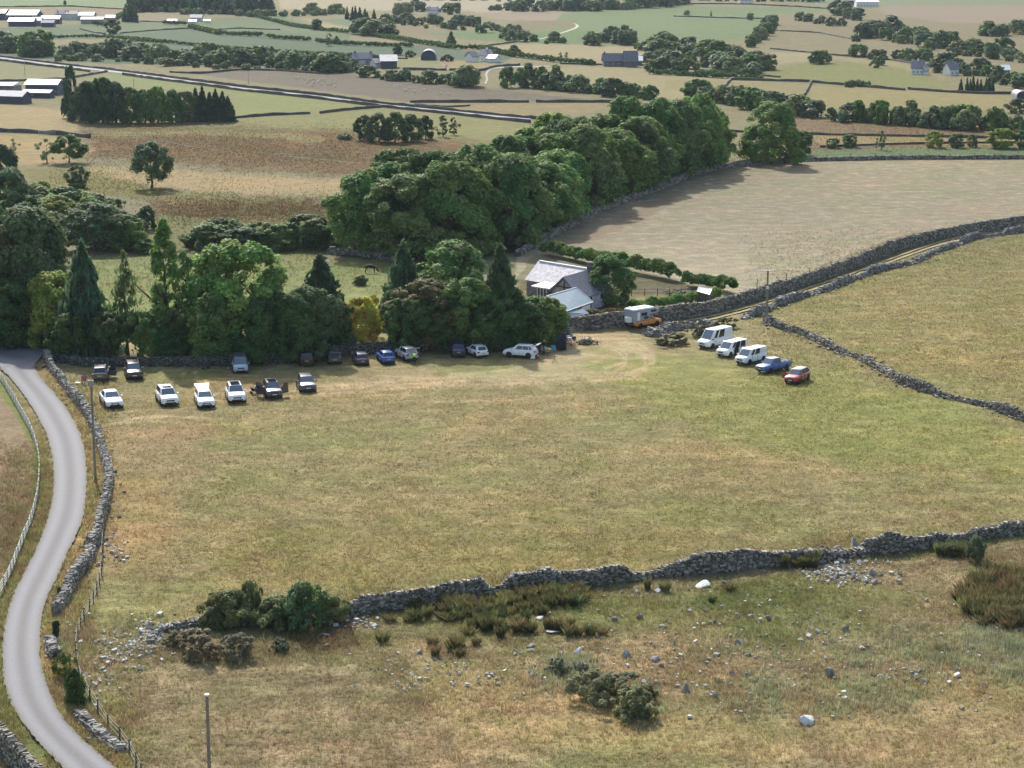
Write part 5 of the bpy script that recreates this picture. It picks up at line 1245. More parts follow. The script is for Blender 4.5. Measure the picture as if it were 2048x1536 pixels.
SPEC = {  # L, W, H, belt z, bonnet z front, bonnet z cowl, windscreen base, roof front, roof rear, rear base (x as fraction of L from front), ground clearance, tail z
 'hatch': (4.15,1.78,1.48,.92,.70,.94,.27,.44,.84,.965,.20,.95),
 'suv': (4.45,1.86,1.66,1.04,.82,1.05,.25,.41,.86,.975,.24,1.06),
 'coupe': (4.6,1.86,1.46,.92,.70,.92,.30,.47,.70,.95,.19,1.0),
 'estate': (4.65,1.84,1.46,.92,.72,.93,.28,.45,.84,.965,.19,.96),
 'van': (4.95,1.92,1.95,1.08,.86,1.10,.14,.30,.965,.99,.22,1.08),
 'bigvan': (5.6,2.05,2.50,1.20,.90,1.18,.13,.30,.975,.99,.26,1.2),
 'pickup': (5.3,1.86,1.80,1.08,.90,1.10,.25,.37,.60,.64,.30,1.10),
}
def vehicle(kind, px, py, d, paintm, label, near='front', cat='car', name='parked_car', rails=False, sunroof=None, tailgate=False, doors=(), slide=False, windows=2, wheelpx=None, wscr=None, trim=None, side_glass=True, group='vehicles parked in the field', rear_dark=True, roofm=None, plate=True, sz=1.0):
    L_, Wd, H, belt, bz0, bz1, a, b, c, e, gc, tz = SPEC[kind]
    d = Vector((d[0], d[1], 0)).normalized(); lf = Vector((-d.y, d.x, 0)); wb = L_ * .6
    if near == 'front': ctr = W(px, py) - d * L_ / 2
    elif near == 'rear': ctr = W(px, py) + d * L_ / 2
    elif near == 'wheel': ctr = W(px, py) - d * (wb / 2) - lf * (Wd / 2 - .1)
    else: ctr = W(px, py)
    t = empty(name, (ctr.x, ctr.y, 0), math.atan2(d.y, d.x), label=label, cat=cat, group=group)
    if sz != 1.0: t.scale = (sz, sz, sz); t.location = (ctr.x - d.x * L_ / 2 * (sz - 1) * (1 if near == 'front' else -1), ctr.y - d.y * L_ / 2 * (sz - 1) * (1 if near == 'front' else -1), 0)
    X = lambda f: L_ / 2 - f * L_
    hw = Wd / 2
    def top(f):
        if f < a: return bz0 + (bz1 - bz0) * (f / a) ** .7
        if kind == 'pickup' and f > e: return belt + .02
        if f > e: return tz - .02
        return belt + (tz - belt) * max(0, (f - .5) / .5)
    def ring(x):
        f = (L_ / 2 - x) / L_; ef = min(f, 1 - f) * L_
        tap = 1 - .16 * max(0, 1 - ef / .55) ** 2; w_ = hw * tap; zb = gc + .10 * max(0, 1 - ef / .4)
        tp = top(f); tp -= (.16 if f < .5 else .08) * max(0, 1 - ef / .22) ** 2
        m_ = zb + (tp - zb) * .45
        return [(0, zb), (w_ * .82, zb), (w_ * .96, zb + .08), (w_, m_), (w_ * .985, m_ + (tp - m_) * .55), (w_ * .93, tp - .05), (w_ * .84, tp), (w_ * .4, tp + .025), (0, tp + .03)]
    st = [0, .012, .04, .08, .14, .2, a, a + .03, .4, .5, .6, .7, .8, .88, .94, .975, 1.0]
    if kind == 'pickup': st += [e, e + .01]
    st = sorted(set(st)); vs, fs = loft([X(f) for f in st], ring)
    body = MB().add(vs, fs).build('body', paintm, t, sm=True, sharp=42)
    # cabin
    bw, rw = hw * .86, hw * (.70 if kind not in ('van', 'bigvan') else .80)
    xs = [X(a), X(b), X(c), X(e)]; zb = [top(a), H - .05, H - .05, top(min(e, .97)) if kind != 'pickup' else belt]
    if kind in ('van', 'bigvan'): zb[3] = belt
    rear = X(e)
    C8 = [Vector(p) for p in ((xs[3], -bw, zb[3]-.03), (xs[0], -bw, zb[0]-.03), (xs[0], bw, zb[0]-.03), (xs[3], bw, zb[3]-.03), (xs[2], -rw, H-.02), (xs[1], -rw, H-.04), (xs[1], rw, H-.04), (xs[2], rw, H-.02))]
    cab = MB().hexa(C8).build('cabin', roofm or paintm, t, sm=True, bevel=.07, sharp=50)
    def bil(q, u, v): return q[0]*(1-u)*(1-v) + q[1]*u*(1-v) + q[2]*u*v + q[3]*(1-u)*v
    def pane(nm, q, u0, u1, v0, v1, m_, th=.014, par=None):
        p = [bil(q, u0, v0), bil(q, u1, v0), bil(q, u1, v1), bil(q, u0, v1)]; n_ = (q[1]-q[0]).cross(q[3]-q[0]).normalized()
        mb = MB().hexa([x - n_*.02 for x in p] + [x + n_*th for x in p]); return mb.build(nm, m_, par or t)
    fr = [C8[2], C8[1], C8[5], C8[6]]; fr = [C8[1], C8[2], C8[6], C8[5]]
    pane('windscreen', fr, .06, .94, .08, .93, wscr or M_WSCR)
    bk = [C8[3], C8[0], C8[4], C8[7]]
    if not tailgate: pane('rear_window', bk, .1, .9, .25 if kind in ('suv','van') else .15, .9, M_CGLASS)
    for sgn in (1, -1):
        q = [C8[2], C8[3], C8[7], C8[6]] if sgn == 1 else [C8[0], C8[1], C8[5], C8[4]]
        if sgn == 1: S = lambda u0, u1, nm='side_window', m_=M_CGLASS: pane(nm, q, u0, u1, .14, .90, m_)
        else: S = lambda u0, u1, nm='side_window', m_=M_CGLASS: pane(nm, q, 1-u1, 1-u0, .14, .90, m_)
        if kind in ('van', 'bigvan'):
            S(.13, .27); 
            if side_glass: S(.33, .58)
            if windows > 2: S(.63, .92)
        elif kind == 'pickup': S(.14, .5); S(.54, .86)
        else:
            S(.16, .46); S(.49, .78)
            if kind in ('suv', 'estate'): S(.81, .93)
        # mirrors
        mx = X(a + .05); MB().box(mx-.09, mx+.07, sgn*(hw-.04), sgn*(hw+.17), belt+.02, belt+.17).build('door_mirror', paintm if kind not in ('bigvan',) else M_TRIM, t, bevel=.02)
        # sill / bumper trim, door lines
        MB().box(-wb/2+.45, wb/2-.45, sgn*(hw*.985), sgn*(hw+.012), gc+.03, gc+.13).build('sill_trim', M_TRIM, t)
        for dx in ((X(.30), X(.52)) if kind not in ('bigvan',) else (X(.27),)):
            MB().box(dx-.008, dx+.008, sgn*(hw*.96), sgn*(hw+.006), gc+.16, belt-.04).build('door_seam', M_TRIM, t)
            MB().box(dx-.28, dx-.12, sgn*(hw*.98), sgn*(hw+.03), belt-.16, belt-.12).build('door_handle', paintm, t)
    # wheels in dark arches
    for sx in (1, -1):
        for sy in (1, -1):
            x = sx * wb / 2 + (.06 if kind in ('van','bigvan') else 0)
            ar = MB().tube((x, sy*(hw-.14), .37), (x, sy*(hw+.004), .37), .41, n=20).build('wheel_arch', M_TRIM, t)
            wo = empty('wheel', (x, sy*(hw-.10), .34)); wo.parent = t
            ty = link('tyre', WH[0], wo); link('rim', WH[1], wo)
    # lamps, grille, plates
    for sy in (1, -1):
        z = bz0 - .12; q = [Vector((L_/2-.02, sy*(hw*.50), z-.07)), Vector((L_/2-.17, sy*(hw*.86), z-.05)), Vector((L_/2-.19, sy*(hw*.86), z+.08)), Vector((L_/2-.06, sy*(hw*.52), z+.06))]
        MB().hexa([p + Vector((-.08,0,0)) for p in q] + [p + Vector((.025,sy*.01,0)) for p in q]).build('headlight', M_LAMP, t)
        tx = -L_/2; z = tz - .12
        MB().box(tx-.012, tx+.14, sy*(hw*.62), sy*(hw*.90), z-.14, z+.06).build('tail_light', M_TAIL, t, bevel=.015)
    MB().box(L_/2-.12, L_/2+.012, -hw*.42, hw*.42, bz0-.26, bz0-.10).build('grille', M_TRIM, t)
    MB().box(L_/2-.14, L_/2+.014, -hw*.62, hw*.62, gc+.10, gc+.24).build('front_air_intake', M_TRIM, t)
    MB().box(-L_/2-.014, -L_/2+.14, -hw*.8, hw*.8, gc+.04, gc+.20).build('rear_bumper_trim', M_TRIM, t)
    MB().box(L_/2, L_/2+.022, -.26, .26, gc+.26, gc+.37).build('front_number_plate', M_PLATE, t)
    if plate: MB().box(-L_/2-.022, -L_/2, -.26, .26, belt-.36, belt-.25).build('rear_number_plate', M_PLATEY, t)
    if rails:
        for sy in (1, -1):
            rb = MB(); rb.tube((X(b)-.1, sy*rw*.93, H+.03), (X(c)+.15, sy*rw*.93, H+.03), .022, n=6)
            for x in (X(b)-.1, X((b+c)/2), X(c)+.15): rb.tube((x, sy*rw*.93, H-.04), (x, sy*rw*.93, H+.03), .02, n=6)
            rb.build('roof_rail', M_CHROME, t)
    if sunroof: MB().box(X(sunroof[1]), X(sunroof[0]), -rw*.72, rw*.72, H-.03, H-.008).build('sunroof', M_CGLASS, t)
    if tailgate:
        MB().hexa([v + Vector((-.012,0,0)) for v in (C8[3]+Vector((0,-.12,-.42)), C8[0]+Vector((0,.12,-.42)), C8[4]+Vector((0,.06,-.06)), C8[7]+Vector((0,-.06,-.06)))] + [v + Vector((.03,0,0)) for v in (C8[3]+Vector((0,-.12,-.42)), C8[0]+Vector((0,.12,-.42)), C8[4]+Vector((0,.06,-.06)), C8[7]+Vector((0,-.06,-.06)))]).build('boot_opening', M_INT, t)
        hx, hz = xs[2], H - .02; ln = 1.05; an = R(12); v = Vector((-math.cos(an), 0, math.sin(an))) * ln
        p = [Vector((hx, -rw, hz)), Vector((hx, rw, hz)), Vector((hx, bw, hz)) + v, Vector((hx, -bw, hz)) + v]
        tg = MB().slab(p, .07).build('tailgate', paintm, t)
        p2 = [p[0].lerp(p[3], .12).lerp(p[1].lerp(p[2], .12), .12), p[0].lerp(p[3], .12).lerp(p[1].lerp(p[2], .12), .88), p[0].lerp(p[3], .62).lerp(p[1].lerp(p[2], .62), .88), p[0].lerp(p[3], .62).lerp(p[1].lerp(p[2], .62), .12)]
        MB().slab([x + Vector((0,0,.012)) for x in p2], .02).build('rear_window', M_CGLASS, tg)
    for (sy, fx, ang) in doors:   # open door: side, hinge as fraction, opening angle
        hx = X(fx); hy = sy * hw * .97; ln = L_ * .235; an = R(ang); dv = Vector((-math.cos(an), sy * math.sin(an), 0))
        n_ = Vector((dv.y, -dv.x, 0)) * .04
        p0 = Vector((hx, hy, gc + .12)); p1 = p0 + dv * ln
        def Z(p, z): return Vector((p.x, p.y, z))
        dr = MB().hexa([p0 - n_, p1 - n_, p1 + n_, p0 + n_, Z(p0, belt) - n_, Z(p1, belt) - n_, Z(p1, belt) + n_, Z(p0, belt) + n_]).build('open_door', paintm, t, bevel=.015)
        i0, i1 = p0.lerp(p1, .08), p1.lerp(p0, .05)
        MB().hexa([Z(i0, belt) - n_*.4, Z(i1, belt) - n_*.4, Z(i1, belt) + n_*.4, Z(i0, belt) + n_*.4, Z(i0.lerp(i1,.35), H-.2) - n_*.4, Z(i1.lerp(i0,.06), H-.14) - n_*.4, Z(i1.lerp(i0,.06), H-.14) + n_*.4, Z(i0.lerp(i1,.35), H-.2) + n_*.4]).build('window', M_CGLASS, dr)
        ox = hx - ln; MB().box(ox, hx, sy*(hw*.9), sy*(hw*.99), gc+.14, belt-.02).build('door_opening', M_INT, t)
    if slide:
        q = [C8[2], C8[3], C8[7], C8[6]]
        x0, x1 = X(.53), X(.33); y = hw
        MB().box(x0, x1, y-.05, y+.008, gc+.1, belt).build('sliding_door_opening', M_INT, t)
        pane('upper_opening', q, .29, .53, .0, .95, M_INT, .02)
        MB().box(X(.80), X(.56), y+.02, y+.07, gc+.12, belt+.02).build('sliding_door', paintm, t, bevel=.015)
        MB().hexa([bil(q,.57,.02)+Vector((0,.05,0)), bil(q,.57,.02)+Vector((0,.09,0)), bil(q,.82,.02)+Vector((0,.09,0)), bil(q,.82,.02)+Vector((0,.05,0)), bil(q,.57,.93)+Vector((0,.05,0)), bil(q,.57,.93)+Vector((0,.09,0)), bil(q,.82,.93)+Vector((0,.09,0)), bil(q,.82,.93)+Vector((0,.05,0))]).build('sliding_door_window', M_CGLASS, t)
    if kind == 'pickup':
        MB().box(-L_/2+.1, X(e)-.05, -hw*.78, hw*.78, belt-.02, belt+.075).build('load_bed_cover', M_TRIM, t, bevel=.03)
        for sy in (1, -1): MB().tube((X(.60), sy*rw*.9, H-.1), (X(.78), sy*hw*.8, belt+.05), .05, n=6).build('sports_bar', M_CHROME, t)
    return t, ctr, d, lf
vehicle('suv', 200,764.5, (-.15,.99), P_GREY, 'grey four by four seen from behind with black door open, beside the seated person', 'rear', rails=True, doors=((-1,.27,70),(-1,.50,62)), name='parked_car', sz=1.05)
vehicle('suv', 270,761, (.25,-.97), P_BLACK, 'black four by four with silver roof rails facing the camera in the back row', rails=True, sz=1.12)
vehicle('coupe', 231,818, (.36,-.93), P_WHITE, 'white low sloping car without roof bars, first of the front row next to the lane', sz=1.14)
vehicle('suv', 342,814, (.33,-.94), P_WHITE, 'white car with small dark sunroof and dark grille, second of the front row', sunroof=(.43,.58), sz=1.15)
vehicle('estate', 414,817.5, (.25,-.97), P_WHITE, 'long white car with its boot lid raised in the front row', tailgate=True, sz=1.13)
vehicle('suv', 475.5,808, (.23,-.97), P_WHITE, 'white car with long black glass roof in the front row', sunroof=(.42,.80), sz=1.15)
vehicle('suv', 550,799, (.25,-.97), P_PLUM, 'dark plum car with doors open on both sides in the front row', sunroof=(.42,.75), doors=((-1,.27,66),(-1,.50,60),(1,.27,55)), sz=1.08)
vehicle('hatch', 617.5,786, (.22,-.97), P_DGREY, 'dark grey hatchback facing the camera, last of the front row', sz=1.16)
vehicle('van', 482,748, (.17,-.985), P_PALEB, 'silver blue van facing the camera under the trees', cat='van', name='parked_van', roofm=P_GREY)
vehicle('suv', 614,733.5, (-.13,.99), P_BLACK, 'black car seen from behind under the trees, nearest the silver blue van', 'rear')
vehicle('hatch', 670.4,729, (-.13,.99), P_GREY, 'grey car with raised boot in deep shade, between the black and navy cars', 'rear', tailgate=True)
vehicle('hatch', 725.8,732, (-.2,.98), P_NAVY, 'navy hatchback seen from behind, left of the bright blue car', 'rear')
vehicle('hatch', 778.5,728.5, (-.28,.96), P_BLUE, 'bright blue hatchback parked nose to the wall', 'rear')
vehicle('suv', 826,723, (-.42,.9), P_SILV, 'silver car with raised boot behind the person in the lime vest', 'rear', tailgate=True)
vehicle('suv', 918,715.5, (-.1,.99), P_NAVY, 'dark blue car seen from behind, left of the small white four by four', 'rear')
vehicle('hatch', 967,716, (-.45,.89), P_WHITE, 'small white four by four with roof bars seen from behind', 'rear', rails=True)
vehicle('suv', 1041,713, (-.95,.3), P_WHITE, 'white car seen side on with its boot raised beside the black tent', 'centre', tailgate=True)
vehicle('bigvan', 1425,697.5, (-.70,-.72), P_WHITE, 'tall white high roof van, farthest of the three white vans', 'wheel', cat='van', name='parked_van')
vehicle('van', 1461,714.5, (-.68,-.73), P_WHITE, 'white van with its side door slid open, middle of the three vans', 'wheel', cat='van', name='parked_van', slide=True, side_glass=False)
vehicle('van', 1499,729.4, (-.68,-.73), P_WHITE, 'white panel van with one dark side window, nearest the blue pickup', 'wheel', cat='van', name='parked_van')
vehicle('pickup', 1540,747, (-.74,-.67), P_MBLUE, 'metallic blue pickup truck between the white vans and the red car', 'wheel', cat='pickup truck', name='pickup_truck')
vehicle('suv', 1598,768, (-.52,-.85), P_RED, 'red car with open driver door at the near end of the right hand row', 'wheel', sunroof=None, roofm=P_DGREY, doors=((-1,.27,62),))
# camper on the orange pickup
d = Vector((.76, .65, 0)).normalized(); ctr = W(1289, 652.5)
t, _, _, _ = vehicle('pickup', 1289, 652.5, (.76,.65), P_ORANGE, 'orange pickup truck carrying a white camper body on the track', 'centre', cat='camper', name='camper_truck')
cm = MB(); pr = [(-3.05,.75),(-3.05,2.55),(-2.9,2.75),(.9,2.75),(1.75,2.5),(1.85,2.15),(1.5,1.92),(.05,1.88),(-.02,1.18),(-2.5,1.12),(-2.5,.75)]
n = len(pr); vs = [(x,-1.0,z) for x, z in pr] + [(x,1.0,z) for x, z in pr]; fs = [(i,(i+1)%n,n+(i+1)%n,n+i) for i in range(n)] + [tuple(range(n-1,-1,-1)), tuple(range(n,2*n))]
M_CAMP = mat('grey_camper_side', (150,156,162), .5); M_CAMPR = mat('white_camper_roof', (228,228,226), .5)
cb = cm.add(vs, fs).build('camper_body', M_CAMP, t)
MB().hexa([(-3.09,-1.03,2.7),(.92,-1.03,2.7),(.92,1.03,2.7),(-3.09,1.03,2.7),(-3.0,-.95,2.86),(.9,-.95,2.86),(.9,.95,2.86),(-3.0,.95,2.86)]).build('camper_roof', M_CAMPR, t)
MB().hexa([(.9,-1.01,2.72),(1.78,-1.01,2.48),(1.78,1.01,2.48),(.9,1.01,2.72),(.9,-1.01,2.8),(1.82,-1.01,2.55),(1.82,1.01,2.55),(.9,1.01,2.8)]).build('camper_nose', M_CAMPR, t)
MB().box(-1.9,-1.3,-.3,.3,2.86,2.98).build('roof_hatch', M_CAMPR, t); MB().box(-2.6,-2.2,.3,.7,2.86,3.0).build('roof_vent', M_CAMPR, t)
for y0, y1 in ((-1.03,-1.0),):
    MB().box(-1.6,-.5,y0,y1,1.75,2.25).build('side_window', M_CGLASS, t); MB().box(-2.4,-1.9,y0,y1,1.2,2.4).build('side_door', M_CAMPR, t)
    MB().box(.3,1.3,y0,y1,2.15,2.45).build('cab_bed_window', M_CGLASS, t); MB().box(-1.1,-.2,y0-.005,y1,1.3,1.66).build('dark_stripe', M_TRIM, t)
MB().box(-3.62,-3.07,-.62,.28,1.0,1.75).build('rear_box', M_WHITE, t, bevel=.06); MB().box(-3.1,-3.05,-.9,.9,.78,1.0).build('rear_trim', M_TRIM, t)
# ---------------------------------------------------------------- people, animals, picnic things
SKIN = s2l((196,150,124))
def figure(name, joints, edges, radii, mats, zones, parent, levels=1):
    """one continuous skinned body; zones: function(centre)->material index"""
    me = bpy.data.meshes.new(name); me.from_pydata(joints, edges, []); o = bpy.data.objects.new(name, me); col.objects.link(o)
    sk = o.modifiers.new('skin', 'SKIN'); sk.use_smooth_shade = True
    for v, r in zip(me.skin_vertices[0].data, radii): v.radius = (r, r) if not isinstance(r, tuple) else r
    me.skin_vertices[0].data[0].use_root = True
    sb = o.modifiers.new('sub', 'SUBSURF'); sb.levels = levels; sb.render_levels = levels
    dg = bpy.context.evaluated_depsgraph_get(); dg.update(); ev = o.evaluated_get(dg); m2 = bpy.data.meshes.new_from_object(ev)
    bpy.data.objects.remove(o); m2.materials.clear()
    for m_ in mats: m2.materials.append(m_)
    for p in m2.polygons: p.material_index = zones(p.center); p.use_smooth = True
    return link(name, m2, parent)
M_SKIN = mat('skin', (196,150,124), .6); M_HAIRD = mat('dark_hair', (48,38,32), .8); M_HAIRG = mat('grey_hair', (170,165,158), .8)
def cloth(n, c): return mat(n, c, .85)
def arm(J, E, Rr, sh, el, wr, sgn):
    i = len(J); J += [sh, el, wr]; Rr += [.055, .042, .032]; E += [(i, i+1), (i+1, i+2)]
    wv = Vector(wr); dirn = (Vector(wr) - Vector(el)).normalized(); side = dirn.orthogonal().normalized(); J.append(tuple(wv + dirn * .08)); Rr.append(.036); E.append((i+2, i+3))
    for k in range(4):
        tip = wv + dirn * (.15 + .01 * (k % 3)) + side * (.030 * (k - 1.5)); J.append(tuple(tip)); Rr.append(.009); E.append((i+3, len(J)-1))
    J.append(tuple(wv + dirn * .09 + side * .06)); Rr.append(.010); E.append((i+3, len(J)-1)); return i
def person(px, py, label, pose='stand', heading=0, top=(120,60,90), legs=(40,42,52), hair=M_HAIRD, h=1.0, loc=None, vest=None):
    p = loc or W(px, py); t = empty('person', p, R(heading), label=label, cat='person')
    J = []; E = []; Rr = []
    if pose == 'stand':
        hip, kn, an = .92, .50, .08
        J = [(0,0,hip),(0,0,1.12),(0,0,1.38),(.02,0,1.50),(.04,0,1.60),(.05,0,1.70)]; Rr = [(.15,.12),(.14,.11),(.16,.11),.06,(.085,.095),(.07,.08)]
        for s_ in (1,-1):
            i = len(J); J += [(0,.10*s_,hip-.06),(.02,.11*s_,kn),(-.02,.12*s_,an),(.14,.13*s_,.05)]; Rr += [.095,.062,.042,.04]; E += [(0,i),(i,i+1),(i+1,i+2),(i+2,i+3)]
        arms = (((0,.20,1.38),(.02,.27,1.12),(.16,.22,.96)), ((0,-.20,1.38),(.06,-.27,1.14),(.26,-.20,1.10)))
        zs = 0.0; hd = (.05,0,1.66)
    elif pose == 'bend':
        J = [(-.05,0,.92),(.10,0,1.06),(.30,0,1.22),(.40,0,1.29),(.48,0,1.34),(.56,0,1.37)]; Rr = [(.15,.12),(.14,.11),(.16,.11),.06,(.085,.095),(.07,.08)]
        for s_ in (1,-1):
            i = len(J); J += [(-.05,.10*s_,.86),(.0,.12*s_,.48),(-.06,.12*s_,.08),(.10,.13*s_,.05)]; Rr += [.095,.062,.042,.04]; E += [(0,i),(i,i+1),(i+1,i+2),(i+2,i+3)]
        arms = (((.28,.2,1.2),(.42,.25,.98),(.62,.2,.95)), ((.28,-.2,1.2),(.45,-.25,1.0),(.64,-.2,1.0))); hd = (.52,0,1.37)
    else:  # sit / crouch
        b = .48 if pose == 'sit' else .30
        J = [(0,0,b),(.02,0,b+.22),(.08,0,b+.46),(.12,0,b+.57),(.15,0,b+.67),(.16,0,b+.77)]; Rr = [(.16,.13),(.14,.11),(.16,.11),.06,(.085,.095),(.07,.08)]
        for s_ in (1,-1):
            i = len(J); J += [(.06,.10*s_,b),(.46,.13*s_,b+.06),(.44,.13*s_,.09),(.58,.14*s_,.05)]; Rr += [.10,.065,.045,.04]; E += [(0,i),(i,i+1),(i+1,i+2),(i+2,i+3)]
        arms = (((.06,.2,b+.45),(.16,.27,b+.22),(.40,.16,b+.22)), ((.06,-.2,b+.45),(.16,-.27,b+.22),(.40,-.14,b+.24))); hd = (.15,0,b+.73)
    E += [(0,1),(1,2),(2,3),(3,4),(4,5)]
    for k, (sh, el, wr) in enumerate(arms):
        i = arm(J, E, Rr, sh, el, wr, k); E.append((2, i))
    hip = Vector(J[0]); nk = Vector(J[3]); ax = (nk - hip)
    mats = [M_SKIN, cloth('top_cloth', top), cloth('trouser_cloth', legs)]
    wr_ = [Vector(a[2]) for a in arms]
    ank = J[8][2] + .02
    def zone(c):
        if (c - Vector(hd)).length < .17: return 0
        if min((c - q).length for q in wr_) < .15: return 0
        u = (c - hip).dot(ax) / ax.length_squared
        return 1 if u > .12 and (c - hip).length > .1 and c.z > hip.z - .02 else 2
    b = figure('body', J, E, Rr, mats, zone, t)
    hv = Vector(hd); n_ = 10; vs = []; fs = []
    bm = bmesh.new(); bmesh.ops.create_uvsphere(bm, u_segments=12, v_segments=8, radius=.115)
    for v in bm.verts: v.co = Vector((v.co.x * 1.02 - .015, v.co.y * .92, v.co.z * .85 + .045)) + hv
    bmesh.ops.delete(bm, geom=[f for f in bm.faces if (f.calc_center_median() - hv).x > .03 and (f.calc_center_median() - hv).z < .08], context='FACES')
    me = bpy.data.meshes.new('hair'); bm.to_mesh(me); bm.free(); me.materials.append(hair); me.shade_smooth(); link('hair', me, t)
    if vest:
        q = MB(); c0 = Vector(J[0]).lerp(Vector(J[2]), .12); c1 = Vector(J[2]) + Vector((0,0,.07)); q.tube(c0, c1, .195, .20, 14)
        o = q.build('vest', cloth('lime_vest', vest), t, sm=True)
    for s_ in (1,-1):
        MB().tube(hv + Vector((.085,.035*s_,.02)), hv + Vector((.10,.035*s_,.02)), .013, n=6).build('eye', M_TRIM, t)
    MB().tube(hv + Vector((.09,0,.0)), hv + Vector((.125,0,-.02)), .016, .012, 5).build('nose', M_SKIN, t)
    return t
def camp_chair(p, heading, c, label, name='camping_chair'):
    t = empty(name, p, R(heading), label=label, cat='camping chair'); m_ = cloth('chair_fabric', c)
    MB().hexa([(-.25,-.27,.40),(.25,-.27,.44),(.25,.27,.44),(-.25,.27,.40),(-.25,-.27,.43),(.25,-.27,.47),(.25,.27,.47),(-.25,.27,.43)]).build('seat', m_, t)
    MB().hexa([(-.28,-.27,.42),(-.24,-.27,.42),(-.24,.27,.42),(-.28,.27,.42),(-.44,-.27,.95),(-.40,-.27,.95),(-.40,.27,.95),(-.44,.27,.95)]).build('backrest', m_, t)
    for s_ in (1,-1):
        MB().tube((-.25,.29*s_,0),(.28,.29*s_,.45),.02,n=6).build('leg', M_TRIM, t); MB().tube((.28,.29*s_,0),(-.42,.29*s_,.9),.02,n=6).build('leg', M_TRIM, t)
        MB().box(-.28,.25,.26*s_-.03,.26*s_+.03,.62,.65).build('armrest', M_TRIM, t)
    return t
cp = W(168,768); camp_chair(cp, -80, (70,36,66), 'dark purple folding chair left of the grey four by four')
person(0,0,'person in pink and dark top sitting on a chair left of the grey car','sit',-80,(176,92,128),(52,36,62), loc=cp + Vector((0,0,-.02)), hair=M_HAIRD)
cb_ = W(156,769); o = MB().box(-.32,.32,-.2,.2,0,.28).build('cool_box', M_WHITE, bevel=.04); o.location = cb_; tag(o, 'small white cool box on the grass at the seated person feet', 'cool box')
person(456,750,'person in brown top crouching beside the silver blue van','crouch',-70,(120,82,74),(150,150,150))
person(829,729,'standing person in lime green vest at the open boot of the silver car','bend',82,(40,40,44),(30,30,36), vest=(150,214,70))
person(1088,706,'standing person in black between the tent and the white side on car','stand',-120,(24,24,28),(28,28,34), hair=M_HAIRG)
person(1604,741,'person leaning at the open door of the red car','bend',-60,(196,170,160),(90,40,46)) if False else None
c1 = W(1083,708.5); camp_chair(c1, -60, (44,34,52), 'dark folding chair beside the raised boot of the white car')
person(0,0,'person in mauve top sitting by the raised boot of the white car','sit',-60,(128,110,130),(30,28,34), loc=c1)
c2 = W(1096,709); camp_chair(c2, -30, (150,170,140), 'pale green folding chair near the black tent')
# loaded boot gear next to the plum car
gx = W(513,786); gg = random.Random(3)
# tent: tall black pop-up shelter
tp = W(1122,698.5); t = empty('pop_up_tent', tp, R(8), label='tall black pop-up tent at the right end of the back row', cat='tent'); M_TENT = cloth('black_tent_fabric', (30,33,42))
r = .62; hh = 1.85; vs = [(-r,-r,0),(r,-r,0),(r,r,0),(-r,r,0),(-r*.95,-r*.95,hh*.72),(r*.95,-r*.95,hh*.72),(r*.95,r*.95,hh*.72),(-r*.95,r*.95,hh*.72),(0,0,hh+.25)]
MB().add(vs, [(3,2,1,0),(0,1,5,4),(1,2,6,5),(2,3,7,6),(3,0,4,7),(4,5,8),(5,6,8),(6,7,8),(7,4,8)]).build('shell', M_TENT, t)
MB().box(-.02,.02,-r-.02,-r+.03,.05,1.3).build('door_zip', M_TRIM, t)
for a in ((-r,-r),(r,-r),(r,r),(-r,r)): MB().tube((a[0],a[1],0),(a[0]*.95,a[1]*.95,hh*.72),.02,n=5).build('frame_pole', M_TRIM, t)
cbp = W(1107,700); o = MB().box(-.3,.3,-.22,.22,.1,.62).build('teal_box', mat('teal_fabric', (60,158,176), .7), bevel=.03); o.location = cbp; tag(o, 'square teal blue box in front of the black tent', 'box')
def cone(px, py, label, c=(210,70,50), h=.6, lie=False):
    p = W(px, py); t = empty('traffic_cone', p, label=label, cat='cone', group='cones')
    m_ = mat('orange_cone', c, .6); MB().box(-.2,.2,-.2,.2,0,.04).build('base', m_, t); MB().tube((0,0,.04),(0,0,h),.15,.035,12).build('body', m_, t, sm=True, sharp=40); MB().tube((0,0,.28),(0,0,.40),.105,.078,12).build('band', M_WHITE, t)
cone(1075.5,715,'orange cone beside the rear wheel of the white side on car'); cone(1143,690,'orange red cone lying right of the black tent', (214,64,50), .55)
sg = W(1065.5,717.5); t = empty('sign_board', sg, R(-10), label='narrow white sign board leaning at the rear wheel of the white car', cat='sign'); MB().hexa([(-.28,0,0),(.28,0,0),(.28,.05,0),(-.28,.05,0),(-.28,.3,1.05),(.28,.3,1.05),(.28,.35,1.05),(-.28,.35,1.05)]).build('panel', M_WHITE, t); MB().tube((0,.5,0),(0,.3,.95),.02,n=5).build('prop', M_TRIM, t)
MB().hexa([(-.10,-.012+.09,.35),(.10,-.012+.09,.35),(.10,.10,.35),(-.10,.10,.35),(-.10,.195,.75),(.10,.195,.75),(.10,.22,.75),(-.10,.22,.75)]).build('marking', M_TRIM, t)
t3 = W(1109,727); t = empty('tripod', t3, label='thin brown tripod standing alone on the grass before the tent', cat='tripod')
for a in (90, 210, 330): MB().tube((math.cos(R(a))*.4,math.sin(R(a))*.4,0),(0,0,.85),.022,n=5).build('leg', M_WOODD, t)
MB().box(-.09,.09,-.07,.07,.85,1.0).build('head', M_WOODD, t)
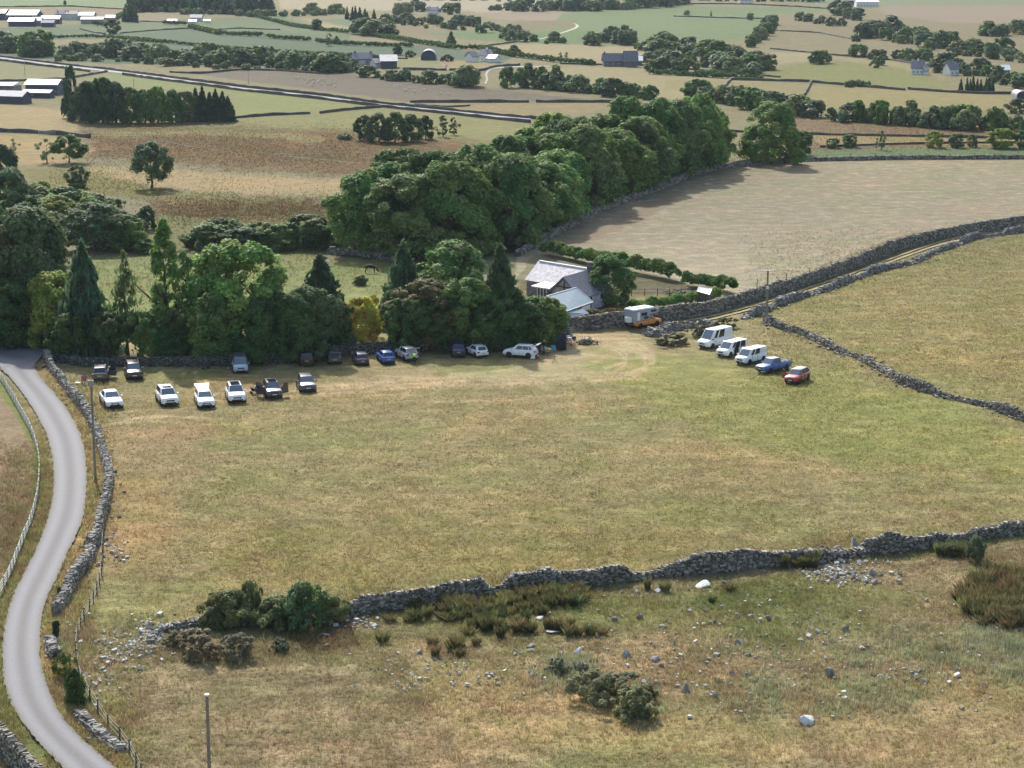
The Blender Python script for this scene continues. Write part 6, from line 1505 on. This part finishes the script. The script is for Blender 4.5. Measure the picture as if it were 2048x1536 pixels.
def heap(px, py, rx, ry, h, n, m_, label, name, cat, ln=.7, r=.03, seed=1):
    g = random.Random(seed); mb = MB()
    for k in range(n):
        a = Vector((g.gauss(0, rx), g.gauss(0, ry), 0)); a.z = abs(g.gauss(0, h)); dv = Vector((g.gauss(0, 1), g.gauss(0, 1), g.gauss(0, .35))).normalized() * ln * g.uniform(.4, 1); mb.tube(a - dv/2 + Vector((0,0,.05)), a + dv/2 + Vector((0,0,.05)), r * g.uniform(.6, 1.5), n=4)
    o = mb.build(name, m_); o.location = W(px, py); return tag(o, label, cat)
heap(1170,688,.75,.5,.28,90,M_WOODD,'dark pile of branches and ash beside the worn turning circle','brush_pile','brush pile',.9,.045)
heap(1184,684,.5,.3,.15,24,M_WOOD,'light brown sticks at the right end of the branch pile','stick_pile','sticks',.9,.035,5)
o = MB().add([(-.7,-.4,0),(.6,-.5,.02),(.8,.4,.05),(-.5,.5,.0),(-.5,-.2,.35),(.4,-.3,.42),(.5,.2,.35),(-.3,.3,.3)], [(3,2,1,0),(4,5,6,7),(0,1,5,4),(1,2,6,5),(2,3,7,6),(3,0,4,7)]).build('white_sheet', M_WHITE, bevel=.05); o.location = W(1171,681); tag(o, 'crumpled white sheet on the far side of the branch pile', 'sheet')
for (x, y, c, l, sx) in ((1139,680,(214,196,200),'pale pink bag behind the orange red cone',.3),(1148,678,(36,38,60),'dark navy bag right of the pale pink bag',.28),(1136,676,(190,200,214),'pale blue bag left of the dark navy bag',.26)):
    o = MB().box(-sx,sx,-.22,.22,0,.38).build('bag', cloth('bag_fabric', c), bevel=.09); o.location = W(x, y); tag(o, l, 'bag')
fw = empty('field_gate', W(1131,672), label='thin metal gate frame behind the black tent', cat='gate'); mb = MB()
for z in (.3,.6,.9,1.2): mb.tube((-.9,0,z),(.9,0,z),.025,n=5)
mb.build('bars', M_CHROME, fw)
for x in (-.9,.9): MB().tube((x,0,0),(x,0,1.4),.04,n=6).build('post', M_CHROME, fw)
# stuff beside the plum car: folded pushchair
pc = W(509,787); t = empty('folded_pushchair', pc, R(20), label='black folded pushchair beside the open door of the plum car', cat='pushchair'); M_BF = cloth('black_fabric', (30,30,34))
MB().hexa([(-.35,-.3,.35),(.45,-.3,.25),(.45,.3,.25),(-.35,.3,.35),(-.5,-.28,.8),(.3,-.28,.55),(.3,.28,.55),(-.5,.28,.8)]).build('seat', M_BF, t, bevel=.06)
for a in ((-.4,-.3),(-.4,.3),(.4,-.3),(.4,.3)): MB().tube((a[0],a[1]-.03,.14),(a[0],a[1]+.03,.14),.14,n=14).build('wheel', M_TYRE, t)
MB().tube((-.4,-.28,.14),(.5,-.28,.95),.02,n=5).tube((-.4,.28,.14),(.5,.28,.95),.02,n=5).tube((.5,-.28,.95),(.5,.28,.95),.02,n=5).build('handle', M_CHROME, t)
# animals
def beast(px, py, c, label, name, cat, heading, s=1.0, graze=True, mane=False):
    p = W(px, py); t = empty(name, p, R(heading), label=label, cat=cat); 
    J = [(0,0,1.08),(.35,0,1.10),(.72,0,1.12),(-.35,0,1.12),(-.70,0,1.15)]; Rr = [(.27,.34),(.27,.34),(.24,.32),(.28,.33),(.22,.26)]; E = [(0,1),(1,2),(0,3),(3,4)]
    if graze: nk = [(1.0,0,.95),(1.22,0,.62),(1.38,0,.40),(1.50,0,.16)]
    else: nk = [(1.0,0,1.35),(1.2,0,1.55),(1.42,0,1.5),(1.62,0,1.38)]
    i = len(J); J += nk; Rr += [.17,.13,.13,.075]; E += [(2,i),(i,i+1),(i+1,i+2),(i+2,i+3)]
    for s_ in (1,-1):
        k = len(J); J += [(.70,.15*s_,.85),(.72,.16*s_,.48),(.69,.16*s_,.10),(.73,.16*s_,.03)]; Rr += [.11,.065,.045,.06]; E += [(2,k),(k,k+1),(k+1,k+2),(k+2,k+3)]
        k = len(J); J += [(-.66,.15*s_,.88),(-.56,.16*s_,.68),(-.80,.16*s_,.44),(-.74,.16*s_,.10),(-.70,.16*s_,.03)]; Rr += [.14,.09,.06,.045,.06]; E += [(4,k),(k,k+1),(k+1,k+2),(k+2,k+3),(k+3,k+4)]
        k = len(J); hx = nk[1]; J.append((hx[0]+.02,.14*s_,hx[2]+.10)); Rr.append(.03); E.append((i+1,k))
    k = len(J); J += [(-.95,0,1.10),(-1.02,0,.55)]; Rr += [.03,.04]; E += [(4,k),(k,k+1)]
    J = [tuple(q * s for q in v) for v in J]; Rr = [(r * s if not isinstance(r, tuple) else (r[0]*s, r[1]*s)) for r in Rr]
    m_ = mat(name + '_coat', c, .8); figure('body', J, E, Rr, [m_], lambda c_: 0, t)
    for s_ in (1,-1): MB().tube(Vector((nk[2][0]-.05,.085*s_,nk[2][2]+.06))*s, Vector((nk[2][0]-.05,.11*s_,nk[2][2]+.06))*s, .025*s, n=5).build('eye', M_TRIM, t)
    return t
beast(740,546,(28,28,32),'black cow grazing in the shade at the foot of the wood','cow','cow',-8,1.0)
beast(650,533,(222,220,214),'white horse half hidden by the conifer tip in the meadow','horse','horse',170,.9)
SH = beast(600,158,(210,196,176),'pale sheep lying scattered on the brown mown field','sheep','sheep',20,.5); SH['group'] = 'flock of sheep'
g = random.Random(9)
for k in range(34):
    c = SH.copy(); col.objects.link(c); 
    x, y = g.gauss(640, 46), 0; y = 150 + (x - 520) * .115 + g.uniform(-3, 12)
    if k > 24: x = g.uniform(760, 900); y = 172 + (x - 760) * .12 + g.uniform(-3, 8)
    c.location = W(x, y); c.rotation_euler = (0, 0, g.uniform(0, 6.28))
    for ch in SH.children: 
        q = ch.copy(); col.objects.link(q); q.parent = c
# ---------------------------------------------------------------- boulders, rushes, bushes, grass
def boulder_mesh(seed, sub=3):
    bm = bmesh.new(); bmesh.ops.create_icosphere(bm, subdivisions=sub, radius=1); g = random.Random(seed)
    pl = [(Vector((g.gauss(0,1), g.gauss(0,1), g.gauss(0,.8))).normalized(), g.uniform(.40,.80)) for _ in range(14)]
    for v in bm.verts:
        for n_, d_ in pl:
            k = v.co.dot(n_) - d_
            if k > 0: v.co -= n_ * k * .93
        q = v.co; v.co = q * (1 + .05 * math.sin(q.x*9+seed) * math.sin(q.y*8) + .03 * math.sin(q.z*17+q.x*13))
    me = bpy.data.meshes.new('boulder'); bm.to_mesh(me); bm.free(); me.materials.append(M_ROCK); me.shade_smooth(); me.set_sharp_from_angle(angle=R(28)); return me
BM_ = [boulder_mesh(s) for s in range(6)]
M_ROCKW = mat('white_rock', (205,204,200), .9, noise=.12, nscale=4, bump=.5)
def boulder(px, py, wpx, hpx, label, group=None, i=0, white=False, rz=None, flat=1.0):
    p = W(px, py); s = scale_at(p); w_ = wpx / s / 2; h = max(.12, (hpx / s - w_ * .35) * .85)
    me = BM_[i % 6]
    if white: me = me.copy(); me.materials.clear(); me.materials.append(M_ROCKW)
    o = link('boulder', me, None, (p.x, p.y, h * .12), ((i * .7) % .5 - .25, (i * 1.1) % .4 - .2, (i * 1.3) if rz is None else rz), (w_, w_ * .9, h)); return tag(o, label, 'boulder', group)
boulder(1711,1101,34,34,'big angular pale grey boulder standing in the foreground wall',None,0,rz=.4)
boulder(1674,1104,36,22,'rounded grey boulder left of the big angular one in the wall',None,1)
boulder(1643,1100,14,14,'small dark boulder beyond the wall left of the rounded one',None,2)
boulder(1615,1444,50,24,'large bright white boulder alone near the bottom right',None,3,True)
boulder(1403,1172,50,18,'long flat whitish rock below the wall, right of centre',None,4,True,rz=0)
boulder(1446,1168,14,10,'small rock at the right tip of the long flat whitish rock',None,2)
boulder(1108,1263,52,11,'flat pale slab lying among the rush tufts',None,5,True,rz=0)
boulder(1080,1236,30,10,'flat pinkish slab left of the rush tufts',None,1,True)
boulder(1166,1334,32,14,'white topped rock in the middle of the grey weeds',None,3,True)
boulder(1155,1306,24,20,'pale round rock above the grey weeds',None,4,True)
RK = [(1253,1311,30,18),(1310,1320,34,16),(1322,1334,16,12),(1479,1288,30,16),(1495,1312,20,13),(1435,1311,24,14),(1349,1241+46,9,9),(1324,1254,20,9),(1280,1237,17,12),(1230,1240,22,13),(1062,1293,30,14),(1060,1300,24,8),(1371,1380,24,20),(1430,1393,20,14),(1660,1350,26,22),(1690,1262,20,16),(1695,1255,9,9),(1534,1200,17,8),(1503,1233,20,9),(1475,1230,14,8),(1536,1238,14,11),(1600,1280,24,8),(1735,1293,20,10),(1716,1326,14,8),(1760,1355,30,12),(1780,1357,18,8),(1792,1350,10,6),(1812,1362,16,8),(1836,1344,20,12),(1918,1338,17,8),(1700,1384,14,10),(1718,1390,14,8),(1738,1392,12,8),(1782,1386,16,7),(1672,1155,20,14),(1705,1148,18,14),(1745,1150,22,18),(1748,1166,22,11),(1706,1158,16,14),(1640,1136,12,8),(350,1228,16,7),(318,1262,22,18),(398,1252,30,12),(652,1270,26,8),(655,1292,14,8),(592,1297,12,7),(1075,948,7,4),(592,942,10,5),(875,972,5,3),(1940,1190,10,5),(1290,1275,10,6),(1410,1222,10,6),(1565,1290,14,6)]
for k, (x, y, a, b) in enumerate(RK):
    lab = 'grey rock scattered over the rough foreground pasture' if y > 1180 and x > 900 else ('grey rock tumbled from the foreground wall near the big boulder' if y > 1100 and x > 900 else ('grey rock by the buried wall end near the hawthorn bushes' if y > 1100 else 'small stone lying in the open parking field'))
    boulder(x, y, a, b, lab, lab.replace('rock', 'rocks').replace('stone ', 'stones '), k)
# small scattered stones
g = np.random.default_rng(12)
def scatter_px(n, poly_or_box, seed):
    g = np.random.default_rng(seed); x0, x1, y0, y1 = poly_or_box; return g.uniform(x0, x1, n), g.uniform(y0, y1, n)
P = []; 
for (x0, x1, y0, y1, n) in ((215,330,1255,1325,330),(260,330,1230,1290,90),(120,260,1290,1400,120),(1050,2048,1200,1420,560),(720,1100,1310,1380,140),(200,260,1080,1130,60),(100,190,1180,1500,120),(1600,1780,1120,1170,330),(680,760,1220,1260,80)):
    a = np.clip(g.normal((x0+x1)/2, (x1-x0)/3.4, n), x0-20, x1+20); b = np.clip(g.normal((y0+y1)/2, (y1-y0)/3.4, n), y0-15, y1+15)
    P += [W(u, v) for u, v in zip(a, b)]

def on_road(p):
    X, Y = px_of(p.x, p.y, 0); RP = LL[::6] + RR[::-6]; r = False
    for i in range(len(RP)):
        (ax, ay), (bx, by) = RP[i], RP[(i + 1) % len(RP)]
        if (ay > Y) != (by > Y) and X < (bx - ax) * (Y - ay) / (by - ay) + ax: r = not r
    return r
P = [p for p in P if not on_road(p)]
P = np.array([(p.x, p.y, .02) for p in P]); sz = g.gamma(3, .045, len(P)) + .04
me = stones_mesh('loose_stones', P + np.stack([sz*0, sz*0, sz*.2], 1), np.stack([sz, sz*.8, sz*.5], 1), g.uniform(0, 6.3, len(P)), M_SCREE, .3, 5)
tag(link('loose_stones', me), 'small pale stones littering the rough pasture', 'stones', kind='stuff')

# blades
def blade_tuft(name, n, h, spread, w_, seed, m_, lean=.35, kink=True):
    g = np.random.default_rng(seed); a = g.uniform(0, 6.283, n); r = np.sqrt(g.random(n)) * spread; bx, by = r*np.cos(a), r*np.sin(a)
    ln = g.uniform(.55, 1.1, n) * h; ta = a + g.normal(0, .7, n); tl = np.abs(g.normal(lean, .18, n)) * (.3 + r / spread)
    dx, dy = np.cos(ta)*tl*ln, np.sin(ta)*tl*ln; px_, py_ = -np.sin(ta)*w_, np.cos(ta)*w_
    ph = g.uniform(0, 6.28, n); px_, py_ = np.cos(ph)*w_, np.sin(ph)*w_
    A = np.stack([bx-px_, by-py_, bx*0], 1); B = np.stack([bx+px_, by+py_, bx*0], 1); M1 = np.stack([bx+dx*.4+px_*.8, by+dy*.4+py_*.8, ln*.6], 1); T = np.stack([bx+dx, by+dy, ln], 1)
    V = np.stack([A, B, M1, T], 1).reshape(-1, 3); return npmesh(name, V, np.arange(n*4).reshape(n, 4), m_)
RUSH = [blade_tuft('blades', 170, .85, .34, .016, s, M_LEAF, .3) for s in (1, 2, 3)]
def rush(px, py, h, wd, c, label, group, name='rush_tuft', cat='rush tuft'):
    p = W(px, py); s = scale_at(p); g = random.Random(int(px * 7 + py)); t = link(name, g.choice(RUSH), None, (p.x, p.y, -.03), (0, 0, g.uniform(0, 6.28)), (wd / s / .95, wd / s / .95, h / s / .72))
    v = g.uniform(.8, 1.25); t.color = (c[0]*v, c[1]*v, c[2]*v, 1); return tag(t, label, cat, group)
RC = [(.165,.145,.065),(.15,.145,.06),(.12,.14,.055),(.175,.14,.065)]
g = random.Random(21)
spots = []
for (cx, cy, sx, sy, n) in ((1085,1195,48,14,30),(1010,1218,55,18,26),(930,1215,45,10,18),(1000,1255,45,16,18),(920,1290,18,12,6),(835,1225,30,10,7),(1120,1255,25,10,6),(1600,1130,18,10,7),(1145,1200,14,10,6)):
    for k in range(int(n*1.3)): spots.append((g.gauss(cx, sx*.8), g.gauss(cy, sy*.75)))
spots += [(1295,1178),(1424,1204),(1180,1268),(1156,1270),(865,1290),(870,1310),(765,1283),(1205,1268),(780,1243),(1460,1180),(1330,1182)]
for x, y in spots: rush(x, y, g.uniform(13, 27), g.uniform(14, 30), g.choice(RC[:3] if g.random() < .7 else RC), 'brown green rush tuft below the middle of the foreground wall', 'rush tufts below the wall')
for k in range(190):
    x = g.uniform(1915, 2090); y = g.uniform(1145, 1265)
    if ((x - 2060) / 140) ** 2 + ((y - 1202) / 66) ** 2 > g.uniform(.6, 1.15): continue
    rush(x, y, g.uniform(18, 32), g.uniform(24, 40), g.choice(RC), 'dark brown rush tuft in the dense bed at the right edge', 'rush bed at the right edge')
for k in range(14): rush(g.uniform(1870, 1930), g.uniform(1098, 1112), g.uniform(14, 24), g.uniform(20, 30), RC[2], 'green rush tuft beside the round gorse bush', 'rush tufts by the gorse')
# hawthorn bushes over the buried wall end, gorse, roadside bush, weeds
BIG = [crown('foliage', 9500, 70, .052, s, bottom=0, lob=(.12, .25), asp=1.3, solid=0, fill=1, wide=.3, base=.95) for s in (91, 92)]
WEED = [crown('foliage', 5200, 60, .05, s, bottom=0, lob=(.09, .18), asp=1.2, solid=0, up=.8, fill=1) for s in (93, 94)]
def shrub(px, py, hpx, wpx, colr, label, mesh=None, name='bush', stems=True, seed=0, cat='bush'):
    p = W(px, py); s = scale_at(p); H = hpx / s * 1.0; wd = wpx / s / 2; g = random.Random(seed + int(px)); t = empty(name, p, label=label, cat=cat)
    c = link('foliage', mesh or BIG[int(px) % 2], t, rot=(0, 0, g.uniform(0, 6.28)), scale=(wd, wd * .8, H)); k = GREEN[colr] if isinstance(colr, str) else colr; c.color = (*k, 1)
    link('stems', TRUNK[g.randrange(3)], t, rot=(0, 0, g.uniform(0, 6.28)), scale=(H*.9, H*.9, H*.85)); return t
hg = (.18,.21,.075); hg2 = (.15,.18,.075)
shrub(458,1250,70,130,hg,'left hawthorn bush over the buried wall end'); shrub(500,1242,82,70,hg2,'upright middle hawthorn with a dark gap beside it'); shrub(550,1250,58,120,hg,'low hawthorn linking the middle and right bushes')
shrub(606,1250,86,124,(.14,.21,.08),'right bright green hawthorn bush over the buried wall'); shrub(662,1242,50,92,hg,'small trailing hawthorn at the start of the long wall'); shrub(425,1258,44,70,hg2,'low outer hawthorn at the left end of the bushes')
shrub(400,1312,54,120,(.19,.165,.10),'low brownish bramble below the tumbled wall end', WEED[0], name='bramble'); shrub(470,1314,48,100,(.17,.165,.10),'dry grey bramble in front of the left hawthorn', WEED[1], name='bramble'); shrub(350,1290,30,60,(.2,.2,.10),'pale green bramble at the wall end', WEED[1], name='bramble'); shrub(560,1300,24,60,(.06,.09,.045),'flat green weeds in front of the middle hawthorn', WEED[0], name='bramble')
shrub(1950,1120,50,52,(.14,.18,.10),'round grey green gorse bush in front of the wall at right')
shrub(1900,1112,22,50,(.10,.12,.05),'low green clump left of the round gorse bush', BUSH[0])
shrub(130,1354,50,52,(.13,.18,.035),'bright green shrub beside the lane, upper half',WEED[0]); shrub(152,1408,72,60,(.09,.14,.04),'green shrub beside the lane, lower darker half',BIG[1])
shrub(112,1276,34,24,(.06,.09,.04),'small dark green shrub on the lane verge',BUSH[0]); shrub(118,1190,16,14,(.08,.12,.04),'tiny green shrub at the lane edge',BUSH[1])
nw = (.25,.26,.13)
shrub(1190,1400,60,120,nw,'grey green nettle bush, left half of the weed clump',WEED[0]); shrub(1262,1430,60,124,(.19,.22,.09),'dark green nettle bush, right half of the weed clump',WEED[1]); shrub(1232,1386,40,110,(.14,.17,.09),'dark nettle bush behind the weed clump',WEED[0])
shrub(1280,1440,34,50,(.13,.15,.07),'small yellow green weed at the foot of the nettle bush',WEED[1]); shrub(1165,1368,44,56,(.20,.21,.15),'pale dry flowering weeds on the left of the nettle bush',WEED[0],name='weed_clump'); shrub(1115,1345,30,60,(.21,.22,.14),'pale grey green weeds left of the white topped rock',WEED[1],name='weed_clump')
shrub(1300,1400,30,40,(.15,.16,.09),'thin weeds at the right end of the nettle bush',WEED[1],name='weed_clump')
shrub(722,600-30,18,40,(.10,.14,.05),'round rush clump standing in the meadow below the black cow',BUSH[0],name='rush_clump')
shrub(1400,672,22,60,(.12,.13,.06),'brambles growing over the wall rubble by the tall van',WEED[1],name='bramble'); shrub(1345,688,22,90,(.13,.14,.065),'bracken at the foot of the rubble by the camper',WEED[0],name='bracken'); shrub(1450,655,20,60,(.12,.14,.055),'green weeds behind the tall van',WEED[0],name='bramble')
shrub(178,1092,20,26,(.14,.13,.06),'dry clump on the verge beside the lane wall',BUSH[1],name='weed_clump')
# grass tufts and thistles: uncountable
def tufts(name, boxes, h, c0, c1, label, seed, nb=5, wid=.018, lean=.5, own=.25):
    g = np.random.default_rng(seed); X = []; Y = []
    for (x0, x1, y0, y1, n, clump) in boxes:
        if clump:
            k = max(3, n // 60); cx = g.uniform(x0, x1, k); cy = g.uniform(y0, y1, k); i = g.integers(0, k, n); X.append(cx[i] + g.normal(0, 26, n)); Y.append(cy[i] + g.normal(0, 9, n))
        else: X.append(g.uniform(x0, x1, n)); Y.append(g.uniform(y0, y1, n))
    X = np.concatenate(X) + g.normal(0, 14, sum(len(q) for q in X)); Y = np.concatenate(Y); Y = Y + g.normal(0, 12, len(Y))
    RP = np.array(LL[::4] + RR[::-4]); ins = np.zeros(len(X), bool)
    for i in range(len(RP)):
        ax, ay = RP[i]; bx, by = RP[(i + 1) % len(RP)]
        ins ^= ((ay > Y) != (by > Y)) & (X < (bx - ax) * (Y - ay) / (by - ay + 1e-12) + ax)
    ins |= (Y < 745) & (X < 98); X = X[~ins]; Y = Y[~ins]; n = len(X)
    v = (768 - Y) / FPX; dz = -SP + v * CP; t = -CAM_H / dz; x = (X - 1024) / FPX * t; y = (CP + v * SP) * t
    n = len(x); x = np.repeat(x, nb) + g.normal(0, .09, n*nb); y = np.repeat(y, nb) + g.normal(0, .09, n*nb); N_ = n * nb
    hh = h * g.uniform(.5, 1.2, N_); a = g.uniform(0, 6.28, N_); ll = g.uniform(0, lean, N_) * hh; ph = g.uniform(0, 6.28, N_); w_ = wid * g.uniform(.6, 1.6, N_)
    A = np.stack([x-np.cos(ph)*w_, y-np.sin(ph)*w_, np.full(N_, -.05)], 1); B = np.stack([x+np.cos(ph)*w_, y+np.sin(ph)*w_, np.full(N_, -.05)], 1); T = np.stack([x+np.cos(a)*ll, y+np.sin(a)*ll, hh], 1)
    zt = hgt(x, y); A[:, 2] += zt; B[:, 2] += zt; T[:, 2] += zt; V = np.stack([A, B, T], 1).reshape(-1, 3); mixv = np.repeat(g.random(n), nb)[:, None] ** 1.2; Cc = np.array(c0) * (1 - mixv) + np.array(c1) * mixv; GC = ground_colour(x, y, y * 0)[0]; Cc = (Cc * own + GC * (1 - own)) * (1.25 + .5 * np.repeat(g.random(n), nb)[:, None]); Cc = np.repeat(np.concatenate([Cc, np.ones((N_, 1))], 1), 3, 0)
    me = npmesh(name, V, np.arange(N_*3).reshape(-1, 3), M_LEAFC, False, Cc); tag(link(name, me), label, 'grass', kind='stuff')
tufts('rough_grass', [(240,2060,1180,1540,26000,False),(700,2060,1170,1420,16000,True),(150,300,1230,1540,2500,False)], .22, (.20,.17,.085), (.11,.12,.045), 'rough dry grass of the foreground pasture', 1)
tufts('field_grass', [(220,2060,760,1180,60000,False),(400,2060,800,1150,16000,True)], .13, (.23,.19,.09), (.14,.145,.05), 'grazed dry grass tufts of the parking field', 2, 4, .024, .9)
tufts('verge_grass', [(80,215,760,1060,5000,False),(85,180,1100,1420,3500,False),(100,260,1400,1540,2500,False),(2,95,900,1180,5000,False),(0,40,1200,1500,1500,False)], .42, (.27,.21,.11), (.16,.17,.06), 'long tan grass on the lane verges', 3, 5, .02, .7, .4)
tufts('thistles', [(1400,2060,1260,1420,2600,True),(1080,1200,1310,1380,700,False),(1930,2060,1255,1300,900,False),(1250,1330,1370,1440,200,False)], .42, (.24,.26,.18), (.15,.19,.09), 'grey green thistles and silverweed patches', 4, 6, .022, .4, .7)
tufts('wall_foot_grass', [(700,1600,1165,1215,3500,True),(1600,2060,1075,1120,2500,False),(250,700,1250,1320,2500,False)], .3, (.13,.13,.05), (.10,.12,.04), 'greener grass at the foot of the foreground wall', 5, 5, .02, .5)
tufts('moor_grass', [(190,720,262,326,6500,True),(320,720,402,436,4500,True),(220,720,335,390,900,True),(80,330,340,395,1500,True)], .36, (.15,.115,.055), (.10,.095,.04), 'rusty rushes and tussocks of the marsh', 7, 5, .034, .8, .25)
tufts('meadow_grass', [(180,780,505,600,3500,True),(1560,2060,236,296,5000,True)], .35, (.2,.2,.09), (.12,.14,.05), 'longer grass tufts of the meadow and the far bank', 8, 4, .03, .9, .1)
tufts('hillside_grass', [(1500,2060,460,760,16000,False),(1540,2060,480,800,9000,True)], .16, (.23,.2,.09), (.14,.145,.05), 'short grass tufts of the field beyond the ruined wall', 9, 4, .03, .9)
# ---------------------------------------------------------------- the air
mh = bpy.data.materials.new('air'); mh.use_nodes = True; mn = mh.node_tree; mn.nodes.clear()
pv = mn.nodes.new('ShaderNodeVolumePrincipled'); pv.inputs['Color'].default_value = (.70, .82, 1.0, 1)
pv.inputs['Density'].default_value = HAZE; pv.inputs['Anisotropy'].default_value = .2
mo = mn.nodes.new('ShaderNodeOutputMaterial'); mn.links.new(pv.outputs[0], mo.inputs['Volume'])
hz = MB().box(-6200, 6200, -120, 4900, -2.5, 66).build('haze', mh)
tag(hz, 'thin summer haze over the valley', kind='stuff')
